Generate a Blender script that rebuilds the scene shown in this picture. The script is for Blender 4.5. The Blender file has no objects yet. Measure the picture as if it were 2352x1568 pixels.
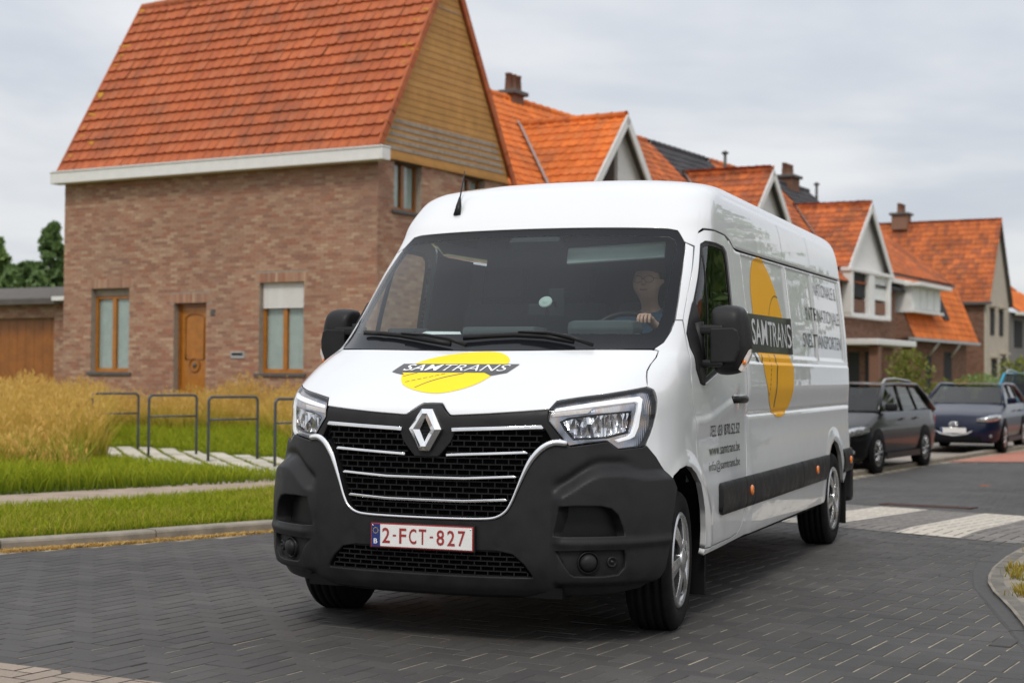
import bpy, bmesh, math, random
import numpy as np
from mathutils import Vector, Matrix
from mathutils.geometry import delaunay_2d_cdt

SC = bpy.context.scene
COL = SC.collection
random.seed(7)
RNG = np.random.default_rng(11)
R = math.radians

# ------------------------------------------------------------------ camera
CAM_H = 1.252
PITCH, ROLL = 0.02136, -0.0073
cam_d = bpy.data.cameras.new('camera')
cam_d.sensor_width = 36.0
cam_d.lens = 3600.3 / 2352.0 * 36.0
cam_d.clip_start = 0.1
cam_d.clip_end = 4000
cam = bpy.data.objects.new('camera', cam_d)
COL.objects.link(cam)
cx, sx, cy, sy = math.cos(PITCH), math.sin(PITCH), math.cos(ROLL), math.sin(ROLL)
_Rx = np.array([[1, 0, 0], [0, cx, -sx], [0, sx, cx]])
_Ry = np.array([[cy, 0, sy], [0, 1, 0], [-sy, 0, cy]])
_Rm = _Rx @ _Ry
M = Matrix.Identity(4)
for i in range(3):
    M[i][0] = _Rm[i, 0]
    M[i][1] = _Rm[i, 2]
    M[i][2] = -_Rm[i, 1]
M[2][3] = CAM_H
cam.matrix_world = M
cam_d.dof.use_dof = True
cam_d.dof.focus_distance = 7.7
cam_d.dof.aperture_fstop = 3.2
SC.camera = cam

# ------------------------------------------------------------------ world: overcast sky
SUN_EL, SUN_AZ = R(50), R(190)          # azimuth measured clockwise from +Y (where the sun stands)
world = bpy.data.worlds.new('World')
SC.world = world
world.use_nodes = True
nt = world.node_tree
nt.nodes.clear()
N = nt.nodes.new
L = nt.links.new
wout = N('ShaderNodeOutputWorld')
sky = N('ShaderNodeTexSky')
sky.sky_type = 'NISHITA'
sky.sun_disc = False
sky.sun_elevation = SUN_EL
sky.sun_rotation = SUN_AZ
bg1 = N('ShaderNodeBackground')
bg1.inputs['Strength'].default_value = 0.10
L(sky.outputs[0], bg1.inputs['Color'])
tc = N('ShaderNodeTexCoord')
sep = N('ShaderNodeSeparateXYZ')
L(tc.outputs['Generated'], sep.inputs[0])
def wmath(op, a, b=None, c=None):
    n = N('ShaderNodeMath'); n.operation = op
    for i, x in enumerate((a, b, c)):
        if x is None: continue
        if isinstance(x, (int, float)): n.inputs[i].default_value = x
        else: L(x, n.inputs[i])
    return n.outputs[0]
zc = wmath('MAXIMUM', sep.outputs['Z'], 0.0)
den = wmath('ADD', zc, 0.16)
px = wmath('DIVIDE', sep.outputs['X'], den)
py = wmath('DIVIDE', sep.outputs['Y'], den)
cmb = N('ShaderNodeCombineXYZ')
L(px, cmb.inputs[0]); L(py, cmb.inputs[1])
n1 = N('ShaderNodeTexNoise'); n1.inputs['Scale'].default_value = 0.8; n1.inputs['Detail'].default_value = 6; n1.inputs['Roughness'].default_value = 0.5
n1.inputs['Distortion'].default_value = 0.4
L(cmb.outputs[0], n1.inputs['Vector'])
n2 = N('ShaderNodeTexNoise'); n2.inputs['Scale'].default_value = 1.7; n2.inputs['Detail'].default_value = 5
L(cmb.outputs[0], n2.inputs['Vector'])
mixn = wmath('ADD', wmath('MULTIPLY', n1.outputs[0], 0.7), wmath('MULTIPLY', n2.outputs[0], 0.3))
ramp = N('ShaderNodeValToRGB')
ramp.color_ramp.interpolation = 'EASE'
ramp.color_ramp.elements[0].position = 0.38
ramp.color_ramp.elements[0].color = (0.57, 0.605, 0.665, 1)
ramp.color_ramp.elements[1].position = 0.60
ramp.color_ramp.elements[1].color = (0.80, 0.81, 0.825, 1)
L(mixn, ramp.inputs[0])
# an overcast sky brightens smoothly from the horizon to the zenith
grad = wmath('MULTIPLY_ADD', zc, 0.75, 0.97)
bg2 = N('ShaderNodeBackground')
L(ramp.outputs[0], bg2.inputs['Color'])
L(grad, bg2.inputs['Strength'])
mxs = N('ShaderNodeMixShader')
mxs.inputs[0].default_value = 0.92
L(bg1.outputs[0], mxs.inputs[1]); L(bg2.outputs[0], mxs.inputs[2])
L(mxs.outputs[0], wout.inputs['Surface'])

# ------------------------------------------------------------------ sun through thin cloud
sun_d = bpy.data.lights.new('sun', 'SUN')
sun_d.energy = 1.5
sun_d.angle = R(12)
sun_d.color = (1.0, 0.95, 0.87)
sun = bpy.data.objects.new('sun', sun_d)
COL.objects.link(sun)
_sd = Vector((math.sin(SUN_AZ) * math.cos(SUN_EL), math.cos(SUN_AZ) * math.cos(SUN_EL), math.sin(SUN_EL)))
sun.rotation_euler = _sd.to_track_quat('Z', 'Y').to_euler()
sun.location = (0, 0, 40)

SC.view_settings.view_transform = 'Standard'
SC.view_settings.look = 'None'
SC.view_settings.gamma = 1
SC.view_settings.use_curve_mapping = False
SC.view_settings.exposure = 0.0
SC.render.engine = 'CYCLES'
SC.cycles.use_denoising = True
SC.cycles.max_bounces = 8
SC.cycles.transparent_max_bounces = 16
SC.cycles.sample_clamp_indirect = 6
SC.cycles.caustics_reflective = False
SC.cycles.caustics_refractive = False

# ------------------------------------------------------------------ helpers: objects
def tag(o, label=None, cat=None, group=None, kind=None):
    if label: o['label'] = label
    if cat: o['category'] = cat
    if group: o['group'] = group
    if kind: o['kind'] = kind
    return o
def empty(name, loc=(0, 0, 0), rz=0.0, parent=None):
    o = bpy.data.objects.new(name, None)
    o.empty_display_size = 0.2
    COL.objects.link(o)
    o.location = loc
    o.rotation_euler = (0, 0, rz)
    if parent: o.parent = parent
    return o
def link(name, me, mat=None, parent=None, loc=None, rot=None):
    o = bpy.data.objects.new(name, me)
    COL.objects.link(o)
    if mat is not None and not me.materials:
        for mm in (mat if isinstance(mat, (list, tuple)) else [mat]): me.materials.append(mm)
    if parent: o.parent = parent
    if loc is not None: o.location = loc
    if rot is not None: o.rotation_euler = rot
    return o
def copy_tree(o, parent=None):
    c = o.copy(); COL.objects.link(c); c.parent = parent
    for ch in list(o.children): copy_tree(ch, c)
    return c
def mesh_py(name, verts, faces, smooth=False):
    me = bpy.data.meshes.new(name)
    me.from_pydata([tuple(map(float, v)) for v in verts], [], [tuple(f) for f in faces])
    if smooth: me.polygons.foreach_set('use_smooth', [True] * len(me.polygons))
    me.update()
    return me
def mesh_np(name, V, F, smooth=False):
    """V (n,3), F (m,k) arrays, all faces with k corners"""
    V = np.asarray(V, np.float32); F = np.asarray(F, np.int32)
    me = bpy.data.meshes.new(name)
    k = F.shape[1]
    me.vertices.add(len(V)); me.vertices.foreach_set('co', V.ravel())
    me.loops.add(F.size); me.loops.foreach_set('vertex_index', F.ravel())
    me.polygons.add(len(F))
    me.polygons.foreach_set('loop_start', np.arange(0, F.size, k, dtype=np.int32))
    me.polygons.foreach_set('use_smooth', np.full(len(F), smooth))
    me.update(calc_edges=True); me.validate()
    return me

class MB:
    """collects simple shapes into one mesh"""
    def __init__(s): s.v = []; s.f = []; s.sm = []
    def add(s, V, F, smooth=False, mat=None):
        b = len(s.v)
        for p in V:
            s.v.append(tuple(mat @ Vector(p)) if mat is not None else tuple(p))
        for f in F: s.f.append([b + i for i in f]); s.sm.append(smooth)
        return s
    def box(s, c, d, mat=None, rz=0.0):
        x, y, z = d[0] / 2, d[1] / 2, d[2] / 2
        ca, sa = math.cos(rz), math.sin(rz)
        V = []
        for i in (-1, 1):
            for j in (-1, 1):
                for k in (-1, 1):
                    X, Y = i * x, j * y
                    V.append((c[0] + X * ca - Y * sa, c[1] + X * sa + Y * ca, c[2] + k * z))
        F = [(0, 1, 3, 2), (4, 6, 7, 5), (0, 4, 5, 1), (2, 3, 7, 6), (0, 2, 6, 4), (1, 5, 7, 3)]
        return s.add(V, F, mat=mat)
    def bbox(s, c, d, b=0.01, mat=None):
        """chamfered box"""
        x, y, z = d[0] / 2, d[1] / 2, d[2] / 2
        bm = bmesh.new()
        bmesh.ops.create_cube(bm, size=1)
        for v in bm.verts: v.co = (v.co.x * d[0], v.co.y * d[1], v.co.z * d[2])
        bmesh.ops.bevel(bm, geom=bm.edges[:], offset=min(b, min(d) * .45), segments=2, profile=.6, affect='EDGES')
        bm.verts.index_update()
        V = [(v.co.x + c[0], v.co.y + c[1], v.co.z + c[2]) for v in bm.verts]
        F = [[v.index for v in f.verts] for f in bm.faces]
        bm.free()
        return s.add(V, F, mat=mat)
    def tube(s, pts, r, n=10, closed=False, caps=True, mat=None, flat=1.0):
        pts = [Vector(p) for p in pts]
        m = len(pts)
        rr = r if isinstance(r, (list, tuple)) else [r] * m
        V = []
        up = None
        for i, p in enumerate(pts):
            if closed: t = pts[(i + 1) % m] - pts[i - 1]
            else: t = pts[min(i + 1, m - 1)] - pts[max(i - 1, 0)]
            t.normalize()
            if up is None:
                up = Vector((0, 0, 1)) if abs(t.z) < .9 else Vector((1, 0, 0))
            a = t.cross(up); a.normalize()
            b = a.cross(t); b.normalize()
            up = b
            for k in range(n):
                w = 2 * math.pi * k / n
                V.append(p + a * (rr[i] * math.cos(w)) + b * (rr[i] * math.sin(w) * flat))
        F = []
        for i in range(m if closed else m - 1):
            for k in range(n):
                j = (i + 1) % m
                F.append((i * n + k, i * n + (k + 1) % n, j * n + (k + 1) % n, j * n + k))
        if caps and not closed:
            F.append(tuple(range(n - 1, -1, -1)))
            F.append(tuple(range((m - 1) * n, m * n)))
        return s.add(V, F, smooth=True, mat=mat)
    def lathe(s, prof, n=32, axis='Z', mat=None, smooth=True, close=True):
        """prof: (r, h) pairs revolved about an axis"""
        V = []
        for r, h in prof:
            for k in range(n):
                w = 2 * math.pi * k / n
                c, q = r * math.cos(w), r * math.sin(w)
                V.append((c, q, h) if axis == 'Z' else (h, c, q) if axis == 'X' else (q, h, c))
        F = []
        m = len(prof)
        for i in range(m - 1):
            for k in range(n):
                F.append((i * n + k, i * n + (k + 1) % n, (i + 1) * n + (k + 1) % n, (i + 1) * n + k))
        if close:
            if prof[0][0] > 1e-6: F.append(tuple(range(n - 1, -1, -1)))
            if prof[-1][0] > 1e-6: F.append(tuple(range((m - 1) * n, m * n)))
        return s.add(V, F, smooth=smooth, mat=mat)
    def prism(s, poly, a, b, axis='Y', mat=None):
        """poly of 2-D points extruded between a and b along an axis"""
        n = len(poly)
        def P(q, h):
            return (q[0], h, q[1]) if axis == 'Y' else (h, q[0], q[1]) if axis == 'X' else (q[0], q[1], h)
        V = [P(q, a) for q in poly] + [P(q, b) for q in poly]
        F = [tuple(range(n - 1, -1, -1)), tuple(range(n, 2 * n))]
        for i in range(n): F.append((i, (i + 1) % n, n + (i + 1) % n, n + i))
        return s.add(V, F, mat=mat)
    def ball(s, c, d, n=16, m=10, mat=None):
        V = []; F = []
        for i in range(m + 1):
            t = math.pi * i / m
            for k in range(n):
                w = 2 * math.pi * k / n
                V.append((c[0] + d[0] * math.sin(t) * math.cos(w), c[1] + d[1] * math.sin(t) * math.sin(w), c[2] + d[2] * math.cos(t)))
        for i in range(m):
            for k in range(n):
                F.append((i * n + k, (i + 1) * n + k, (i + 1) * n + (k + 1) % n, i * n + (k + 1) % n))
        return s.add(V, F, smooth=True, mat=mat)
    def mesh(s, name):
        me = bpy.data.meshes.new(name)
        me.from_pydata(s.v, [], s.f)
        me.polygons.foreach_set('use_smooth', s.sm)
        me.update()
        bm = bmesh.new(); bm.from_mesh(me)
        bmesh.ops.remove_doubles(bm, verts=bm.verts, dist=1e-6)
        bmesh.ops.recalc_face_normals(bm, faces=bm.faces)
        bm.to_mesh(me); bm.free()
        return me
    def build(s, name, mat, parent=None, bevel=0.0, loc=None, rot=None):
        o = link(name, s.mesh(name), mat, parent, loc, rot)
        if bevel:
            md = o.modifiers.new('bevel', 'BEVEL'); md.width = bevel; md.segments = 2; md.limit_method = 'ANGLE'; md.angle_limit = R(40)
        return o

# ------------------------------------------------------------------ helpers: materials
MATS = {}
def nmat(name):
    m = bpy.data.materials.new(name)
    m.use_nodes = True
    MATS[name] = m
    t = m.node_tree
    return m, t, t.nodes['Principled BSDF']
def srgb(r, g, b):
    f = lambda c: (c / 255 / 12.92) if c / 255 <= .04045 else ((c / 255 + .055) / 1.055) ** 2.4
    return (f(r), f(g), f(b), 1)
def simple(name, col, rough=.5, metal=0, spec=.5, coat=0, noise=0.0, nscale=8, bump=0.0, bscale=60, rvar=0.0):
    """plain procedural material with an optional mottle, fine relief and roughness wear"""
    m, t, p = nmat(name)
    p.inputs['Base Color'].default_value = col
    p.inputs['Roughness'].default_value = rough
    p.inputs['Metallic'].default_value = metal
    p.inputs['Specular IOR Level'].default_value = spec
    p.inputs['Coat Weight'].default_value = coat
    p.inputs['Coat Roughness'].default_value = .03
    tcn = t.nodes.new('ShaderNodeTexCoord')
    if noise or rvar:
        n = t.nodes.new('ShaderNodeTexNoise'); n.inputs['Scale'].default_value = nscale; n.inputs['Detail'].default_value = 5; n.inputs['Roughness'].default_value = .6
        t.links.new(tcn.outputs['Object'], n.inputs['Vector'])
        if noise:
            mx = t.nodes.new('ShaderNodeMix'); mx.data_type = 'RGBA'
            mx.inputs['A'].default_value = tuple(max(0, c * (1 - noise)) for c in col[:3]) + (1,)
            mx.inputs['B'].default_value = tuple(min(1, c * (1 + noise)) for c in col[:3]) + (1,)
            mr = t.nodes.new('ShaderNodeMapRange'); mr.inputs['From Min'].default_value = .3; mr.inputs['From Max'].default_value = .7
            t.links.new(n.outputs[0], mr.inputs[0]); t.links.new(mr.outputs[0], mx.inputs['Factor'])
            t.links.new(mx.outputs['Result'], p.inputs['Base Color'])
        if rvar:
            mr = t.nodes.new('ShaderNodeMapRange'); mr.inputs['From Min'].default_value = .3; mr.inputs['From Max'].default_value = .7
            mr.inputs['To Min'].default_value = max(0, rough - rvar); mr.inputs['To Max'].default_value = min(1, rough + rvar)
            t.links.new(n.outputs[0], mr.inputs[0]); t.links.new(mr.outputs[0], p.inputs['Roughness'])
    if bump:
        n = t.nodes.new('ShaderNodeTexNoise'); n.inputs['Scale'].default_value = bscale; n.inputs['Detail'].default_value = 3
        t.links.new(tcn.outputs['Object'], n.inputs['Vector'])
        b = t.nodes.new('ShaderNodeBump'); b.inputs['Strength'].default_value = bump; b.inputs['Distance'].default_value = .004
        t.links.new(n.outputs[0], b.inputs['Height']); t.links.new(b.outputs[0], p.inputs['Normal'])
    return m
def varied(name, cols, rough=.8, nscale=25, namt=.18, bump=.35, bscale=70, big=0.0, bigscale=.6, spec=.3, stain=None):
    """each loose piece (mesh island, object copy) takes its own colour from a list"""
    m, t, p = nmat(name)
    p.inputs['Roughness'].default_value = rough
    p.inputs['Specular IOR Level'].default_value = spec
    nn = t.nodes.new; ln = t.links.new
    g = nn('ShaderNodeNewGeometry'); oi = nn('ShaderNodeObjectInfo'); tcn = nn('ShaderNodeTexCoord')
    ad = nn('ShaderNodeMath'); ad.operation = 'ADD'
    ln(g.outputs['Random Per Island'], ad.inputs[0]); ln(oi.outputs['Random'], ad.inputs[1])
    fr = nn('ShaderNodeMath'); fr.operation = 'FRACT'; ln(ad.outputs[0], fr.inputs[0])
    rp = nn('ShaderNodeValToRGB'); rp.color_ramp.interpolation = 'CONSTANT'
    el = rp.color_ramp.elements
    while len(el) < len(cols): el.new(0.5)
    for i, c in enumerate(cols):
        el[i].position = i / len(cols); el[i].color = c
    ln(fr.outputs[0], rp.inputs[0])
    n = nn('ShaderNodeTexNoise'); n.inputs['Scale'].default_value = nscale; n.inputs['Detail'].default_value = 6; n.inputs['Roughness'].default_value = .65
    ln(g.outputs['Position'], n.inputs['Vector'])
    mr = nn('ShaderNodeMapRange'); mr.inputs['From Min'].default_value = .25; mr.inputs['From Max'].default_value = .75
    mr.inputs['To Min'].default_value = 1 - namt; mr.inputs['To Max'].default_value = 1 + namt
    ln(n.outputs[0], mr.inputs[0])
    hv = nn('ShaderNodeHueSaturation'); ln(rp.outputs[0], hv.inputs['Color'])
    val = mr.outputs[0]
    if big:
        n2 = nn('ShaderNodeTexNoise'); n2.inputs['Scale'].default_value = bigscale; n2.inputs['Detail'].default_value = 4
        ln(g.outputs['Position'], n2.inputs['Vector'])
        m2 = nn('ShaderNodeMapRange'); m2.inputs['From Min'].default_value = .3; m2.inputs['From Max'].default_value = .7
        m2.inputs['To Min'].default_value = 1 - big; m2.inputs['To Max'].default_value = 1 + big
        ln(n2.outputs[0], m2.inputs[0])
        mu = nn('ShaderNodeMath'); mu.operation = 'MULTIPLY'; ln(val, mu.inputs[0]); ln(m2.outputs[0], mu.inputs[1]); val = mu.outputs[0]
    ln(val, hv.inputs['Value'])
    colour = hv.outputs[0]
    if stain:
        # streaks of soot and moss running with the weather
        sc_, amt, scol = stain
        mp = nn('ShaderNodeMapping'); mp.inputs['Scale'].default_value = sc_
        ln(g.outputs['Position'], mp.inputs[0])
        n4 = nn('ShaderNodeTexNoise'); n4.inputs['Scale'].default_value = 1; n4.inputs['Detail'].default_value = 5; n4.inputs['Roughness'].default_value = .65
        ln(mp.outputs[0], n4.inputs['Vector'])
        m4 = nn('ShaderNodeMapRange'); m4.inputs['From Min'].default_value = .50; m4.inputs['From Max'].default_value = .72; m4.inputs['To Max'].default_value = amt
        ln(n4.outputs[0], m4.inputs[0])
        mx4 = nn('ShaderNodeMix'); mx4.data_type = 'RGBA'; mx4.inputs['B'].default_value = scol
        ln(m4.outputs[0], mx4.inputs['Factor']); ln(colour, mx4.inputs['A']); colour = mx4.outputs['Result']
    ln(colour, p.inputs['Base Color'])
    if bump:
        n3 = nn('ShaderNodeTexNoise'); n3.inputs['Scale'].default_value = bscale; n3.inputs['Detail'].default_value = 4
        ln(g.outputs['Position'], n3.inputs['Vector'])
        b = nn('ShaderNodeBump'); b.inputs['Strength'].default_value = bump; b.inputs['Distance'].default_value = .005
        ln(n3.outputs[0], b.inputs['Height']); ln(b.outputs[0], p.inputs['Normal'])
    return m
def glass(name, tint=(.75, .82, .80), ior=1.45, rough=.0, refl=1.0, film=0.0):
    """thin window pane: mirror reflection by Fresnel over a tinted see-through film"""
    m = bpy.data.materials.new(name); m.use_nodes = True; MATS[name] = m
    t = m.node_tree; t.nodes.clear()
    o = t.nodes.new('ShaderNodeOutputMaterial')
    tr = t.nodes.new('ShaderNodeBsdfTransparent'); tr.inputs[0].default_value = (*tint, 1)
    gl = t.nodes.new('ShaderNodeBsdfGlossy'); gl.inputs['Roughness'].default_value = rough; gl.inputs[0].default_value = (refl, refl, refl, 1)
    fr = t.nodes.new('ShaderNodeFresnel')
    # a thin pane reflects alike from both sides
    gg = t.nodes.new('ShaderNodeNewGeometry'); mr_ = t.nodes.new('ShaderNodeMapRange')
    mr_.inputs['To Min'].default_value = ior; mr_.inputs['To Max'].default_value = 1 / ior
    t.links.new(gg.outputs['Backfacing'], mr_.inputs[0]); t.links.new(mr_.outputs[0], fr.inputs[0])
    mx = t.nodes.new('ShaderNodeMixShader')
    t.links.new(fr.outputs[0], mx.inputs[0]); t.links.new(gl.outputs[0], mx.inputs[2])
    base = tr.outputs[0]
    if film:
        df = t.nodes.new('ShaderNodeBsdfDiffuse'); df.inputs[0].default_value = (.6, .65, .65, 1)
        m2 = t.nodes.new('ShaderNodeMixShader'); m2.inputs[0].default_value = film
        t.links.new(base, m2.inputs[1]); t.links.new(df.outputs[0], m2.inputs[2]); base = m2.outputs[0]
    t.links.new(base, mx.inputs[1])
    t.links.new(mx.outputs[0], o.inputs[0])
    return m
# ------------------------------------------------------------------ materials
M_PLASTIC = simple('dark_plastic', (.0165, .0160, .0172, 1), rough=.50, spec=.26, noise=.28, nscale=9, bump=.12, bscale=420, rvar=.14)
M_BLACK = simple('black_plastic', (.010, .010, .011, 1), rough=.4, spec=.25, noise=.1, nscale=20)
M_DEEP = simple('deep_black', (.004, .004, .0045, 1), rough=.8, spec=.2)
M_FRIT = simple('frit_black', (.009, .010, .012, 1), rough=.10, spec=.22, noise=.05)
def _paint():
    m = simple('white_paint', (.74, .75, .76, 1), rough=.34, coat=1.0, spec=.5)
    t = m.node_tree; p = t.nodes['Principled BSDF']; p.inputs['Coat Roughness'].default_value = .03
    tcn = t.nodes.new('ShaderNodeTexCoord'); sp = t.nodes.new('ShaderNodeSeparateXYZ'); t.links.new(tcn.outputs['Object'], sp.inputs[0])
    # road film: patchy dust splashed on the lower flanks
    n = t.nodes.new('ShaderNodeTexNoise'); n.inputs['Scale'].default_value = 7; n.inputs['Detail'].default_value = 7; n.inputs['Roughness'].default_value = .65
    t.links.new(tcn.outputs['Object'], n.inputs['Vector'])
    mr = t.nodes.new('ShaderNodeMapRange'); mr.inputs['From Min'].default_value = .95; mr.inputs['From Max'].default_value = .30; mr.inputs['To Max'].default_value = .42
    t.links.new(sp.outputs['Z'], mr.inputs[0])
    mu = t.nodes.new('ShaderNodeMath'); mu.operation = 'MULTIPLY'; t.links.new(mr.outputs[0], mu.inputs[0]); t.links.new(n.outputs[0], mu.inputs[1])
    mx = t.nodes.new('ShaderNodeMix'); mx.data_type = 'RGBA'; mx.inputs['A'].default_value = (.74, .75, .76, 1); mx.inputs['B'].default_value = (.36, .32, .27, 1)
    t.links.new(mu.outputs[0], mx.inputs['Factor']); t.links.new(mx.outputs['Result'], p.inputs['Base Color'])
    # slight waviness of the sheet metal
    w = t.nodes.new('ShaderNodeTexNoise'); w.inputs['Scale'].default_value = 2.2; w.inputs['Detail'].default_value = 2
    t.links.new(tcn.outputs['Object'], w.inputs['Vector'])
    b = t.nodes.new('ShaderNodeBump'); b.inputs['Strength'].default_value = .22; b.inputs['Distance'].default_value = .012
    t.links.new(w.outputs[0], b.inputs['Height']); t.links.new(b.outputs[0], p.inputs['Normal']); t.links.new(b.outputs[0], p.inputs['Coat Normal'])
    return m
M_CHROME = simple('chrome', (.86, .86, .86, 1), rough=.10, metal=1.0, noise=.04, nscale=30, rvar=.04)
M_ALLOY = simple('hubcap_silver', (.52, .52, .53, 1), rough=.30, metal=.85, noise=.12, nscale=22, rvar=.08)
M_WHITE = _paint()
M_ZSEAM = simple('seam_line_grey', (.42, .43, .44, 1), .5, noise=.1)
M_TYRE = simple('tyre_rubber', (.013, .012, .012, 1), rough=.8, spec=.15, noise=.35, nscale=14, bump=.1, bscale=160)
M_YEL = simple('yellow_vinyl', (.95, .69, .0, 1), rough=.5, spec=.25, coat=.12, noise=.02)
M_AMB_V = simple('amber_vinyl', (.82, .40, .006, 1), rough=.5, spec=.3, coat=.1, noise=.02)
M_GREYV = simple('charcoal_vinyl', (.035, .034, .035, 1), rough=.4, coat=.5, noise=.04)
M_SILV = simple('silver_lettering', (.62, .62, .64, 1), rough=.35, noise=.03)
M_WLET = simple('white_lettering', (.85, .85, .86, 1), rough=.4, noise=.02)
M_PLATE = simple('plate_white', (.80, .79, .77, 1), rough=.35, noise=.03, nscale=20)
M_PRED = simple('plate_red', (.32, .03, .028, 1), rough=.4, noise=.05)
M_PBLUE = simple('plate_blue', (.012, .03, .17, 1), rough=.4, noise=.05)
M_PYEL = simple('plate_star', (.75, .55, .03, 1), rough=.4, noise=.05)
M_AMBER = simple('amber_lens', (.85, .20, .008, 1), rough=.12, coat=1.0, noise=.1, nscale=60)
M_LAMPW = simple('clear_ribbed_lens', (.62, .56, .52, 1), rough=.12, coat=1.0, noise=.15, nscale=60)
M_INT = simple('cab_trim', (.055, .066, .069, 1), rough=.85, noise=.10, nscale=6)
M_INTL = simple('cab_trim_light', (.22, .27, .28, 1), rough=.8, noise=.06)
M_SEAT = simple('seat_cloth', (.03, .03, .034, 1), rough=.95, noise=.2, nscale=60)
M_SKIN = simple('skin', (.52, .30, .22, 1), rough=.55, noise=.08, nscale=12)
M_HAIR = simple('hair', (.025, .018, .014, 1), rough=.7, noise=.3, nscale=60)
M_SHIRT = simple('denim_shirt', (.075, .14, .21, 1), rough=.9, noise=.15, nscale=30)
def _bezel():
    m, t, p = nmat('lamp_bezel')
    p.inputs['Metallic'].default_value = .9; p.inputs['Roughness'].default_value = .22
    tcn = t.nodes.new('ShaderNodeTexCoord'); n = t.nodes.new('ShaderNodeTexNoise'); n.inputs['Scale'].default_value = 9; n.inputs['Detail'].default_value = 2
    t.links.new(tcn.outputs['Object'], n.inputs['Vector'])
    r_ = t.nodes.new('ShaderNodeValToRGB'); e = r_.color_ramp.elements
    e[0].position = .35; e[0].color = (.22, .23, .26, 1); e[1].position = .65; e[1].color = (.62, .60, .60, 1)
    for q, c in ((.45, (.38, .40, .47, 1)), (.55, (.52, .43, .38, 1))): e.new(q).color = c
    t.links.new(n.outputs[0], r_.inputs[0]); t.links.new(r_.outputs[0], p.inputs['Base Color'])
    w = t.nodes.new('ShaderNodeTexWave'); w.inputs['Scale'].default_value = 55; t.links.new(tcn.outputs['Object'], w.inputs['Vector'])
    b = t.nodes.new('ShaderNodeBump'); b.inputs['Strength'].default_value = .25; b.inputs['Distance'].default_value = .004
    t.links.new(w.outputs[1], b.inputs['Height']); t.links.new(b.outputs[0], p.inputs['Normal'])
    return m
M_BEZEL = _bezel()
M_LENSBOX = simple('lamp_housing', (.03, .031, .034, 1), rough=.25, noise=.15)
M_VISOR = simple('visor_pale', (.34, .40, .37, 1), rough=.85, noise=.05)
M_WS = glass('windscreen_glass', tint=(.82, .90, .89), ior=1.36, film=.004)
M_SG = glass('side_glass', tint=(.74, .80, .77), ior=1.5)
M_LENS = glass('lamp_lens', tint=(.93, .94, .95), ior=1.38)
def _refl_mat():
    m, t, p = nmat('lamp_reflector')
    p.inputs['Metallic'].default_value = 1; p.inputs['Roughness'].default_value = .08
    p.inputs['Base Color'].default_value = (.78, .78, .80, 1)
    tcn = t.nodes.new('ShaderNodeTexCoord')
    mp = t.nodes.new('ShaderNodeMapping'); mp.inputs['Scale'].default_value = (34, 34, 14)
    t.links.new(tcn.outputs['Object'], mp.inputs[0])
    v = t.nodes.new('ShaderNodeTexVoronoi'); v.inputs['Scale'].default_value = 1.0
    t.links.new(mp.outputs[0], v.inputs['Vector'])
    b = t.nodes.new('ShaderNodeBump'); b.inputs['Strength'].default_value = 1.0; b.inputs['Distance'].default_value = .05
    t.links.new(v.outputs['Distance'], b.inputs['Height']); t.links.new(b.outputs[0], p.inputs['Normal'])
    return m
M_REFL = _refl_mat()
def _drl():
    m, t, p = nmat('daytime_running_light')
    p.inputs['Base Color'].default_value = (.85, .86, .88, 1); p.inputs['Roughness'].default_value = .3
    p.inputs['Emission Color'].default_value = (1, 1, 1, 1); p.inputs['Emission Strength'].default_value = .35
    return m
M_DRL = _drl()
# ------------------------------------------------------------------ the delivery van
# local frame: x = to the van's left, y = to its rear (0 at the front axle), z = up
VAN_X, VAN_Y, VAN_TH = -0.0761, 8.1213, 0.3761
_K = np.array([  # height, nose position, where the corner meets the flank, half width, squareness
[0.16,-.70,-.04,.90,2.8],[0.22,-.79,-.02,.965,2.9],[0.29,-.855,0,1.015,2.9],[0.40,-.880,0,1.04,2.87],[0.60,-.885,0,1.045,2.85],
[0.80,-.880,0,1.035,2.75],[0.95,-.872,0,1.022,2.65],[1.04,-.862,.02,1.016,2.75],[1.08,-.846,.04,1.013,2.9],[1.12,-.80,.06,1.010,3.1],
[1.19,-.68,.12,1.005,3.4],[1.27,-.52,.22,1.0,3.4],[1.34,-.37,.35,.998,3.3],[1.385,-.285,.48,.994,3.2],[1.55,-.07,.62,.984,2.95],
[1.80,.255,.78,.956,3.2],[2.03,.56,.97,.928,3.7],[2.12,.64,1.02,.915,4.0],[2.20,.715,1.12,.900,4.0],[2.265,.785,1.22,.880,4.0],
[2.315,.87,1.35,.852,3.8],[2.355,1.0,1.6,.808,3.4],[2.39,1.18,2.0,.74,3.1],[2.418,1.45,2.5,.62,2.8],[2.436,1.75,2.9,.45,2.6],
[2.445,2.1,3.2,.25,2.4],[2.449,2.5,3.5,.08,2.2]])
def pchip(x, y):
    hh = np.diff(x); d = np.diff(y) / hh; m = np.zeros(len(x))
    for i in range(1, len(x) - 1):
        if d[i - 1] * d[i] > 0:
            w1 = 2 * hh[i] + hh[i - 1]; w2 = hh[i] + 2 * hh[i - 1]
            m[i] = (w1 + w2) / (w1 / d[i - 1] + w2 / d[i])
    m[0] = d[0]; m[-1] = d[-1]
    def f(t):
        t = np.clip(t, x[0], x[-1]); i = np.clip(np.searchsorted(x, t, side='right') - 1, 0, len(hh) - 1)
        s = (t - x[i]) / hh[i]
        return (2*s**3-3*s*s+1)*y[i]+(s**3-2*s*s+s)*hh[i]*m[i]+(-2*s**3+3*s*s)*y[i+1]+(s**3-s*s)*hh[i]*m[i+1]
    return f
V0, VS, WW, NN = [pchip(_K[:, 0], _K[:, i]) for i in (1, 2, 3, 4)]
VR = 5.17
def sstep(x, a, b):
    t = np.clip((x - a) / (b - a), 0, 1); return t * t * (3 - 2 * t)
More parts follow.
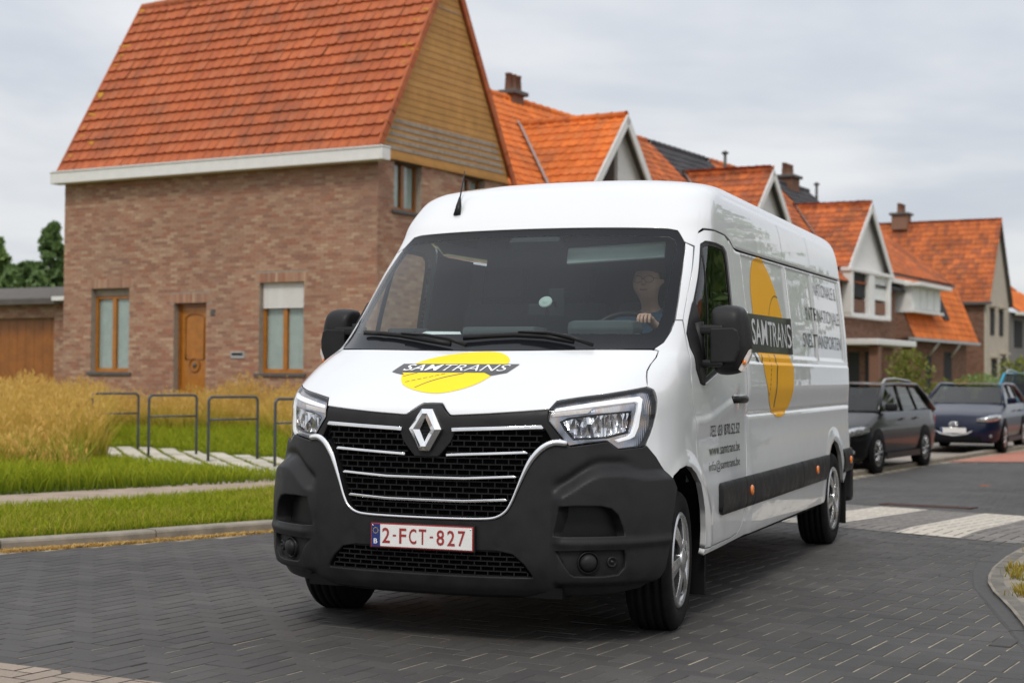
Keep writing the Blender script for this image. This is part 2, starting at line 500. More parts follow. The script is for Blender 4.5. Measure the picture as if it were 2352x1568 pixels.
def taper(v, z):
    t = .026 * sstep(v, -.45, .35) * sstep(-z, -1.25, -.85) + .045 * np.clip((v - .7) / 4.5, 0, 1.1)
    e = np.clip((v - (VR - .09)) / .09, 0, 1)
    return t + .09 * (1 - np.sqrt(1 - e * e))
def base_surf(s, z):
    s = np.asarray(s, float); z = np.asarray(z, float)
    a = np.abs(s); th = np.minimum(a, 1) * (math.pi / 2)
    v0, vs, W, n = V0(z), VS(z), WW(z), NN(z)
    sn = np.clip(np.sin(th), 0, 1); cs = np.clip(np.cos(th), 0, 1)
    u = W * sn ** (2 / n)
    v = vs - (vs - v0) * cs ** (2 / n)
    v = v + np.maximum(a - 1, 0)
    u = u - taper(v, z) * sn
    return np.stack([u * np.sign(s), v, z], -1)
def gbump(x, c, w): return np.exp(-((x - c) / w) ** 2)
def relief(P, s):
    """pressings of the sheet metal, in metres along the surface normal"""
    u, v, z = np.abs(P[..., 0]), P[..., 1], P[..., 2]
    side = sstep(v, 1.30, 1.44) * (1 - sstep(v, 5.02, 5.12))
    zg = 1.985 + .010 * (v - 1.4)
    d = np.zeros_like(z)
    # three recessed panels under the long groove, ribs between them
    rib = np.ones_like(z)
    for c in (2.80, 3.80): rib = rib * (1 - gbump(v, c, .045))
    rib = rib * sstep(v, 1.47, 1.53) * (1 - sstep(v, 4.93, 4.98))
    inz = sstep(z, 1.365, 1.40) * (1 - sstep(z, zg - .028, zg - .008))
    d = d - .013 * rib * inz * side
    d = d - .010 * gbump(z, zg, .010) * side
    # body below the crease stands out a little: the crease catches the light
    d = d + .014 * (1 - sstep(z, 1.325, 1.345)) * sstep(z, 1.05, 1.20) * side
    d = d - .011 * gbump(z, 1.035, .011) * side
    d = d + .006 * (1 - sstep(z, 1.02, 1.05)) * side
    d = d - .005 * gbump(z, 2.295, .016) * sstep(v, 1.2, 1.4) * (1 - sstep(v, 5.0, 5.1))
    # door: soft shoulder under the window and the swage that rises to the rear
    dr = sstep(v, .12, .25) * (1 - sstep(v, 1.30, 1.36))
    zs = 1.02 + .10 * sstep(v, .3, 1.2)
    d = d + .012 * (sstep(z, zs - .10, zs) - sstep(z, zs, zs + .035)) * dr
    d = d - .013 * gbump(z, 1.127, .05) * gbump(v, 1.17, .08) * dr
    # wheel-arch lips
    for c, rz, rr in ((-.02, .33, .49), (4.34, .33, .475)):
        q = np.sqrt((v - c) ** 2 + (z - rz) ** 2)
        d = d + .008 * np.exp(-((q - rr) / .04) ** 2) * (u > .9) * (z > .35)
    # roof beads
    for c in (.34, .60): d = d - .006 * gbump(u, c, .02) * sstep(z, 2.37, 2.40) * sstep(v, 1.5, 1.7)
    return d
def bumper_relief(P):
    u, v, z = np.abs(P[..., 0]), P[..., 1], P[..., 2]
    # the lower corners stand forward of the nose: a crescent-shaped shelf under each headlamp
    k = sstep(u, .590, .645)
    zt = .735 + .105 * sstep(u, .60, .80) - .02 * sstep(u, .85, .95)
    d = .012 + .036 * k * (1 - sstep(z, zt - .06, zt)) * sstep(z, .29, .33)
    d = d - .014 * k * gbump(z, zt + .012, .022) * (1 - sstep(u, .84, .93))
    d = d + .009 * k * gbump(z, .492, .020)
    d = d + .016 * (1 - k) * sstep(z, .53, .56) * (1 - sstep(z, .57, .60)) * 0
    return d
def surf(s, z, off=0.0, rel=relief):
    """point and outward normal of the body at chart position (s, z)"""
    s = np.asarray(s, float); z = np.asarray(z, float); h = 1.2e-3
    def nrm(fn):
        a = fn(s + h, z) - fn(s - h, z); b = fn(s, z + h) - fn(s, z - h)
        n = np.cross(a, b); return n / np.maximum(np.linalg.norm(n, axis=-1, keepdims=True), 1e-12)
    def disp(s_, z_):
        P = base_surf(s_, z_)
        a = base_surf(s_ + h, z_) - base_surf(s_ - h, z_); b = base_surf(s_, z_ + h) - base_surf(s_, z_ - h)
        n = np.cross(a, b); n = n / np.maximum(np.linalg.norm(n, axis=-1, keepdims=True), 1e-12)
        d = off + (rel(P, s_) if rel is relief else rel(P) if rel else 0)
        return P + n * (d[..., None] if np.ndim(d) else d)
    return disp(s, z), nrm(disp)
def s_u(u, z):
    W, n = float(WW(z)), float(NN(z))
    t = min(abs(u) / W, 1.0) ** (n / 2)
    return math.copysign(math.asin(min(t, 1)) / (math.pi / 2), u) if u else 0.0
def s_v(v, z):
    v0, vs, n = float(V0(z)), float(VS(z)), float(NN(z))
    if v >= vs: return 1 + (v - vs)
    return math.acos(min(1, max(0, (vs - v) / (vs - v0)) ** (n / 2))) / (math.pi / 2)
def s_of(q): return s_u(q[1], q[2]) if q[0] == 'u' else s_v(q[1], q[2])
SX = 1.3
def trace(pts, step=.03, closed=True):
    """outline given as ('u'|'v', coordinate, z) points -> dense (s, z) list"""
    out = []
    m = len(pts)
    for i in range(m if closed else m - 1):
        a, b = pts[i], pts[(i + 1) % m]
        if a[0] == b[0]:
            n = max(1, int(math.ceil(math.hypot(a[1] - b[1], a[2] - b[2]) / step)))
            for k in range(n):
                t = k / n
                q = (a[0], a[1] + (b[1] - a[1]) * t, a[2] + (b[2] - a[2]) * t)
                out.append((s_of(q), q[2]))
        else:
            sa, sb = s_of(a), s_of(b)
            n = max(1, int(math.ceil(math.hypot(sa - sb, a[2] - b[2]) / step)))
            for k in range(n):
                t = k / n; out.append((sa + (sb - sa) * t, a[2] + (b[2] - a[2]) * t))
    if not closed: out.append((s_of(pts[-1]), pts[-1][2]))
    return out
def spline(pts, n=6, closed=True):
    """Catmull-Rom through ('u'|'v', a, z) points of one kind"""
    m = len(pts); out = []
    for i in range(m if closed else m - 1):
        p = [np.array(pts[(i + k) % m][1:] if closed else pts[min(max(i + k, 0), m - 1)][1:]) for k in (-1, 0, 1, 2)]
        for k in range(n):
            t = k / n
            q = .5 * (2*p[1] + (p[2]-p[0])*t + (2*p[0]-5*p[1]+4*p[2]-p[3])*t*t + (3*p[1]-p[0]-3*p[2]+p[3])*t**3)
            out.append((pts[0][0], float(q[0]), float(q[1])))
    if not closed: out.append(pts[-1])
    return out
def mirror_u(half):
    """right half of a symmetric outline (all 'u') -> whole outline"""
    return half + [(q[0], -q[1], q[2]) for q in reversed(half) if abs(q[1]) > 1e-6]
def inpoly(P, poly):
    x, y = P[:, 0], P[:, 1]; c = np.zeros(len(P), bool)
    n = len(poly); j = n - 1
    for i in range(n):
        xi, yi = poly[i]; xj, yj = poly[j]
        hit = ((yi > y) != (yj > y)) & (x < (xj - xi) * (y - yi) / (yj - yi + 1e-15) + xi)
        c ^= hit; j = i
    return c
def offset_poly(poly, e):
    P = np.array(poly); n = len(P)
    A = np.sum(P[:, 0] * np.roll(P[:, 1], -1) - np.roll(P[:, 0], -1) * P[:, 1])
    d1 = P - np.roll(P, 1, 0); d2 = np.roll(P, -1, 0) - P
    def nr(d):
        d = d / np.maximum(np.linalg.norm(d, axis=1, keepdims=True), 1e-9)
        return np.stack([-d[:, 1], d[:, 0]], 1)
    nn = nr(d1) + nr(d2)
    nn = nn / np.maximum(np.linalg.norm(nn, axis=1, keepdims=True), .5)
    return P + nn * (e if A > 0 else -e)
def panel(name, pts, mat, parent, holes=(), off=0.0, thick=.018, inset=.0025, grid=(.035, .035), rel=relief, sgn=1, zl=(), raw=False, step=.03):
    """a sheet of the body cut along an outline: follows the surface, has a rounded edge and a return flange"""
    outer = pts if raw else trace(pts, step)
    hl = [h_ if raw else trace(h_, step) for h_ in holes]
    loops = [np.array(outer) * [SX, 1]] + [np.array(q) * [SX, 1] for q in hl]
    ins = []
    for i, lp in enumerate(loops):
        ins.append(offset_poly(lp, inset if i == 0 else -inset) if inset else lp)
    o0 = ins[0]
    mn, mx_ = o0.min(0), o0.max(0)
    xs = np.arange(mn[0] + grid[0] * .5, mx_[0], grid[0]); ys = np.arange(mn[1] + grid[1] * .5, mx_[1], grid[1])
    if zl: ys = np.unique(np.concatenate([ys, [z_ for z_ in zl if mn[1] < z_ < mx_[1]]]))
    G = np.array(np.meshgrid(xs, ys)).reshape(2, -1).T
    keep = inpoly(G, ins[0])
    for hh in ins[1:]: keep &= ~inpoly(G, hh)
    G = G[keep]
    if len(G):
        allb = np.concatenate(ins)
        dmin = np.full(len(G), 9.0)
        for k in range(0, len(G), 4000):
            dd = np.abs(G[k:k + 4000, None] - allb[None]); dmin[k:k + 4000] = np.sqrt((dd ** 2).sum(-1)).min(1)
        G = G[dmin > .35 * min(grid)]
    verts = [tuple(q) for lp in ins for q in lp] + [tuple(q) for q in G]
    edges = []; b = 0
    for lp in ins:
        n = len(lp); edges += [(b + i, b + (i + 1) % n) for i in range(n)]; b += n
    cv, ce, cf, *_ = delaunay_2d_cdt([Vector(q) for q in verts], edges, [], 0, 1e-7)
    cv = np.array([tuple(q) for q in cv]); cf = np.array([f for f in cf if len(f) == 3])
    cen = cv[cf].mean(1)
    ok = inpoly(cen, ins[0])
    for hh in ins[1:]: ok &= ~inpoly(cen, hh)
    cf = cf[ok]
    ar = (cv[cf[:, 1], 0] - cv[cf[:, 0], 0]) * (cv[cf[:, 2], 1] - cv[cf[:, 0], 1]) - (cv[cf[:, 2], 0] - cv[cf[:, 0], 0]) * (cv[cf[:, 1], 1] - cv[cf[:, 0], 1])
    cf[ar < 0] = cf[ar < 0][:, ::-1]
    cf = cf[np.abs(ar) > 1e-10]
    P, Nn = surf(cv[:, 0] / SX, cv[:, 1], off, rel)
    V = [P]; NV = [Nn]; F = [tuple(f) for f in cf]; base = len(P)
    if thick:
        for i, lp in enumerate(loops):
            n = len(lp)
            Pi, Ni = surf(ins[i][:, 0] / SX, ins[i][:, 1], off, rel)
            Po, No = surf(lp[:, 0] / SX, lp[:, 1], off, rel)
            T = Po - Pi; T = T / np.maximum(np.linalg.norm(T, axis=1, keepdims=True), 1e-9)
            e = max(inset, .001)
            Pe = Po - No * e * .8
            Pd = Po - No * thick
            Ne = No + T; Ne = Ne / np.linalg.norm(Ne, axis=1, keepdims=True)
            V += [Pi, Pe, Pe, Pd]; NV += [Ni, Ne, T, T]
            i0, i1, i2, i3 = base, base + n, base + 2 * n, base + 3 * n
            A = np.sum(lp[:, 0] * np.roll(lp[:, 1], -1) - np.roll(lp[:, 0], -1) * lp[:, 1])
            fl = (A > 0) != (i > 0)
            fl = (A > 0) if i == 0 else (A > 0)
            for k in range(n):
                k2 = (k + 1) % n
                q1 = (i0 + k, i1 + k, i1 + k2, i0 + k2); q2 = (i2 + k, i3 + k, i3 + k2, i2 + k2)
                outward = (A > 0) if i == 0 else (A < 0)
                if not outward: q1 = q1[::-1]; q2 = q2[::-1]
                F += [q1, q2]
            base += 4 * n
    V = np.concatenate(V); NV = np.concatenate(NV)
    if sgn < 0:
        V = V * [-1, 1, 1]; NV = NV * [-1, 1, 1]; F = [tuple(reversed(f)) for f in F]
    me = mesh_py(name, V, F, True)
    me.normals_split_custom_set_from_vertices([tuple(q) for q in NV])
    return link(name, me, mat, parent)
def decal(name, pts, mat, parent, off=.0016, rel=relief, grid=(.03, .02), zl=()):
    return panel(name, pts, mat, parent, off=off, thick=0, inset=0, grid=grid, rel=rel, zl=zl)
def text_mesh(body, bold=0.0, shear=0.0):
    """outline of a line of lettering, scaled to the unit box"""
    cu = bpy.data.curves.new('lettering', 'FONT')
    cu.body = body; cu.offset = bold; cu.shear = shear; cu.resolution_u = 3
    o = bpy.data.objects.new('lettering', cu); COL.objects.link(o)
    dg = bpy.context.evaluated_depsgraph_get()
    me = o.evaluated_get(dg).to_mesh()
    V = np.array([tuple(v.co) for v in me.vertices]); F = [tuple(p.vertices) for p in me.polygons]
    o.evaluated_get(dg).to_mesh_clear()
    bpy.data.objects.remove(o); bpy.data.curves.remove(cu)
    return V, F
def lettering(name, body, kind, a0, a1, z0, z1, mat, parent, off=.003, bold=0.0, shear=0.0, rel=relief, capbox=None, slant=0.0):
    V, F = text_mesh(body, bold, shear)
    x0, x1 = V[:, 0].min(), V[:, 0].max()
    y0, y1 = capbox if capbox else (V[:, 1].min(), V[:, 1].max())
    a = a0 + (V[:, 0] - x0) / (x1 - x0) * (a1 - a0)
    z = z0 + (V[:, 1] - y0) / (y1 - y0) * (z1 - z0) + slant * (a - a0)
    s = np.array([s_of((kind, float(p), float(q))) for p, q in zip(a, z)])
    P, Nn = surf(s, z, off, rel)
    me = mesh_py(name, P, F, True)
    # face outwards
    c = np.zeros(3)
    for f in F[:40]:
        c += np.cross(P[f[1]] - P[f[0]], P[f[2]] - P[f[0]])
    if c @ Nn.mean(0) < 0: me.flip_normals()
    return link(name, me, mat, parent)

VAN = empty('delivery_van', (VAN_X, VAN_Y, 0), -VAN_TH)
tag(VAN, 'white panel van with yellow ellipse logo and dark grey bumper driving on the paved road', 'van')
U = lambda *q: [('u', a, z) for a, z in q]
Vv = lambda *q: [('v', a, z) for a, z in q]

# --- bonnet
HL_TOP = [(.592, 1.134), (.69, 1.152), (.783, 1.166), (.86, 1.182), (.925, 1.199)]
b_half = U((0, 1.122), (.048, 1.121), (.062, 1.112), (.112, 1.068), (.125, 1.066), (.30, 1.076), (.45, 1.088), (.572, 1.099), *[(a, z + .004) for a, z in HL_TOP], (.916, 1.222), (.903, 1.250), (.893, 1.278), (.890, 1.31), (.893, 1.345), (.884, 1.376), (.858, 1.381), (.60, 1.379), (.30, 1.374), (0, 1.371))
bonnet = panel('bonnet', mirror_u(b_half), M_WHITE, VAN, thick=.03, grid=(.03, .022))
# --- windscreen surround and glass
ws_half = U((0, 1.376), (.30, 1.379), (.60, 1.384), (.862, 1.389), (.885, 1.42), (.896, 1.48), (.897, 1.545), (.884, 1.66), (.865, 1.80), (.842, 1.93), (.832, 1.97), (.815, 2.015), (.785, 2.035), (.735, 2.046), (.40, 2.057), (0, 2.062))
in_half = U((0, 1.462), (.40, 1.462), (.76, 1.463), (.815, 1.472), (.843, 1.50), (.845, 1.56), (.832, 1.70), (.815, 1.85), (.802, 1.945), (.785, 1.98), (.75, 2.0), (.40, 2.016), (0, 2.021))
frit = panel('windscreen_surround', mirror_u(ws_half), M_FRIT, VAN, holes=[mirror_u(in_half)], off=-.004, thick=.012, inset=.0015, grid=(.04, .03), rel=None)
wsg = panel('windscreen', [(q[0], q[1] * 1.004, q[2]) for q in mirror_u(in_half)], M_WS, VAN, off=-.0045, thick=0, inset=0, grid=(.04, .03), rel=None)
# --- roof with forehead (structured skin from the lower cut line up to the crown)
def z_low(a):
    """lower cut line of the roof shell along the chart"""
    kx = [0, s_u(.735, 2.046), s_u(.785, 2.035), s_u(.832, 1.97) , s_v(.64, 1.955), s_v(.69, 2.02), s_v(.75, 2.052), s_v(.90, 2.055), s_v(1.14, 2.05), s_v(1.25, 2.03), s_v(1.33, 1.992), s_v(1.5, 1.99), s_v(5.16, 2.026)]
    kz = [2.066, 2.050, 2.040, 1.974, 1.951, 2.026, 2.058, 2.061, 2.056, 2.035, 1.996, 1.993, 2.030]
    return np.interp(a, kx, kz)
def roof():
    sm = 1 + (VR - 1.0)
    a = np.concatenate([np.linspace(0, .7, 36), np.linspace(.71, 1.45, 75), np.linspace(1.5, sm - .1, 50), np.linspace(sm - .09, sm, 10)])
    s = np.concatenate([-a[::-1], a[1:]])
    nz = 46
    V = []; NV = []
    lo = z_low(np.abs(s))
    k = np.linspace(0, 1, nz) ; k = 1 - (1 - k) ** 1.55
    S = np.repeat(s[None], nz, 0); Z = lo[None] + (2.4485 - lo[None]) * k[:, None]
    # the chart's flank length differs per height: keep rows ending at the rear face
    vend = VR - VS(Z)
    Sa = np.abs(S); Sa = np.where(Sa > 1, 1 + (Sa - 1) / (sm - 1) * np.minimum(vend, 9), Sa)
    S = np.sign(S) * Sa
    P, Nn = surf(S, Z)
    m = len(s)
    V = P.reshape(-1, 3); NV = Nn.reshape(-1, 3)
    F = []
    for i in range(nz - 1):
        for j in range(m - 1):
            F.append((i * m + j, i * m + j + 1, (i + 1) * m + j + 1, (i + 1) * m + j))
    # crown strip
    b = (nz - 1) * m; h_ = m // 2
    for j in range(h_):
        F.append((b + h_ - j, b + h_ + j, b + h_ + j + 1, b + h_ - j - 1) if j else (b + h_, b + h_ + 1, b + h_ - 1))
    # returned lower edge
    P0, N0 = P[0], Nn[0]
    T = np.zeros_like(P0); T[:, 2] = -1
    e1 = P0 - N0 * .003 + T * .002; e2 = P0 - N0 * .02
    c = len(V)
    V = np.concatenate([V, P0, e1, e1, e2]); NV = np.concatenate([NV, N0, (N0 + T) / np.linalg.norm(N0 + T, axis=1, keepdims=True), T, T])
    for j in range(m - 1):
        F.append((c + j, c + m + j, c + m + j + 1, c + j + 1)); F.append((c + 2 * m + j, c + 3 * m + j, c + 3 * m + j + 1, c + 2 * m + j + 1))
    me = mesh_py('roof', V, F, True)
    me.normals_split_custom_set_from_vertices([tuple(q) for q in NV])
    return link('roof', me, M_WHITE, VAN)
roof_o = roof()
# --- front grille area
band_half = U((0, 1.119), (.046, 1.118), (.060, 1.108), (.110, 1.064), (.125, 1.062), (.30, 1.072), (.45, 1.084), (.570, 1.095), (.574, 1.05), (.575, 1.04), (.640, .955), (.595, .95), (.575, .985), (.562, 1.005), (.50, 1.008), (.14, .985), (.12, .94), (.085, .90), (.06, .872), (0, .870))
trim = panel('grille_trim', mirror_u(band_half), M_PLASTIC, VAN, off=-.004, thick=.03, inset=.004, grid=(.03, .02), rel=None)
gr_half = U((0, 1.0), (.58, 1.02), (.60, .955), (.555, .93), (.515, .875), (.49, .82), (.457, .736), (.432, .673), (.405, .628), (.36, .60), (.29, .592), (0, .588))
panel('grille_back', mirror_u(gr_half), M_DEEP, VAN, off=-.055, thick=0, inset=0, grid=(.06, .06), rel=None)
def grille_width(z): return float(np.interp(z, [.59, .60, .628, .673, .736, .82, .875, .93, .99, 1.02], [.30, .355, .398, .424, .45, .483, .508, .545, .57, .575])) - .012
def mesh_bars(name, z_rows, width, cell, parent, off, skip=lambda u, z: False, depth=.028, bar=.0055):
    mb = MB(); segs = []
    def bar_h(z, u0, u1):
        n = max(2, int((u1 - u0) / .05))
        us = np.linspace(u0, u1, n + 1)
        for i in range(n):
            seg(us[i], z - bar / 2, us[i + 1], z + bar / 2)
    def seg(u0, z0, u1, z1):
        segs.append((u0, z0, u1, z1))
    for i in range(len(z_rows) - 1):
        z0, z1 = z_rows[i], z_rows[i + 1]
        w = width((z0 + z1) / 2)
        if not skip(0, z0): bar_h(z0, -width(z0), width(z0))
        else:
            bar_h(z0, -width(z0), -.10); bar_h(z0, .10, width(z0))
        ph = (i % 2) * cell / 2
        k = -int(w / cell) - 2
        while k * cell + ph < w:
            uu = k * cell + ph; k += 1
            if abs(uu) > w or skip(uu, (z0 + z1) / 2): continue
            seg(uu - bar / 2, z0 + bar / 2, uu + bar / 2, z1 - bar / 2)
    bar_h(z_rows[-1], -width(z_rows[-1]), -.10); bar_h(z_rows[-1], .10, width(z_rows[-1]))
    S_ = []; Zm = []
    for u0, z0, u1, z1 in segs:
        zm = (z0 + z1) / 2; S_ += [s_u(u0, zm), s_u(u1, zm)]; Zm += [zm, zm]
    Q, Nq = surf(np.array(S_), np.array(Zm), 0, None)
    for i, (u0, z0, u1, z1) in enumerate(segs):
        P = []
        for dd in (off, off - depth):
            for k, b in ((0, z0), (1, z0), (1, z1), (0, z1)):
                q, nn_ = Q[2 * i + k], Nq[2 * i + k]
                P.append((q[0] + nn_[0] * dd, q[1] + nn_[1] * dd, b))
        mb.add(P, [(0, 1, 2, 3), (0, 4, 5, 1), (1, 5, 6, 2), (2, 6, 7, 3), (3, 7, 4, 0)])
    return mb.build(name, M_BLACK, parent)
rows = list(np.linspace(.60, 1.0, 16))
mesh_bars('grille_mesh', rows, grille_width, .062, VAN, -.014, skip=lambda u, z: abs(u) < .10 and z > .885)
def chrome_strip(z0, z1, zc, ua, ub, name='chrome_strip', th=.012, both=True):
    for sg in (1, -1):
        half = [('u', ua, z0 + th), ('u', ua + (ub - ua) * .5, (z0 + z1) / 2 + th), ('u', ub - .01, z1 + th), ('u', ub, z1 + th * .3), ('u', ub - .004, z1), ('u', ua + (ub - ua) * .5, (z0 + z1) / 2), ('u', ua, z0)]
        panel(name, half, M_CHROME, VAN, off=.008, thick=.02, inset=.003, grid=(.04, .02), rel=None, sgn=sg)
chrome_strip(.988, 1.006, 0, .128, .555, th=.017)
chrome_strip(.874, .892, 0, .105, .490, th=.012)
def chrome_full(z0, z1, ub, th=.011):
    half = U((0, z0), (.2, z0 + .001), (ub - .005, z1), (ub, z1 + th * .5), (ub - .012, z1 + th), (.2, z0 + th + .001), (0, z0 + th))
    # closed outline running over both sides
    right = U((0, z0), (.2, z0 + .001), (ub - .005, z1), (ub, z1 + th * .5), (ub - .012, z1 + th), (.2, z0 + th + .001), (0, z0 + th))
    left = [('u', -q[1], q[2]) for q in reversed(right[1:-1])]
    panel('chrome_strip', right + left, M_CHROME, VAN, off=.008, thick=.02, inset=.003, grid=(.05, .02), rel=None)
chrome_full(.768, .782, .444)
chrome_full(.664, .676, .405)
# chrome frame of the grille: a U-shaped moulding tapering along its length
uc = [(.652, .940), (.598, .943), (.550, .917), (.509, .867), (.483, .815), (.451, .736), (.426, .673), (.400, .630), (.355, .602), (.289, .593), (.15, .590), (0, .589)]
uc = [(a, z) for _, a, z in spline(U(*uc), 4, closed=False)]
def frame_mesh():
    pts = []; rad = []
    full = [(-a, z) for a, z in uc] + [(a, z) for a, z in reversed(uc[:-1])]
    for a, z in full:
        q, n_ = surf(s_u(a, z), z, .012, None)
        pts.append(tuple(q)); rad.append(.007 + .010 * sstep(z, .70, .93))
    mb = MB(); mb.tube(pts, [float(r) for r in rad], n=10)
    return mb.build('chrome_frame', M_CHROME, VAN)
frame_mesh()
# emblem: bevelled open lozenge
def emblem():
    o_ = [(0, 1.093, .030), (.083, .998, 0), (0, .897, .026)]
    outer = [(-.027, 1.092), (.027, 1.092), (.083, .998), (.024, .897), (-.024, .897), (-.083, .998)]
    inner = [(0, 1.050), (0, 1.050), (.027, .996), (0, .941), (0, .941), (-.027, .996)]
    def at(u_, z_, d):
        q, n_ = surf(s_u(u_, z_), z_, 0, None); y = float(np.interp(z_, [.89, 1.05, 1.10], [-.876, -.868, -.846]))
        return (u_, y - d, z_)
    V = []
    for t, d in ((0, -.01), (0, .016), (.5, .034), (1, .016), (1, -.01)):
        for a, b in zip(outer, inner): V.append(at(a[0] + (b[0] - a[0]) * t, a[1] + (b[1] - a[1]) * t, d))
    F = []
    for r_ in range(4):
        for k in range(6):
            F.append((r_ * 6 + k, r_ * 6 + (k + 1) % 6, (r_ + 1) * 6 + (k + 1) % 6, (r_ + 1) * 6 + k))
    mb = MB(); mb.add(V, F)
    o = mb.build('lozenge_emblem', M_CHROME, VAN, bevel=.0015)
    tag(o, 'chrome open lozenge emblem between the upper grille slots')
    mb = MB()
    for k in range(6): mb.box((0, -.86, .955 + k * .016), (.05, .02, .005))
    mb.build('emblem_grid', M_BLACK, VAN)
emblem()
# --- bumper with intakes, fog lamps and lower grille
bump_half = U((0, .583), (.289, .587), (.358, .596), (.405, .623), (.432, .668), (.457, .731), (.490, .812), (.516, .864), (.553, .910), (.600, .937), (.655, .934), (.668, .925), (.812, .948), (.852, .911), (.931, .919))
bump_side = [('v', -.472, .925), ('v', -.42, .872), ('v', -.375, .812), ('v', -.325, .722), ('v', -.352, .66), ('v', -.385, .56), ('v', -.40, .45), ('v', -.42, .36), ('v', -.455, .305), ('v', -.50, .275)]
bump_low = U((.84, .258), (.54, .248), (.30, .244), (0, .243))
bo = bump_half + bump_side + bump_low
bfull = bo + [('um', q[1], q[2]) if q[0] == 'u' else ('vm', q[1], q[2]) for q in reversed(bo) if not (q[0] == 'u' and q[1] == 0)]
def trace_sym(pts):
    """like trace() for outlines with mirrored ('um','vm') points"""
    out = []
    m = len(pts)
    cv = []
    for q in pts:
        cv.append((-s_of((q[0][0], q[1], q[2])), q[2]) if q[0].endswith('m') else (s_of(q), q[2]))
    for i in range(m):
        a, b = cv[i], cv[(i + 1) % m]
        n = max(1, int(math.ceil(math.hypot(a[0] - b[0], a[1] - b[1]) / .03)))
        for k in range(n):
            t = k / n; out.append((a[0] + (b[0] - a[0]) * t, a[1] + (b[1] - a[1]) * t))
    return out
intake = U((.630, .655), (.70, .659), (.79, .657), (.828, .646), (.852, .618), (.868, .565), (.874, .524), (.608, .524), (.612, .56), (.622, .61))
foghole = U((.615, .457), (.75, .461), (.870, .460), (.876, .44), (.874, .385), (.850, .356), (.80, .350), (.690, .352), (.675, .362), (.656, .39))
lgr = U((0, .445), (.36, .449), (.432, .436), (.484, .391), (.520, .338), (.515, .332), (.3, .330), (0, .329))
lfull = lgr + [('u', -q[1], q[2]) for q in reversed(lgr) if q[1]]
def rawpts(pts, sg=1): return [(sg * s_, z_) for s_, z_ in trace(pts)]
holes = [rawpts(intake), rawpts(intake, -1), rawpts(foghole), rawpts(foghole, -1), rawpts(lfull)]
bumper = panel('front_bumper', trace_sym(bfull), M_PLASTIC, VAN, holes=holes, rel=bumper_relief, thick=.10, inset=.006, grid=(.0135, .0105), raw=True)
for sg in (1, -1):
    # deep intake: floor and back, open to the front
    ib = [('u', .74 + (a - .74) * 1.28, .59 + (z - .59) * 1.45) for _, a, z in intake]
    panel('intake_back', ib, M_BLACK, VAN, rel=None, off=-.028, thick=.04, inset=.002, sgn=sg)
    fh = panel('fog_lamp_housing', foghole, M_PLASTIC, VAN, rel=bumper_relief, off=-.022, thick=0, inset=0, grid=(.02, .02), sgn=sg)
    q, n_ = surf(s_u(.748, .406), .406, 0, bumper_relief)
    zax = Vector((sg * n_[0], n_[1], n_[2]))
    Mt = Matrix.Translation((sg * q[0], q[1], q[2])) @ zax.to_track_quat('Z', 'Y').to_matrix().to_4x4()
    mb = MB(); mb.lathe([(.052, -.03), (.052, -.012), (.047, -.008), (.042, -.016), (.042, -.022)], 28, mat=Mt, close=False)
    mb.build('fog_lamp_ring', M_BLACK, VAN)
    mb = MB(); mb.lathe([(.040, -.022), (.039, -.008), (.034, .003), (.02, .010), (.0, .012)], 28, mat=Mt, close=False)
    mb.build('fog_lamp_cover', M_PLASTIC, VAN)
    q, n_ = surf(s_u(.835, .406), .406, 0, bumper_relief); zax = Vector((sg * n_[0], n_[1], n_[2]))
    Mt = Matrix.Translation((sg * q[0], q[1], q[2])) @ zax.to_track_quat('Z', 'Y').to_matrix().to_4x4()
    mb = MB(); mb.lathe([(.026, -.03), (.026, -.015), (.018, -.012), (.016, -.02), (.009, -.02), (.007, -.008), (0, -.007)], 20, mat=Mt, close=False)
    mb.build('parking_sensor', M_PLASTIC, VAN)
panel('lower_grille_back', rawpts(lfull), M_DEEP, VAN, off=-.045, thick=0, inset=0, grid=(.08, .05), rel=None, raw=True)
mesh_bars('lower_grille_mesh', list(np.linspace(.332, .445, 6)), lambda z: float(np.interp(z, [.33, .39, .436, .449], [.505, .475, .425, .36])), .062, VAN, -.002)
# lower spoiler lip
mb = MB()
for sg in (1,):
    us = np.linspace(-.80, .80, 50)
    top = []; bot = []
    for u_ in us:
        q, n_ = surf(s_u(u_, .235), .235, .010, None); top.append((q[0], q[1], .268)); bot.append((q[0] * .985, q[1] + .03, .222 + .04 * (abs(u_) / .8) ** 4))
    V = top + bot + [(a * .98, b + .25, .224) for a, b, c in bot]; n = len(us)
    mb.add(V, [(i, i + 1, n + i + 1, n + i) for i in range(n - 1)] + [(n + i, n + i + 1, 2 * n + i + 1, 2 * n + i) for i in range(n - 1)], smooth=True)
mb.build('spoiler_lip', M_BLACK, VAN)
# --- licence plate
PLATE_V = -.912
mb = MB(); mb.bbox((0, PLATE_V + .006, .501), (.536, .012, .126), .004); plate = mb.build('licence_plate_frame', M_BLACK, VAN)
mb = MB(); mb.bbox((0, PLATE_V - .002, .501), (.522, .006, .113), .003); mb.build('plate_border', M_PRED, plate)
mb = MB(); mb.box((0.005, PLATE_V - .0055, .501), (.500, .002, .101)); mb.build('licence_plate', M_PLATE, plate)
mb = MB(); mb.box((-.233, PLATE_V - .007, .501), (.044, .002, .103)); mb.build('euro_band', M_PBLUE, plate)
def flat_text(name, body, x0, x1, z0, z1, y, mat, parent, bold=0.0, rot=None):
    V, F = text_mesh(body, bold)
    a, b = V.min(0), V.max(0)
    P = np.stack([x0 + (V[:, 0] - a[0]) / (b[0] - a[0]) * (x1 - x0), np.full(len(V), y), z0 + (V[:, 1] - a[1]) / (b[1] - a[1]) * (z1 - z0)], 1)
    return link(name, mesh_py(name, P, F), mat, parent)
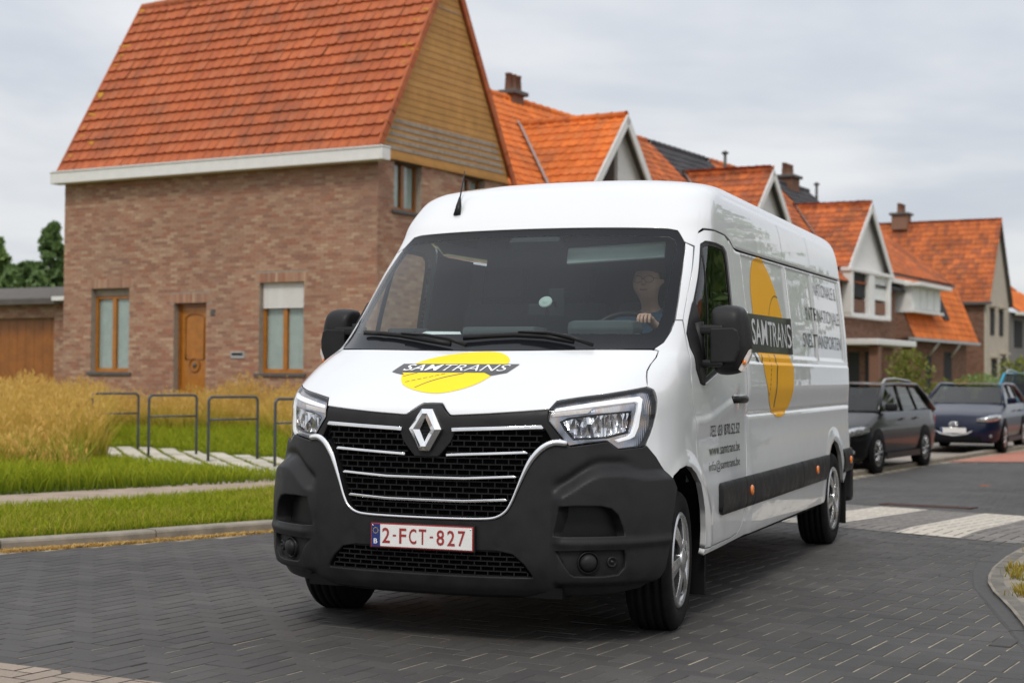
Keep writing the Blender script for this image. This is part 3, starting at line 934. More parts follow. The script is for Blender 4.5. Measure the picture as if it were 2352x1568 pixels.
for body, x0, x1, z0, z1 in (('2', -.200, -.160, .466, .537), ('-', -.145, -.128, .498, .506), ('F', -.112, -.076, .466, .537), ('C', -.062, -.024, .466, .537), ('T', -.012, .026, .466, .537), ('-', .044, .061, .498, .506), ('8', .078, .117, .466, .537), ('2', .132, .170, .466, .537), ('7', .186, .222, .466, .537)):
    flat_text('plate_character', body, x0, x1, z0, z1, PLATE_V - .0082, M_PRED, plate, bold=.012)
flat_text('plate_letter', 'B', -.243, -.224, .462, .485, PLATE_V - .0095, M_WLET, plate, bold=.012)
mb = MB()
for k in range(12):
    w = k * math.pi / 6; mb.lathe([(.0022, 0), (.0022, .001)], 5, mat=Matrix.Translation((-.2335 + .013 * math.cos(w), PLATE_V - .0088, .522 + .013 * math.sin(w))) @ Matrix.Rotation(R(90), 4, 'X'))
mb.build('plate_stars', M_PYEL, plate)
for x in (-.252, .252):
    mb = MB(); mb.ball((x * .985, PLATE_V - .007, .545), (.004, .003, .004), 8, 6); mb.build('plate_screw', M_CHROME, plate)
# --- headlamps
hl = U((.578, 1.098), (.592, 1.131)) + U(*HL_TOP[1:]) + U((.945, 1.192), (.955, 1.172)) + [('v', -.374, 1.13), ('v', -.388, 1.08), ('v', -.412, 1.02), ('v', -.44, .975), ('v', -.47, .938)] + U((.933, .924), (.90, .918), (.853, .914), (.834, .930), (.812, .951), (.74, .942), (.664, .929), (.62, .985), (.573, 1.044), (.572, 1.06))
drl = U((.600, 1.105), (.75, 1.133), (.915, 1.160), (.929, 1.146), (.931, 1.096), (.923, 1.013), (.911, .970), (.896, .959), (.855, .946), (.846, .957), (.887, .971), (.901, .986), (.910, 1.022), (.919, 1.091), (.917, 1.128), (.908, 1.135), (.752, 1.113), (.595, 1.090))
drl_r = trace(drl)
ind = U((.594, 1.087), (.755, 1.108), (.738, 1.080), (.590, 1.062))
ref = U((.640, 1.040), (.676, 1.052), (.80, 1.070), (.900, 1.080), (.898, 1.03), (.890, .992), (.825, .972), (.75, .968), (.690, .966), (.665, .998))
for sg in (1, -1):
    hb = panel('headlamp', hl, M_LENSBOX, VAN, rel=None, off=-.055, thick=0, inset=0, grid=(.03, .03), sgn=sg)
    inner = U((.582, 1.097), (.595, 1.128), (.69, 1.149), (.783, 1.162), (.86, 1.178), (.923, 1.194), (.946, 1.186)) + [('v', -.380, 1.135), ('v', -.394, 1.075), ('v', -.42, 1.01), ('v', -.474, .943)] + U((.930, .927), (.856, .917), (.814, .955), (.74, .946), (.666, .933), (.623, .986), (.577, 1.045))
    panel('lamp_rim', hl, M_BLACK, hb, rel=None, off=-.002, thick=.05, inset=.001, sgn=sg, holes=[inner])
    bz_in = U((.625, 1.040), (.660, 1.058), (.80, 1.080), (.905, 1.092), (.905, 1.03), (.895, .985), (.825, .963), (.75, .958), (.684, .955), (.645, 1.0))
    panel('lamp_bezel', inner, M_BEZEL, hb, rel=None, off=-.020, thick=.03, inset=.002, grid=(.02, .02), sgn=sg, holes=[bz_in])
    panel('daytime_light', drl, M_DRL, hb, rel=None, off=-.006, thick=.02, inset=.003, grid=(.02, .012), sgn=sg)
    panel('indicator', ind, M_LAMPW, hb, rel=None, off=-.012, thick=.02, inset=.002, grid=(.02, .012), sgn=sg)
    panel('reflector', ref, M_REFL, hb, rel=lambda P: -.020 * np.sin((np.abs(P[..., 0]) - .64) / .27 * math.pi * 2) ** 2, off=-.028, thick=.01, inset=.001, grid=(.012, .012), sgn=sg)
    panel('lamp_lens', hl, M_LENS, hb, rel=None, off=.001, thick=0, inset=0, grid=(.03, .02), sgn=sg)
# --- wings, pillars, doors, flanks on both sides
ARCH_F = [(-.322, .726), (-.27, .778), (-.18, .805), (-.06, .815), (.06, .800), (.16, .765), (.235, .71), (.268, .672)]
ARCH_R = [(3.935, .30), (3.945, .42), (3.99, .56), (4.07, .67), (4.18, .748), (4.33, .782), (4.48, .750), (4.60, .67), (4.68, .56), (4.725, .42), (4.735, .30)]
wing = U((.925, 1.204), (.920, 1.223), (.908, 1.250), (.898, 1.279), (.895, 1.31), (.898, 1.345), (.888, 1.379), (.868, 1.388), (.890, 1.42), (.901, 1.48), (.902, 1.535)) + [('v', .228, 1.536), ('v', .190, 1.452), ('v', .135, 1.33), ('v', .120, 1.264), ('v', .15, 1.12), ('v', .205, 1.006), ('v', .215, .94), ('v', .23, .80), ('v', .248, .712)] + [('v', a, z) for a, z in reversed(ARCH_F[:-2])] + [('v', -.37, .812), ('v', -.415, .872), ('v', -.466, .930), ('v', -.43, .98), ('v', -.402, 1.03), ('v', -.378, 1.08), ('v', -.362, 1.14), ('v', -.358, 1.175)] + U((.950, 1.19),)
pillar = U((.902, 1.541), (.889, 1.66), (.870, 1.80), (.847, 1.93), (.838, 1.965)) + [('v', .618, 1.945), ('v', .42, 1.735), ('v', .236, 1.541)]
door = Vv((.240, 1.541), (.42, 1.731), (.625, 1.943), (.665, 1.99), (.70, 2.022), (.76, 2.046), (.90, 2.051), (1.12, 2.046), (1.185, 2.025), (1.215, 1.985), (1.24, 1.85), (1.285, 1.70), (1.335, 1.56), (1.358, 1.42), (1.362, 1.25), (1.360, 1.04), (1.345, .85), (1.315, .68), (1.27, .52), (1.20, .43), (1.10, .385), (.95, .372), (.60, .368), (.38, .368), (.375, .46), (.35, .56), (.305, .64), (.255, .71), (.238, .80), (.223, .94), (.212, 1.006), (.157, 1.12), (.127, 1.264), (.142, 1.33), (.196, 1.452))
win = Vv((.225, 1.455), (.34, 1.595), (.50, 1.765), (.64, 1.925), (.675, 1.965), (.73, 1.986), (.93, 1.988), (1.08, 1.982), (1.14, 1.955), (1.155, 1.90), (1.15, 1.75), (1.135, 1.55), (1.12, 1.40), (1.09, 1.335), (1.0, 1.308), (.70, 1.275), (.45, 1.222), (.36, 1.208), (.30, 1.27), (.24, 1.36))
wg = Vv((.28, 1.475), (.38, 1.60), (.52, 1.755), (.655, 1.91), (.69, 1.945), (.74, 1.962), (.93, 1.964), (1.06, 1.96), (1.105, 1.935), (1.115, 1.88), (1.108, 1.75), (1.092, 1.55), (1.078, 1.40), (1.05, 1.345), (.95, 1.328), (.66, 1.295), (.47, 1.25), (.40, 1.29), (.33, 1.37))
flank = Vv((1.222, 2.025), (1.33, 1.985), (1.5, 1.982), (5.16, 2.018), (5.165, 1.5), (5.165, .72), (5.12, .60), (4.80, .52), (4.735, .44)) + [('v', a, z) for a, z in reversed(ARCH_R[2:-2])] + Vv((3.93, .42), (3.90, .345), (3.0, .350), (1.3, .352), (.38, .330), (.382, .361), (.60, .361), (.95, .365), (1.105, .378), (1.208, .424), (1.278, .516), (1.323, .678), (1.353, .85), (1.368, 1.04), (1.370, 1.25), (1.366, 1.42), (1.343, 1.562), (1.293, 1.70), (1.248, 1.85))
ZL = (1.365, 1.375, 1.385, 1.395, 1.33, 1.34, 1.32, 1.345, 1.02, 1.028, 1.036, 1.044, 1.052, 1.955, 1.965, 1.975, 1.985, 1.995, 2.005)
for sg in (1, -1):
    panel('front_wing', wing, M_WHITE, VAN, sgn=sg, grid=(.016, .013), thick=.03)
    panel('windscreen_pillar', pillar, M_WHITE, VAN, sgn=sg, grid=(.02, .03))
    d_ = panel('door', door, M_WHITE, VAN, holes=[win], sgn=sg, grid=(.018, .010), thick=.03)
    panel('window_seal', win, M_BLACK, d_, holes=[wg], sgn=sg, off=-.010, thick=.02, inset=.002, rel=None)
    panel('window_pane', wg, M_SG, d_, sgn=sg, off=-.014, thick=0, inset=0, grid=(.06, .05), rel=None)
    panel('window_divider', Vv((.655, 1.91), (.68, 1.94), (.50, 1.27), (.475, 1.265)), M_BLACK, d_, sgn=sg, off=-.012, thick=.02, inset=.001, rel=None)
    # handle
    hb_ = []
    for k in range(7):
        t = k / 6; vv = .985 + .30 * t
        q, n_ = surf(s_v(vv, 1.125), 1.125, .004 + .030 * math.sin(math.pi * min(1, t * 1.0)) ** .5, None); hb_.append((sg * q[0], q[1], q[2]))
    mb = MB(); mb.tube(hb_, .017, 10, flat=1.25); mb.build('door_handle', M_BLACK, d_)
    fl_ = panel('side_panel', flank, M_WHITE, VAN, sgn=sg, grid=(.03, .02), thick=.03, zl=ZL)
    for sv in (2.78, 3.78): panel('panel_seam', Vv((sv - .003, 2.035), (sv + .003, 2.035), (sv + .004, 2.285), (sv - .002, 2.285)), M_ZSEAM, fl_, sgn=sg, off=.0008, thick=0, inset=0)  # flat grey line drawn in place of a pressed seam
    # rub strips
    for a0, a1, lead in ((.632, 1.222, .05), (1.228, 1.418, 0), (1.424, 2.955, 0), (2.963, 3.93, 0)):
        pts = Vv((a0, .535), (a0 + lead, .510), (a1, .510), (a1, .690), (a0 + lead * .4, .690), (a0, .675))
        if a1 > 3.5: pts = Vv((a0, .510), (3.93, .510), (3.965, .60), (4.03, .690), (a0, .690))
        panel('rub_strip', pts, M_PLASTIC, VAN, rel=lambda P: .022 * (1 - ((P[..., 2] - .60) / .10) ** 4), off=.004, thick=.03, inset=.006, grid=(.05, .016), sgn=sg)
    panel('rub_strip', Vv((4.70, .515), (5.15, .52), (5.165, .70), (4.66, .702), (4.71, .60)), M_PLASTIC, VAN, rel=lambda P: .022 * (1 - ((P[..., 2] - .605) / .105) ** 4), off=.004, thick=.03, inset=.006, grid=(.05, .016), sgn=sg)
    for vv in (1.325, 3.46, 4.95):
        q, n_ = surf(s_v(vv, .606), .606, .026, None)
        Mt = Matrix.Translation((sg * q[0], q[1], q[2])) @ Vector((sg * n_[0], n_[1], n_[2])).to_track_quat('Z', 'Y').to_matrix().to_4x4()
        mb = MB(); mb.lathe([(.030, -.006), (.030, .004), (.024, .010), (0, .013)], 20, mat=Mt, close=False); mb.build('side_marker', M_AMBER, VAN)
# --- mirrors on double arms
def mirror_unit(sg):
    prof = [(1.052, 1.615), (1.11, 1.624), (1.172, 1.619), (1.200, 1.600), (1.214, 1.555), (1.226, 1.49), (1.234, 1.42), (1.234, 1.385), (1.215, 1.33), (1.192, 1.278), (1.15, 1.263), (1.09, 1.258), (1.058, 1.268), (1.046, 1.30), (1.038, 1.38), (1.034, 1.48), (1.032, 1.57), (1.038, 1.602)]
    c = np.array([1.13, 1.44])
    V = []; F = []; n = len(prof)
    rings = [(.40, .318), (.72, .328), (.90, .350), (.985, .39), (1.0, .43), (1.0, .475), (.97, .485)]
    for k, y in rings:
        for a, z in prof:
            V.append((sg * (c[0] + (a - c[0]) * k), y + .03 * (a - 1.03), c[1] + (z - c[1]) * k))
    for i in range(len(rings) - 1):
        for k in range(n): F.append((i * n + k, i * n + (k + 1) % n, (i + 1) * n + (k + 1) % n, (i + 1) * n + k))
    F.append(tuple(range(n))); F.append(tuple(range((len(rings) - 1) * n, len(rings) * n)))
    mb = MB(); mb.add(V, F, True)
    o = mb.build('mirror_housing', M_PLASTIC, VAN)
    md = o.modifiers.new('sub', 'SUBSURF'); md.levels = 1; md.render_levels = 2
    tag(o, 'black double arm door mirror housing')
    # raised cover plate on the front
    mb = MB()
    cov = [(1.05, 1.500), (1.17, 1.502), (1.192, 1.488), (1.202, 1.44), (1.200, 1.385), (1.175, 1.325), (1.05, 1.32)]
    V = [(sg * a, .317 - .014 + .10 * max(0, a - 1.14) ** 1.0, z) for a, z in cov] + [(sg * a, .345, z) for a, z in cov]
    m_ = len(cov); mb.add(V, [tuple(range(m_)), tuple(range(2 * m_ - 1, m_ - 1, -1))] + [(i, (i + 1) % m_, m_ + (i + 1) % m_, m_ + i) for i in range(m_)])
    mb.build('mirror_cover', M_PLASTIC, o, bevel=.008)
    for z0, z1 in ((1.468, 1.516), (1.300, 1.338)):
        mb = MB(); mb.bbox((sg * 1.03, .345, (z0 + z1) / 2), (.175, .075, z1 - z0), .014); mb.build('mirror_arm', M_PLASTIC, o)
    # mirror glass faces the rear
    mb = MB(); mb.bbox((sg * 1.13, .49, 1.45), (.15, .012, .28), .004); mb.build('mirror_glass', M_CHROME, o)
    # indicator in the outer lower corner
    mb = MB()
    pts = [(1.244, 1.395), (1.232, 1.385), (1.205, 1.335), (1.183, 1.288), (1.200, 1.275), (1.226, 1.318), (1.246, 1.365)]
    mb.add([(sg * a, .372 + .25 * (a - 1.2), z) for a, z in pts] + [(sg * a, .42, z) for a, z in pts], [tuple(range(7)), tuple(range(13, 6, -1))] + [(i, (i + 1) % 7, 7 + (i + 1) % 7, 7 + i) for i in range(7)])
    ii = mb.build('mirror_indicator', M_LAMPW, o, bevel=.004)
    mb = MB(); mb.ball((sg * 1.214, .370, 1.325), (.010, .008, .013), 10, 8); mb.build('indicator_bulb', M_AMBER, o)
    # triangular foot on the door corner
    tri = Vv((.21, 1.470), (.28, 1.545), (.365, 1.63), (.40, 1.655), (.375, 1.52), (.385, 1.42), (.385, 1.28), (.36, 1.205), (.30, 1.215), (.22, 1.29), (.19, 1.40))
    panel('mirror_foot', tri, M_PLASTIC, o, sgn=sg, off=.012, thick=.03, inset=.008, grid=(.03, .03), rel=None)
    mb = MB(); mb.tube([(sg * .975, .33, 1.53), (sg * .985, .34, 1.42), (sg * .99, .35, 1.30)], [.035, .028, .035], 10); mb.build('mirror_bracket', M_PLASTIC, o)
for sg in (1, -1): mirror_unit(sg)
# --- wheels
def wheel(name, x, y, sg, steer=0.0):
    rt = empty(name, (x, y, .345), steer, VAN)
    w = .1125
    prof = [(.232, -w + .015), (.25, -w + .004), (.285, -w), (.318, -w + .003), (.333, -w + .016), (.3435, -w + .034)]
    for g in (-.062, -.021, .021, .062):
        prof += [(.346, g - .008), (.338, g - .006), (.338, g + .006), (.346, g + .008)]
    prof += [(.3435, w - .034), (.333, w - .016), (.318, w - .003), (.285, w), (.25, w - .004), (.232, w - .015)]
    mb = MB(); mb.lathe(prof, 56, axis='X', close=False); mb.build('tyre', M_TYRE, rt)
    f = sg
    mb = MB(); mb.lathe([(.235, f * -.09), (.232, f * .07), (.215, f * .055), (.10, f * .045), (0, f * .045)], 40, axis='X', close=False); mb.build('rim', M_DEEP, rt)
    hc = []
    mb = MB(); mb.lathe([(.236, f * .085), (.236, f * .104), (.226, f * .113), (.208, f * .106), (.200, f * .090)], 48, axis='X', close=False)
    # six swept spokes
    for k in range(6):
        w0 = k * math.pi / 3
        pts = []
        for r_, half, h_ in ((.045, .030, .112), (.10, .030, .118), (.16, .036, .112), (.212, .046, .102)):
            ww = w0 + (r_ - .05) * 1.1
            ca, sa = math.cos(ww), math.sin(ww)
            pts.append([(f * h_, r_ * ca - half * sa, r_ * sa + half * ca), (f * (h_ + .008), r_ * ca, r_ * sa), (f * h_, r_ * ca + half * sa, r_ * sa - half * ca), (f * (h_ - .03), r_ * ca + half * sa * .8, r_ * sa - half * ca * .8), (f * (h_ - .03), r_ * ca - half * sa * .8, r_ * sa + half * ca * .8)])
        V = [q for g in pts for q in g]; F = []
        for i in range(3):
            for j in range(5): F.append((i * 5 + j, i * 5 + (j + 1) % 5, (i + 1) * 5 + (j + 1) % 5, (i + 1) * 5 + j))
        mb.add(V, F)
    mb.lathe([(.062, f * .09), (.060, f * .122), (.045, f * .128), (.0, f * .129)], 28, axis='X', close=False)
    mb.build('hubcap', M_ALLOY, rt, bevel=.002)
    return rt
wheel('front_wheel', .876, 0, 1, R(5.5)); wheel('front_wheel', -.876, 0, -1, R(5.5))
wheel('rear_wheel', .868, 4.332, 1); wheel('rear_wheel', -.868, 4.332, -1)
# dark wheel houses, underbody and axle
for sg in (1, -1):
    for cy_, r_ in ((0, .47), (4.335, .46)):
        mb = MB(); n = 18; V = []
        for i in range(n + 1):
            w = math.pi * (.02 + .98 * i / n)
            for x_ in (sg * .60, sg * .985 if cy_ < 1 else sg * .945): V.append((x_, cy_ - r_ * math.cos(w), .33 + r_ * math.sin(w)))
        F = [(2 * i, 2 * i + 1, 2 * i + 3, 2 * i + 2) for i in range(n)]
        F.append(tuple(range(0, 2 * n + 2, 2)))
        mb.add(V, F); mb.build('wheel_house', M_DEEP, VAN)
mb = MB()
mb.box((0, 2.2, .36), (1.2, 5.6, .10)); mb.box((0, 2.17, .33), (1.86, 3.35, .04)); mb.box((0, 4.93, .40), (1.8, .36, .05)); mb.box((0, -.62, .26), (1.3, .35, .05))
mb.tube([(-.8, 4.332, .33), (.8, 4.332, .33)], .05, 10); mb.tube([(.35, .6, .26), (.38, 3.6, .27)], .045, 8)
mb.build('underbody', M_DEEP, VAN)
# sill lips and mud flaps
for sg in (1, -1):
    mb = MB(); mb.bbox((sg * (.925 if sg > 0 else .86), .47, .285), (.13, .012, .34), .02); fl2 = mb.build('mud_flap', M_BLACK, VAN)
    mb = MB(); mb.bbox((sg * .89, 4.80, .30), (.20, .012, .36), .02); mb.build('mud_flap', M_BLACK, VAN)
    mb = MB(); mb.bbox((sg * .93, 5.12, .45), (.12, .12, .36), .04); mb.build('rear_bumper_corner', M_PLASTIC, VAN)
    mb = MB(); mb.bbox((sg * .885, 5.165, 1.05), (.09, .03, .62), .012); mb.build('tail_lamp', simple('tail_lamp_red', (.45, .02, .015, 1), .15, coat=1) if 'tail_lamp_red' not in MATS else MATS['tail_lamp_red'], VAN)
# rear face
mb = MB()
zz = [.36, .6, .9, 1.3, 1.7, 2.0, 2.2, 2.3, 2.37, 2.42, 2.445]
rw = [float(WW(z)) - float(taper(5.08, z)) - .012 for z in zz]
poly = [(-w, z) for w, z in zip(rw, zz)] + [(w, z) for w, z in reversed(list(zip(rw, zz)))]
mb.prism(poly, VR - .02, VR - .005, axis='Y'); mb.build('rear_doors', M_WHITE, VAN)
mb = MB(); mb.bbox((0, 5.2, .47), (1.9, .10, .20), .03); mb.build('rear_bumper', M_PLASTIC, VAN)
# --- wipers and aerial
def wiper(pts, blade):
    mb = MB(); P = []
    for u_, z_, d in pts:
        q, n_ = surf(s_u(u_, z_), z_, d, None); P.append(tuple(q))
    mb.tube(P, [.011, .010, .008, .006][:len(P)] if len(P) <= 4 else .008, 8)
    Q = []
    for u_, z_, d in blade:
        q, n_ = surf(s_u(u_, z_), z_, d, None); Q.append(tuple(q))
    mb.tube(Q, .010, 6, flat=1.4)
    return mb.build('wiper', M_BLACK, VAN)
wiper([(-.05, 1.384, .02), (-.16, 1.405, .035), (-.30, 1.425, .035), (-.45, 1.440, .03)], [(-.72, 1.458, .016), (-.60, 1.452, .016), (-.46, 1.440, .016), (-.30, 1.416, .016), (-.14, 1.392, .016)])
wiper([(.60, 1.386, .02), (.48, 1.412, .035), (.36, 1.435, .035), (.20, 1.445, .03)], [(-.09, 1.424, .016), (.05, 1.435, .016), (.18, 1.440, .016), (.34, 1.432, .016), (.50, 1.405, .016)])
q, n_ = surf(s_u(-.535, 2.175), 2.175, 0, None)
mb = MB(); mb.tube([(q[0], q[1] - .015, q[2] - .01), (q[0] - .004, q[1] + .02, q[2] + .05), (q[0] - .01, q[1] + .05, q[2] + .10)], [.022, .016, .006], 10, flat=.7)
mb.tube([(q[0] - .01, q[1] + .05, q[2] + .09), (q[0] - .055, q[1] + .22, q[2] + .27)], [.0045, .003], 6)
mb.build('aerial', M_BLACK, VAN)
# --- lettering and logos
el = spline(U((-.279, 1.251), (-.226, 1.202), (-.120, 1.172), (-.011, 1.162), (.085, 1.178), (.166, 1.213), (.218, 1.272), (.232, 1.322), (.165, 1.357), (.078, 1.366), (-.05, 1.358), (-.174, 1.337), (-.258, 1.306), (-.290, 1.278)), 4)
lg = decal('bonnet_logo', el, M_YEL, VAN, rel=relief, grid=(.03, .012))
decal('logo_bar', U((-.320, 1.302), (.300, 1.303), (.268, 1.2605), (-.205, 1.259), (-.285, 1.259), (-.262, 1.247), (-.345, 1.262)), M_GREYV, lg, off=.0028, grid=(.03, .012))
decal('logo_bar_fold', U((.268, 1.2615), (.150, 1.2615), (.196, 1.246)), M_GREYV, lg, off=.0022)
lettering('logo_lettering', 'SAM', 'u', -.292, -.092, 1.2665, 1.2975, M_WLET, lg, off=.0048, bold=.011, shear=.25)
lettering('logo_lettering', 'TRANS', 'u', -.084, .262, 1.2665, 1.2975, M_WLET, lg, off=.0048, bold=-.004, shear=.25)
def line_decal(name, pts, w, mat, parent, off=.0026):
    P = spline(pts, 6, closed=False)
    a = [(k, x, z + w / 2) for k, x, z in P]; b = [(k, x, z - w / 2) for k, x, z in reversed(P)]
    return decal(name, a + b, mat, parent, off=off, grid=(.04, .02))
line_decal('logo_line', U((-.150, 1.187), (-.10, 1.215), (-.03, 1.239), (.05, 1.257)), .004, M_GREYV, lg)
line_decal('logo_line', U((-.262, 1.240), (-.24, 1.247), (-.20, 1.2575)), .003, M_GREYV, lg)
for k in range(7):
    u0 = -.222 + k * .026; line_decal('logo_dash', U((u0, 1.213 + k * .0062), (u0 + .009, 1.2155 + k * .0062), (u0 + .018, 1.2175 + k * .0062)), .0026, M_GREYV, lg)
el2 = spline(Vv((1.70, 1.72), (1.745, 1.855), (1.86, 1.958), (2.02, 1.988), (2.17, 1.965), (2.34, 1.885), (2.50, 1.755), (2.63, 1.58), (2.71, 1.39), (2.725, 1.23), (2.66, 1.10), (2.50, 1.025), (2.26, 1.00), (2.08, 1.04), (1.93, 1.14), (1.80, 1.30), (1.72, 1.50)), 4)
lg2 = decal('side_logo', el2, M_AMB_V, VAN, grid=(.035, .012), zl=ZL, off=.002)
decal('logo_bar', Vv((1.55, 1.626), (2.82, 1.638), (2.842, 1.400), (1.665, 1.400), (1.70, 1.335), (1.655, 1.345), (1.575, 1.455)), M_GREYV, lg2, off=.0034, grid=(.035, .012), zl=ZL)
lettering('logo_lettering', 'SAM', 'v', 1.62, 2.06, 1.445, 1.600, M_SILV, lg2, off=.0052, bold=.012)
lettering('logo_lettering', 'TRANS', 'v', 2.09, 2.78, 1.440, 1.597, M_SILV, lg2, off=.0052, bold=0)
line_decal('logo_line', Vv((2.16, 1.64), (2.26, 1.72), (2.38, 1.765), (2.50, 1.765)), .007, M_GREYV, lg2, .0034)
for pts in (Vv((1.79, 1.335), (1.84, 1.39)), Vv((2.13, 1.065), (2.16, 1.20), (2.20, 1.32), (2.23, 1.395))):
    P = spline(pts, 5, closed=False)
    decal('logo_line', [(k, x + .012, z) for k, x, z in P] + [(k, x - .012, z) for k, x, z in reversed(P)], M_GREYV, lg2, off=.0034, zl=ZL)
for k in range(9):
    z0 = 1.14 + k * .029; x0 = 1.945 + k * .012
    decal('logo_dash', Vv((x0 - .006, z0), (x0 + .006, z0), (x0 + .012, z0 + .018), (x0, z0 + .018)), M_GREYV, lg2, off=.0034)
lettering('side_lettering', 'NATIONALE &', 'v', 3.88, 4.86, 1.848, 1.945, M_GREYV, VAN, bold=0)
lettering('side_lettering', 'INTERNATIONALE', 'v', 3.47, 4.90, 1.655, 1.752, M_GREYV, VAN, bold=0)
lettering('side_lettering', 'SNELTRANSPORTEN', 'v', 3.28, 4.89, 1.462, 1.560, M_GREYV, VAN, bold=0)
lettering('door_lettering', 'TEL 03/ 870.52.52', 'v', .49, 1.19, .935, .995, M_GREYV, VAN, bold=.004)
lettering('door_lettering', 'www.samtrans.be', 'v', .475, 1.18, .838, .893, M_GREYV, VAN, bold=.0)
lettering('door_lettering', 'info@samtrans.be', 'v', .45, 1.155, .745, .808, M_GREYV, VAN, bold=.0)
# --- cab interior
mb = MB()
dp = [(-.02, .8), (-.02, 1.40), (.20, 1.455), (.38, 1.475), (.46, 1.45), (.50, 1.36), (.52, 1.1), (.52, .7)]
mb.prism(dp, -.80, .80, axis='X'); mb.prism([(-.20, 1.2), (-.20, 1.385), (-.02, 1.425), (-.02, 1.2)], -.55, .55, axis='X'); dash = mb.build('dashboard', M_INT, VAN, bevel=.012)
mb = MB(); mb.bbox((-.1, .36, 1.485), (.42, .22, .05), .02); mb.bbox((.45, .42, 1.50), (.38, .20, .09), .04); mb.build('instrument_hood', M_INT, VAN)
mb = MB(); mb.prism([(-.86, .62), (.86, .62), (.86, 1.5), (.78, 2.10), (-.78, 2.10), (-.86, 1.5)], 1.78, 1.82, axis='Y'); mb.build('bulkhead', M_INT, VAN)
mb = MB(); mb.box((0, .9, .66), (1.7, 1.9, .05)); mb.build('cab_floor', M_INT, VAN)
def liner():
    s = np.linspace(-1.9, 1.9, 60); V = []; F = []
    zz = np.linspace(2.07, 2.19, 4)
    for z in zz:
        P, n_ = surf(s * 0 + np.clip(s, -1 - (1.8 - VS(z)), 1 + (1.8 - VS(z))), np.full(60, z), -.035, None); V += [tuple(q) for q in P]
    for i in range(3):
        for j in range(59): F.append((i * 60 + j, i * 60 + j + 1, (i + 1) * 60 + j + 1, (i + 1) * 60 + j))
    me = mesh_py('headlining', V, F, True); link('headlining', me, M_INT, VAN)
liner()
mb = MB(); mb.box((0, 1.38, 2.14), (1.5, .8, .02)); mb.build('roof_shelf', M_INT, VAN)
for sg in (1, -1):
    panel('door_card', Vv((.20, .72), (1.33, .72), (1.33, 1.30), (.95, 1.30), (.70, 1.27), (.45, 1.22), (.30, 1.22), (.20, 1.3)), M_INT, VAN, sgn=sg, off=-.06, thick=0, inset=0, rel=None)
    # inner side of the windscreen pillar
    panel('pillar_trim', U((.885, 1.42), (.89, 1.545), (.88, 1.66), (.86, 1.80), (.84, 1.93), (.83, 1.97)) + [('v', .67, 1.96), ('v', .45, 1.72), ('v', .27, 1.50)], M_INTL, VAN, sgn=sg, off=-.035, thick=0, inset=0, rel=None)
    panel('rear_pillar_trim', Vv((1.20, 1.98), (1.36, 1.98), (1.75, 1.98), (1.75, .75), (1.33, .75), (1.33, 1.28), (1.16, 1.32)), M_INT, VAN, sgn=sg, off=-.045, thick=0, inset=0, rel=None)
def seat(x):
    mb = MB()
    mb.bbox((x, 1.05, 1.0), (.50, .52, .16), .05)
    Mt = Matrix.Translation((x, 1.33, 1.36)) @ Matrix.Rotation(R(-12), 4, 'X')
    mb.bbox((0, 0, 0), (.50, .14, .66), .06, mat=Mt)
    mb.bbox((0, -.01, .45), (.27, .11, .20), .05, mat=Mt)
    mb.tube([(-.06, 0, .30), (-.06, 0, .40)], .008, 6, mat=Mt); mb.tube([(.06, 0, .30), (.06, 0, .40)], .008, 6, mat=Mt)
    return mb.build('seat', M_SEAT, VAN)
for x in (.47, -.08, -.52): seat(x)
# steering wheel
Mt = Matrix.Translation((.46, .66, 1.44)) @ Matrix.Rotation(R(52), 4, 'X')
mb = MB(); mb.tube([(.20 * math.cos(w), .20 * math.sin(w), 0) for w in np.linspace(0, 2 * math.pi, 40, endpoint=False)], .016, 10, closed=True, mat=Mt)
mb.bbox((0, 0, -.02), (.16, .13, .05), .02, mat=Mt)
for w in (0, math.pi, -math.pi / 2): mb.tube([(.06 * math.cos(w), .06 * math.sin(w), -.015), (.195 * math.cos(w), .195 * math.sin(w), 0)], .013, 8, mat=Mt)
mb.tube([(0, 0, -.03), (0, 0, -.30)], .03, 10, mat=Mt)
mb.build('steering_wheel', M_BLACK, VAN)
mb = MB(); mb.box((0, 0, 0), (.21, .297, .002), mat=Matrix.Translation((-.38, .16, 1.452)) @ Matrix.Rotation(.5, 4, 'Z') @ Matrix.Rotation(R(13), 4, 'X')); mb.build('paper', M_WLET, VAN)
mb = MB(); mb.bbox((-.60, .20, 1.475), (.16, .22, .05), .015); mb.build('glove_box_pouch', M_SEAT, VAN)
mb = MB(); mb.tube([(.74, 1.30, 1.72), (.62, 1.10, 1.60), (.44, 1.03, 1.36), (.28, 1.08, 1.12)], .022, 6, flat=.25); mb.build('seat_belt', M_BLACK, VAN)
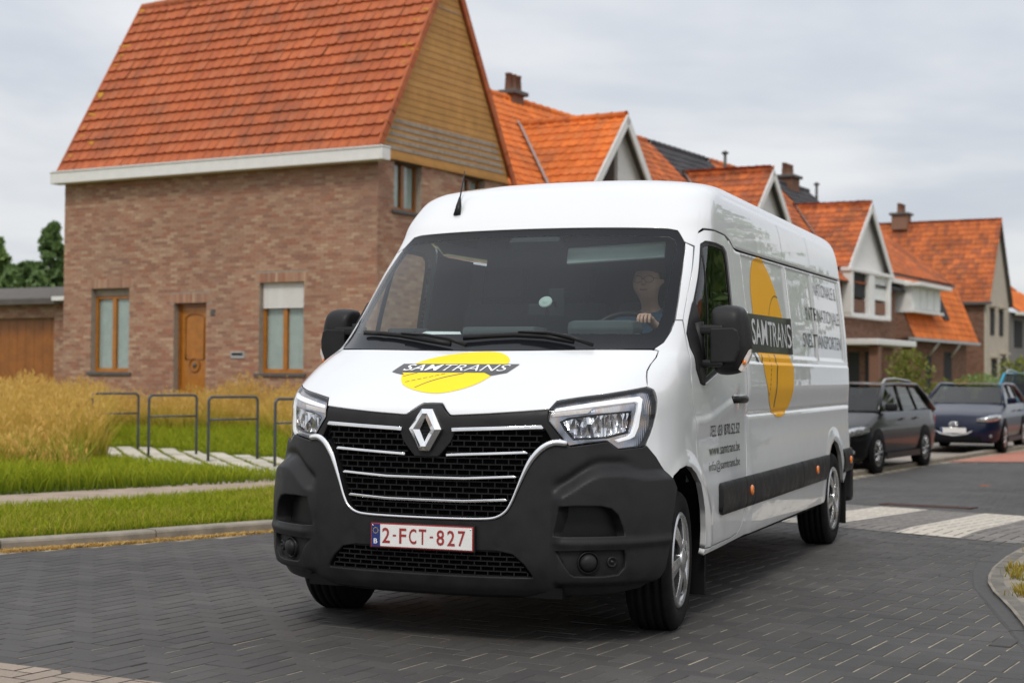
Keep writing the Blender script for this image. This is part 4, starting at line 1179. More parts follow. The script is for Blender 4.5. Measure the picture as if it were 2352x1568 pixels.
# sun visor, camera module, phone holder
mb = MB(); mb.bbox((0, 0, 0), (.56, .02, .10), .01, mat=Matrix.Translation((.42, .69, 1.925)) @ Matrix.Rotation(R(-25), 4, 'X') @ Matrix.Rotation(R(-3), 4, 'Y')); mb.build('sun_visor', M_VISOR, VAN)
mb = MB(); mb.bbox((0, 0, 0), (.30, .10, .07), .02, mat=Matrix.Translation((.0, .575, 1.985)) @ Matrix.Rotation(R(35), 4, 'X')); mb.build('camera_module', M_BLACK, VAN)
Mt = Matrix.Translation((.212, .145, 1.632)) @ Vector((0, -.8, .6)).to_track_quat('Z', 'Y').to_matrix().to_4x4()
mb = MB(); mb.lathe([(.036, 0), (.036, .006), (.030, .010), (.020, .006), (.014, .012), (0, .014)], 24, mat=Mt, close=False); mb.build('suction_cup', M_VISOR, VAN)
mb = MB(); mb.tube([(.212, .16, 1.63), (.22, .25, 1.64), (.20, .33, 1.62)], .008, 8); mb.bbox((.20, .345, 1.64), (.085, .012, .15), .005); mb.bbox((.09, .35, 1.60), (.10, .03, .07), .01); mb.build('phone_holder', M_BLACK, VAN)
# ------------------------------------------------------------------ the driver
def skinned(name, chains, mat, parent=None, sub=2, loc=None, rz=0):
    """chains: list of [(x,y,z,radius), ...]; a chain may start with an int tuple ('at', i) to branch from vertex i"""
    V = []; E = []; Rr = []
    for ch in chains:
        prev = None
        for q in ch:
            if q[0] == 'at': prev = q[1]; continue
            V.append(q[:3]); Rr.append(q[3]); i = len(V) - 1
            if prev is not None: E.append((prev, i))
            prev = i
    me = bpy.data.meshes.new(name); me.from_pydata(V, E, []); me.update()
    o = bpy.data.objects.new(name, me); COL.objects.link(o)
    sk = o.modifiers.new('skin', 'SKIN'); sk.use_smooth_shade = True
    for i, r_ in enumerate(Rr):
        rr = r_ if isinstance(r_, tuple) else (r_, r_)
        me.skin_vertices[0].data[i].radius = rr
    me.skin_vertices[0].data[0].use_root = True
    ss = o.modifiers.new('sub', 'SUBSURF'); ss.levels = sub; ss.render_levels = sub
    dg = bpy.context.evaluated_depsgraph_get()
    m2 = bpy.data.meshes.new_from_object(o.evaluated_get(dg))
    bpy.data.objects.remove(o)
    m2.materials.clear()
    return link(name, m2, mat, parent, loc, (0, 0, rz))
H = .485
body_ch = [
    [(H, 1.20, 1.10, (.17, .12)), (H, 1.19, 1.28, (.15, .11)), (H, 1.18, 1.49, (.165, .105)), (H, 1.165, 1.595, (.085, .07)), (H, 1.14, 1.645, .050), (H, 1.11, 1.69, .052), (H, 1.085, 1.735, (.070, .084)), (H, 1.085, 1.80, (.078, .092)), (H, 1.095, 1.862, (.068, .080)), (H, 1.10, 1.90, (.03, .034))],
    [('at', 2), (H + .19, 1.17, 1.56, .055), (H + .25, 1.04, 1.36, .048), (H + .21, .86, 1.42, .038), (H + .165, .70, 1.52, .028), (H + .150, .645, 1.555, (.040, .020)), (H + .135, .60, 1.575, (.03, .016))],
    [('at', 2), (H - .19, 1.17, 1.56, .055), (H - .25, 1.05, 1.34, .048), (H - .22, .88, 1.38, .038), (H - .185, .74, 1.45, .028), (H - .175, .69, 1.475, (.040, .020)), (H - .165, .65, 1.49, (.03, .016))],
    [('at', 0), (H + .10, 1.05, 1.09, .085), (H + .13, .72, 1.10, .065), (H + .13, .62, .78, .048), (H + .13, .52, .72, .045)],
    [('at', 0), (H - .10, 1.05, 1.09, .085), (H - .13, .72, 1.10, .065), (H - .13, .62, .78, .048), (H - .13, .52, .72, .045)],
]
# fingers closed over the wheel rim
base_i = 10 + 6
nb = 10
def fingers(tip_i, x, y, z, sgx):
    out = []
    for k, (dx, ln) in enumerate(((-.030, .9), (-.010, 1.0), (.010, .95), (.030, .8))):
        out.append([('at', tip_i), (x + dx, y - .025 * ln, z + .006, .0095), (x + dx, y - .050 * ln, z - .016, .009), (x + dx, y - .045 * ln, z - .042, .008)])
    out.append([('at', tip_i - 1), (x - sgx * .045, y + .02, z - .02, .011), (x - sgx * .05, y - .01, z - .04, .009)])
    return out
body_ch += fingers(15, H + .135, .60, 1.575, 1)
body_ch += fingers(21, H - .165, .65, 1.49, -1)
# nose and ears
body_ch += [[('at', 7), (H, 1.0, 1.785, .016), (H, .985, 1.772, .011)], [('at', 7), (H + .078, 1.10, 1.79, .014), (H + .088, 1.11, 1.80, .016)], [('at', 7), (H - .078, 1.10, 1.79, .014), (H - .088, 1.11, 1.80, .016)]]
DRV = skinned('person', body_ch, M_SKIN, None, 2, (VAN_X, VAN_Y, 0), -VAN_TH)
tag(DRV, 'person in a blue denim shirt and glasses behind the steering wheel of the white van', 'person')
shirt = [[(H, 1.20, 1.08, (.195, .145)), (H, 1.19, 1.28, (.18, .14)), (H, 1.18, 1.49, (.20, .135)), (H, 1.165, 1.595, (.125, .10)), (H, 1.145, 1.645, (.070, .068))],
         [('at', 2), (H + .19, 1.17, 1.56, .076), (H + .25, 1.04, 1.36, .062), (H + .21, .86, 1.42, .052), (H + .178, .745, 1.49, .042)],
         [('at', 2), (H - .19, 1.17, 1.56, .076), (H - .25, 1.05, 1.34, .062), (H - .22, .88, 1.38, .052), (H - .19, .77, 1.43, .042)]]
skinned('shirt', shirt, M_SHIRT, DRV, 2)
tr = [[(H, 1.20, 1.10, (.18, .125)), (H + .10, 1.05, 1.09, .095), (H + .13, .72, 1.10, .075), (H + .13, .62, .80, .058)], [('at', 0), (H - .10, 1.05, 1.09, .095), (H - .13, .72, 1.10, .075), (H - .13, .62, .80, .058)]]
skinned('trousers', tr, simple('trouser_cloth', (.02, .025, .04, 1), .9, noise=.15), DRV, 2)
mb = MB(); mb.ball((H, 1.118, 1.838), (.096, .106, .094), 24, 14)
mb.v = [(x, y + max(0, 1.10 - y) * .0, z) for x, y, z in mb.v]
keep = [f for f in mb.f if not (np.mean([mb.v[i][1] for i in f]) < 1.06 and np.mean([mb.v[i][2] for i in f]) < 1.848) and np.mean([mb.v[i][2] for i in f]) > 1.755]
mb.sm = [True] * len(keep); mb.f = keep
mb.build('hair', M_HAIR, DRV)
for sg in (-1, 1):
    mb = MB(); mb.ball((H + sg * .032, 1.010, 1.802), (.012, .008, .008), 10, 8); mb.build('eye', M_WLET, DRV)
mb = MB()
for sg in (-1, 1):
    mb.tube([(H + sg * .034 + .028 * math.cos(w), .992, 1.800 + .020 * math.sin(w)) for w in np.linspace(0, 2 * math.pi, 16, endpoint=False)], .0013, 5, closed=True)
    mb.tube([(H + sg * .062, .995, 1.805), (H + sg * .083, 1.09, 1.805)], .0013, 5)
mb.tube([(H - .007, .990, 1.803), (H + .007, .990, 1.803)], .0013, 5)
mb.build('glasses', M_BLACK, DRV)
mb = MB(); mb.bbox((H, 1.004, 1.742), (.044, .010, .009), .003); mb.build('mouth', simple('lips', (.32, .12, .10, 1), .5), DRV)
# ------------------------------------------------------------------ ground, road, kerbs, grass
EV = np.array([.5018, .8650])            # along the street
MV = np.array([-.8650, .5018])           # across it, towards the houses
M_SOIL = simple('soil', (.10, .085, .05, 1), .95, noise=.4, nscale=3, bump=.4, bscale=30)
M_JOINT = simple('joint_sand', (.30, .26, .195, 1), .95, noise=.35, nscale=9, bump=.3, bscale=120)
M_PAVER = varied('road_pavers', [(.062, .058, .055, 1), (.068, .064, .060, 1), (.076, .071, .067, 1), (.065, .061, .058, 1), (.056, .052, .050, 1)], rough=.66, nscale=160, namt=.38, bump=.5, bscale=260, big=.28, bigscale=.45, spec=.4, stain=((.5, .5, .5), .5, (.085, .078, .070, 1)))
M_PAVEW = varied('crossing_pavers', [(.56, .51, .43, 1), (.60, .54, .46, 1), (.53, .48, .41, 1)], rough=.6, nscale=60, namt=.14, bump=.4, bscale=260)
M_PAVEG = varied('grey_pavers', [(.20, .185, .17, 1), (.22, .205, .19, 1), (.185, .17, .16, 1)], rough=.75, nscale=90, namt=.2, bump=.4, bscale=260)
M_KERB = simple('kerb_concrete', (.27, .235, .19, 1), .85, noise=.25, nscale=6, bump=.5, bscale=90)
M_PATH = simple('path_gravel', (.34, .265, .205, 1), .95, noise=.22, nscale=5, bump=.8, bscale=70)
M_CONC = simple('pale_concrete', (.36, .32, .27, 1), .85, noise=.15, nscale=4, bump=.4, bscale=60)
M_RED = simple('red_surface', (.42, .165, .11, 1), .85, noise=.12, nscale=3, bump=.4, bscale=80)
M_SLAB = varied('grass_slabs', [(.50, .46, .38, 1), (.44, .41, .34, 1), (.54, .49, .41, 1)], rough=.85, nscale=30, namt=.2, bump=.4)
M_DRAIN = simple('rusty_grate', (.085, .045, .035, 1), .6, metal=.3, noise=.3, nscale=30)

def sheet(name, poly, z, mat, kind='structure', parent=None):
    o = link(name, mesh_py(name, [(x, y, z) for x, y in poly], [tuple(range(len(poly)))]), mat, parent)
    if kind and not parent: o['kind'] = kind
    n = o.data.polygons[0].normal
    if n.z < 0: o.data.flip_normals()
    return o
ground = sheet('ground', [(-900, -300), (900, -300), (900, 1500), (-900, 1500)], -.60, M_SOIL)
# road bed under the paving blocks: shows as the sandy joints
def street_z(x, y):
    """the street dips a little beyond the crossing"""
    return -.30 * np.clip((np.asarray(x) * EV[0] + np.asarray(y) * EV[1] - 13.0) / 9.0, 0, 1)
def dip(o):
    bm = bmesh.new(); bm.from_mesh(o.data)
    big = len(bm.faces) < 40
    if big:
        for p_ in (13.0, 22.0):
            bmesh.ops.bisect_plane(bm, geom=bm.verts[:] + bm.edges[:] + bm.faces[:], plane_co=(EV[0] * p_, EV[1] * p_, 0), plane_no=(EV[0], EV[1], 0))
    ox, oy = o.location.x, o.location.y
    for v in bm.verts: v.co.z += float(street_z(v.co.x + ox, v.co.y + oy))
    bm.to_mesh(o.data); bm.free()
    return o
KL = [(-26.0, -9.8), (-14.0, 1.2), (-8.0, 6.75), (-3.53, 10.88), (-2.83, 11.47), (-1.83, 12.45), (-.5, 14.0), (1.2, 16.4), (2.9, 19.5), (4.3, 22.6), (5.37, 24.6), (8.1, 29.2), (11.4, 34.8), (18.0, 46.2), (30.0, 66.9), (60.0, 118.6)]
road_poly = KL + [(75, 106), (45, 54), (24, 18), (16, 4), (12, -10), (-10, -20)]
road = dip(sheet('road', road_poly, .0045, M_JOINT))
def poly_arr(P): return [tuple(p) for p in P]
cw_a = np.array([3.86, 16.42]); CW_S = np.array([.82, -.89]); CW_W = np.array([.39, -.43]); cw_d = np.array([-1.59, -2.90])
band = [tuple(cw_a - CW_S * 3.2), tuple(cw_a + CW_S * 7), tuple(cw_a + cw_d + CW_S * 7), tuple(cw_a + cw_d - CW_S * 3.2)]
stripes = []
for k in range(-3, 7):
    p = cw_a + CW_S * k; q = p + cw_d
    stripes.append([tuple(p), tuple(p + CW_W), tuple(q + CW_W), tuple(q)])
island = [(14, 9.2), (8.0, 11.9), (4.6, 12.35), (3.98, 11.75), (3.68, 11.35), (3.40, 10.80), (3.13, 10.20), (2.98, 9.80), (2.87, 9.45), (2.78, 9.05), (2.73, 8.75), (2.66, 8.35), (2.56, 7.85), (2.42, 7.25), (2.2, 6.3), (1.95, 5.2), (1.7, 4.0), (1.2, 1.0), (14, 0)]
gutter_o = [(8.0, 12.7), (4.5, 12.75), (3.80, 11.85), (3.48, 11.3), (3.16, 10.68), (3.0, 10.25), (2.87, 9.82), (2.74, 9.35), (2.66, 8.9), (2.56, 8.35), (2.45, 7.75), (2.32, 7.1), (2.1, 6.2), (1.85, 5.2), (1.6, 4.0), (1.1, 1.0)]
red_poly = [(8.05, 28.95), (11.3, 29.25), (14.6, 34.9), (21.0, 45.9), (18.2, 45.9), (11.6, 34.5)]
pale_poly = [(-2.18, 6.72), (-1.47, 6.35), (-.9, 6.05), (-.2, 5.6), (0, 4.4), (-3, 3.5), (-8, 4.0), (-9.5, 5.3), (-4.2, 7.75)]
def herringbone(region, mat_of, L_=.22):
    """paving blocks of a herringbone bond laid along the street; returns centres, size flag and material key"""
    W_ = L_ / 2
    out = []
    P = np.array(region); 
    pq = np.stack([P @ EV, P @ (-MV)], 1)
    mn = np.floor(pq.min(0) / W_).astype(int) - 3; mx_ = np.ceil(pq.max(0) / W_).astype(int) + 3
    I = []
    for s_ in range(mn[0] + mn[1], mx_[0] + mx_[1]):
        if s_ % 4: continue
        for x in range(mn[0], mx_[0]):
            y = s_ - x
            if mn[1] <= y <= mx_[1]: I.append((x, y))
    I = np.array(I, float)
    Hc = (I + [1.0, .5]) * W_; Vc = (I + [2.5, 1.0]) * W_
    C = np.concatenate([Hc, Vc]); fl = np.concatenate([np.zeros(len(Hc), int), np.ones(len(Vc), int)])
    X = C[:, :1] * EV + C[:, 1:] * (-MV)
    return X, fl
vis_road = [(-8.2, 6.35), (-3.53, 10.74), (-2.83, 11.33), (-1.83, 12.31), (-.5, 13.86), (1.2, 16.2), (2.9, 19.2), (4.3, 22.2), (5.37, 24.2), (7.9, 28.7), (10.2, 28.9), (9.6, 22), (7.4, 15), (4.7, 12.6), (3.95, 11.85), (3.58, 11.25), (3.28, 10.65), (3.12, 10.2), (2.98, 9.8), (2.85, 9.35), (2.76, 8.9), (2.66, 8.35), (2.55, 7.75), (2.42, 7.1), (2.2, 6.15), (1.95, 5.2), (1.7, 4.6), (-6, 4.3)]
X, FL = herringbone(vis_road, None)
ins = inpoly(X, vis_road)
X, FL = X[ins], FL[ins]
key = np.zeros(len(X), int)
def paver_boxes(X, FL, L_=.22, jz=None):
    W_ = L_ / 2
    n = len(X)
    hp = np.where(FL == 0, W_ - .0009, W_ / 2 - .0009)       # half size along the street
    hq = np.where(FL == 0, W_ / 2 - .0040, W_ - .0040)       # half size across: wide sandy joints
    V = np.zeros((n, 12, 3), np.float32)
    jig = RNG.normal(0, .0006, n); tx = RNG.normal(0, .004, n); ty = RNG.normal(0, .004, n)
    k = 0
    for lvl, (sh, z) in enumerate(((1.0, -.03), (1.0, -.0035), (None, 0))):
        for a, b in ((-1, -1), (1, -1), (1, 1), (-1, 1)):
            dp = a * (hp if sh else hp - .0025); dq = b * (hq if sh else hq - .0025)
            XY = X + dp[:, None] * EV + dq[:, None] * (-MV)
            V[:, k, :2] = XY; V[:, k, 2] = z + jig + tx * dp + ty * dq if z > -.02 else z
            k += 1
    F = []
    for l0 in (0, 4):
        for i in range(4): F.append((l0 + i, l0 + (i + 1) % 4, l0 + 4 + (i + 1) % 4, l0 + 4 + i))
    F.append((8, 9, 10, 11))
    Fs = (np.array(F)[None] + (np.arange(n) * 12)[:, None, None]).reshape(-1, 4)
    return V.reshape(-1, 3), Fs
# the blocks that show largest are single pieces, the rest one mass per colour
dcam = np.hypot(X[:, 0], X[:, 1])
inview = (np.abs(X[:, 0]) < .34 * X[:, 1] + .1) & (X[:, 1] > 6.15) & (key == 0)
order = np.argsort(np.where(inview, dcam, 99))[:300]
solo = np.zeros(len(X), bool); solo[order] = True
pm = {}
for fl in (0, 1):
    V, F = paver_boxes(np.zeros((1, 2)), np.array([fl]))
    pm[fl] = mesh_np('paver', V, F); pm[fl].materials.append(M_PAVER)
for i in order:
    o = link('paver', pm[int(FL[i])], None, road, (float(X[i, 0]), float(X[i, 1]), .008 + float(RNG.normal(0, .0012))))
    o.location.z -= 0
V, F = paver_boxes(X[~solo], FL[~solo])
V[:, 2] += .008 + street_z(V[:, 0], V[:, 1])
o = link('paver', mesh_np('paver', V, F), M_PAVER, road); o['kind'] = 'stuff'
def clip_poly(P, C):
    """convex polygon P clipped to convex polygon C"""
    A = sum(C[i][0] * C[(i + 1) % len(C)][1] - C[(i + 1) % len(C)][0] * C[i][1] for i in range(len(C)))
    if A < 0: C = C[::-1]
    for i in range(len(C)):
        a, b = C[i], C[(i + 1) % len(C)]
        f = lambda q: (b[0] - a[0]) * (q[1] - a[1]) - (b[1] - a[1]) * (q[0] - a[0])
        out = []
        for k in range(len(P)):
            p, q = P[k], P[(k + 1) % len(P)]; fp, fq = f(p), f(q)
            if fp >= 0: out.append(p)
            if (fp < 0) != (fq < 0):
                t = fp / (fp - fq); out.append((p[0] + (q[0] - p[0]) * t, p[1] + (q[1] - p[1]) * t))
        P = out
        if len(P) < 3: return []
    return P
def painted(name, regions, lift, mat):
    """a coat on top of the blocks, cut clean at the edge of the marking, joints left open"""
    V = []; F = []
    for rg in regions:
        P = np.array(rg); mn, mx_ = P.min(0) - .3, P.max(0) + .3
        idx = np.where((X[:, 0] > mn[0]) & (X[:, 0] < mx_[0]) & (X[:, 1] > mn[1]) & (X[:, 1] < mx_[1]))[0]
        for i in idx:
            hp = .11 - .004 if FL[i] == 0 else .055 - .004; hq = .055 - .0062 if FL[i] == 0 else .11 - .0062
            q = [tuple(X[i] + EV * a * hp - MV * b * hq) for a, b in ((-1, -1), (1, -1), (1, 1), (-1, 1))]
            c = clip_poly(q, list(rg))
            if len(c) < 3: continue
            k = len(V); V += [(x, y, .008 + lift + float(street_z(x, y))) for x, y in c]; F.append(tuple(range(k, k + len(c))))
    me = mesh_py(name, V, F)
    bm = bmesh.new(); bm.from_mesh(me)
    for f in bm.faces:
        f.normal_update()
        if f.normal.z < 0: f.normal_flip()
    bm.to_mesh(me); bm.free()
    return link(name, me, mat, road)
painted('crossing_band', [band], .003, M_PAVEG)['kind'] = 'stuff'
for st in stripes[:7]: painted('crossing_stripe', [st], .0055, M_PAVEW)
pale_q = [(-2.18, 6.72), (-1.2, 6.21), (-.2, 5.6), (0, 4.4), (-7, 4.3), (-8, 9.75)]
painted('pale_marking', [pale_q], .003, varied('tan_pavers', [(.31, .25, .20, 1), (.34, .275, .22, 1), (.285, .23, .185, 1)], rough=.8, nscale=80, namt=.2, bump=.4, bscale=260))['kind'] = 'stuff'
# far and out-of-view road: one sheet, its blocks too small to tell apart
dip(sheet('road_surface', [(10.2, 28.9), (9.6, 22), (7.5, 15), (8.2, 12.75), (14, 10.5), (24, 18), (45, 54), (75, 106), (61, 116), (30.6, 66), (18.5, 45.5), (11.7, 34.0), (8.2, 28.8)], .010, M_PAVER))
sheet('road_surface', [(-6, 4.25), (1.65, 4.55), (1.1, 1), (12, -1), (12, -10), (-10, -20), (-26, -9.9), (-14, 1.0), (-8.3, 6.2)], .010, M_PAVER)
dip(sheet('red_crossing', red_poly, .016, M_RED))
# drain grate by the crossing
mb = MB()
gx, gy = 4.45, 16.75
gd = np.array([.86, -.50]); gn = np.array([.5, .86])
for k in range(9):
    c = np.array([gx, gy]) + gn * (-.16 + .04 * k)
    mb.box((c[0], c[1], .012), (.95, .018, .012), rz=math.atan2(gd[1], gd[0]))
for sx_ in (-.47, .47):
    c = np.array([gx, gy]) + gd * sx_; mb.box((c[0], c[1], .014), (.03, .36, .016), rz=math.atan2(gd[1], gd[0]))
dgr = dip(mb.build('drain_grate', M_DRAIN)); tag(dgr, 'rusty slotted drain grate in the road above the pale crossing stripes', 'drain')

# ---- kerbs built of stones
def kerb_run(name, line, w, h, side, mat, seg=1.0, z0=-.05, label=None, cat=None):
    P = [np.array(p) for p in line]
    stones = []; carry = []
    pts = [P[0]]
    for a, b in zip(P[:-1], P[1:]):
        n = max(1, int(np.linalg.norm(b - a) / .25))
        for k in range(1, n + 1): pts.append(a + (b - a) * k / n)
    pts = np.array(pts)
    T = np.gradient(pts, axis=0); T /= np.linalg.norm(T, axis=1, keepdims=True)
    Nr = np.stack([-T[:, 1], T[:, 0]], 1) * side
    rt = empty(name)
    i = 0; step = max(1, int(seg / .25))
    while i < len(pts) - 1:
        j = min(i + step, len(pts) - 1)
        V = []; F = []
        prof = [(0, z0), (0, h - .02), (.008, h - .006), (.022, h), (w - .01, h), (w, h - .01), (w, z0)]
        m_ = len(prof)
        dz = random.uniform(-.004, .004)
        idx = list(range(i, j + 1))
        for q, k in enumerate(idx):
            g = T[k] * (.006 if q == 0 else -.006 if q == len(idx) - 1 else 0)
            for d, z in prof:
                c = pts[k] + Nr[k] * d + g; V.append((c[0], c[1], z + (dz if z > 0 else 0)))
        for q in range(len(idx) - 1):
            for r_ in range(m_ - 1): F.append((q * m_ + r_, q * m_ + r_ + 1, (q + 1) * m_ + r_ + 1, (q + 1) * m_ + r_))
        F.append(tuple(range(m_))); F.append(tuple(range((len(idx) - 1) * m_, len(idx) * m_)))
        mb = MB(); mb.add(V, F); mb.build('kerb_stone', mat, rt)
        i = j
    return rt
kl = kerb_run('kerb', [p for p in KL if -10 < p[0] < 16] , .16, .085, 1, M_KERB)
for st in kl.children: dip(st)
kl['kind'] = 'structure'
ki = kerb_run('kerb', [tuple(p) for p in island[2:17]], .10, .032, 1, simple('island_kerb', (.16, .145, .125, 1), .9, noise=.3, nscale=9, bump=.5, bscale=90), seg=.75)
ki['kind'] = 'structure'
gi = kerb_run('gutter_band', [(p[0], p[1]) for p in gutter_o[1:14]], .17, .012, 1, simple('gutter_concrete', (.060, .056, .054, 1), .7, noise=.2, nscale=20, bump=.4, bscale=200), seg=1.0)
gi['kind'] = 'structure'
sheet('island_paving', island, .030, simple('island_slabs', (.24, .215, .18, 1), .95, noise=.3, nscale=6, bump=.6, bscale=60))
# ---- left verge, path and meadow
def offset_line(line, d):
    P = np.array(line, float); T = np.gradient(P, axis=0); T /= np.linalg.norm(T, axis=1, keepdims=True)
    return P + np.stack([-T[:, 1], T[:, 0]], 1) * d
kline = [p for p in KL]
e3 = lambda t, a: tuple(np.array([-2.68, 32.0]) + MV * a + EV * t)
lawn = sheet('verge', poly_arr(offset_line(kline[:9], .12)) + [e3(-9.5, -10.6), e3(-9.5, -6.4), e3(130, -6.4), (-60, 150), (-80, -9)], .055, simple('verge_soil', (.12, .125, .035, 1), .95, noise=.45, nscale=4, bump=.6, bscale=40))
pl = KL[1:8]
p_in = offset_line(pl, 2.58); p_out = offset_line(pl, 4.05)
path = sheet('path', poly_arr(p_in) + poly_arr(p_out[::-1]), .062, M_PATH)
# pavement between the parked cars and the houses, parking strip along the kerb
dip(sheet('pavement', [e3(-10.5, -8.3), e3(120, -8.3), e3(120, -6.3), e3(-10.5, -6.3)], .012, M_CONC))
dip(sheet('parking_strip', [e3(-9.5, -10.6), e3(110, -10.6), e3(110, -8.35), e3(-9.5, -8.35)], .006, simple('parking_concrete', (.30, .265, .225, 1), .9, noise=.15, nscale=3, bump=.4, bscale=60)))
# ---- grass
def grass_mesh(name, pts, hgt, wid, lean, cols_lo, cols_hi, mat):
    n = len(pts)
    ang = RNG.uniform(0, 2 * math.pi, n); la = RNG.uniform(0, 2 * math.pi, n)
    h_ = hgt * RNG.uniform(.6, 1.25, n); w_ = wid * RNG.uniform(.6, 1.3, n); ln = lean * h_ * RNG.uniform(.2, 1.2, n)
    dx, dy = np.cos(ang) * w_ / 2, np.sin(ang) * w_ / 2
    lx, ly = np.cos(la) * ln, np.sin(la) * ln
    V = np.zeros((n, 5, 3), np.float32)
    b = pts
    V[:, 0] = b + np.stack([-dx, -dy, 0 * dx], 1); V[:, 1] = b + np.stack([dx, dy, 0 * dx], 1)
    mid = b + np.stack([lx * .35, ly * .35, h_ * .58], 1)
    V[:, 2] = mid + np.stack([dx * .75, dy * .75, 0 * dx], 1); V[:, 3] = mid + np.stack([-dx * .75, -dy * .75, 0 * dx], 1)
    V[:, 4] = b + np.stack([lx, ly, h_], 1)
    F = np.array([(0, 1, 2), (0, 2, 3), (3, 2, 4)])[None] + (np.arange(n) * 5)[:, None, None]
    me = mesh_np(name, V.reshape(-1, 3), F.reshape(-1, 3))
    ca = me.color_attributes.new('Col', 'FLOAT_COLOR', 'POINT')
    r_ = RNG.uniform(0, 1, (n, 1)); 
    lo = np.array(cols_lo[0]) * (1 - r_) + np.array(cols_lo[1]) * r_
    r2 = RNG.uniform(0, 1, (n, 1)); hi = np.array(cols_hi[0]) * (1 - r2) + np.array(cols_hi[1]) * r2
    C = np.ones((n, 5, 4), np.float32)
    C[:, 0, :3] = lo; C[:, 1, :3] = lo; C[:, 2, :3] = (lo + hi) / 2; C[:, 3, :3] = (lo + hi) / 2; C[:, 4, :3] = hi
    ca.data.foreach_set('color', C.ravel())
    return me
def _grassmat():
    m, t, p = nmat('grass_blades')
    a = t.nodes.new('ShaderNodeVertexColor'); a.layer_name = 'Col'
    t.links.new(a.outputs[0], p.inputs['Base Color']); p.inputs['Roughness'].default_value = .7; p.inputs['Specular IOR Level'].default_value = .2
    tl = t.nodes.new('ShaderNodeBsdfTranslucent'); t.links.new(a.outputs[0], tl.inputs[0])
    mx = t.nodes.new('ShaderNodeMixShader'); mx.inputs[0].default_value = .35
    o = t.nodes['Material Output']
    t.links.new(p.outputs[0], mx.inputs[1]); t.links.new(tl.outputs[0], mx.inputs[2]); t.links.new(mx.outputs[0], o.inputs[0])
    return m
M_GRASS = _grassmat()
def scatter(poly, n, z=.055):
    P = np.array(poly); mn, mx_ = P.min(0), P.max(0)
    out = []
    tot = 0
    while tot < n:
        q = RNG.uniform(mn, mx_, (n, 2)); q = q[inpoly(q, poly)]; out.append(q); tot += len(q)
    q = np.concatenate(out)[:n]
    return np.concatenate([q, np.full((len(q), 1), z)], 1)
def patchy(pts, scale, thr, seed=0):
    """keeps points in irregular patches (sum of a few random waves)"""
    r_ = np.random.default_rng(seed); v = 0
    for k in range(7):
        f = r_.normal(0, scale, 2); v = v + np.sin(pts[:, 0] * f[0] + pts[:, 1] * f[1] + r_.uniform(0, 6))
    return v / 7 ** .5 > thr
GREEN_LO = ((.07, .12, .006), (.12, .17, .010)); GREEN_HI = ((.25, .34, .012), (.52, .51, .03))
STRAW_LO = ((.24, .25, .02), (.38, .29, .05)); STRAW_HI = ((.70, .42, .085), (.84, .57, .17))
verge_poly = poly_arr(offset_line(KL[2:8], .15)) + poly_arr(offset_line(KL[2:8], 2.60)[::-1])
verge_view = [(-4.6, 9.95), (-1.2, 13.3), (-1.9, 16.4), (-5.6, 13.4)]
gp = scatter(verge_view, 34000); gp = gp[inpoly(gp[:, :2], verge_poly)]
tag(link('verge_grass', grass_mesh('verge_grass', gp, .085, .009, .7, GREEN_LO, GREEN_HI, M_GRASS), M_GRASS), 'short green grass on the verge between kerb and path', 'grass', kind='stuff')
gy_ = gp[patchy(gp, 2.2, .25, 3)][::4]
tag(link('dry_verge_grass', grass_mesh('dry_verge_grass', gy_, .10, .008, .9, STRAW_LO, ((.38, .33, .05), (.50, .42, .10)), M_GRASS), M_GRASS), 'yellowish dry blades in the verge along the kerb', 'grass', kind='stuff')
# dry grass in the gutter at the foot of the kerb
gl = offset_line([p for p in KL[2:7]], -.05)
seg_ = RNG.integers(0, len(gl) - 1, 5200); tt = RNG.uniform(0, 1, (5200, 1)); g2 = gl[seg_] * (1 - tt) + gl[seg_ + 1] * tt + RNG.normal(0, .028, (5200, 2))
g2 = np.concatenate([g2, np.full((len(g2), 1), .001)], 1)
tag(link('gutter_straw', grass_mesh('gutter_straw', g2, .026, .016, 2.2, ((.58, .38, .12), (.50, .35, .13)), ((.70, .48, .17), (.62, .40, .13)), M_GRASS), M_GRASS), 'dry straw lying along the foot of the left kerb', 'straw', kind='stuff')
# near meadow, mown round the racks
PADD = np.array([.66, -.75]); PADN = np.array([.75, .66])
pad_c = np.array([-3.74, 21.1])
pad = [tuple(pad_c + PADD * a + PADN * b) for a, b in ((-4.4, -1.15), (4.2, -1.15), (4.2, .85), (-4.4, .85))]
mead = [(-5.9, 14.3), (-4.9, 15.15), (-4.02, 15.95), (-2.55, 17.3), (-1.0, 19.0), (1.5, 22), (1.5, 29), (-2.2, 31.2), (-10.8, 36.4), (-13, 36), (-12, 30)]
q = scatter(mead, 150000); q = q[~inpoly(q[:, :2], pad)]
q = q[inpoly(q[:, :2], [(0, 0), (-4.6, 13), (-12, 34.5), (-1, 33), (1.5, 30), (.5, 15)])]
d_ = (q[:, :2] - pad_c) @ PADN
xl = q[:, 0] + .262 * q[:, 1] + .20 * np.sin(q[:, 1] * 1.1) + .12 * np.sin(q[:, 1] * 2.7)     # < 0: the wild corner on the left
wild = (xl < -.12) & (q[:, 1] > 17.4)
back = d_ > 3.4 + .9 * np.sin(q[:, 0] * .9) + .4 * np.sin(q[:, 0] * 2.3)
near = ~wild & (d_ < 5.5)
gq = q[near][:46000]
tag(link('meadow_grass', grass_mesh('meadow_grass', gq, np.clip(.10 + .05 * (np.abs((gq[:, :2] - pad_c) @ PADN) - 1), .09, .30), .013, .7, GREEN_LO, GREEN_HI, M_GRASS), M_GRASS), 'green meadow grass around the bicycle stands', 'grass', kind='stuff')
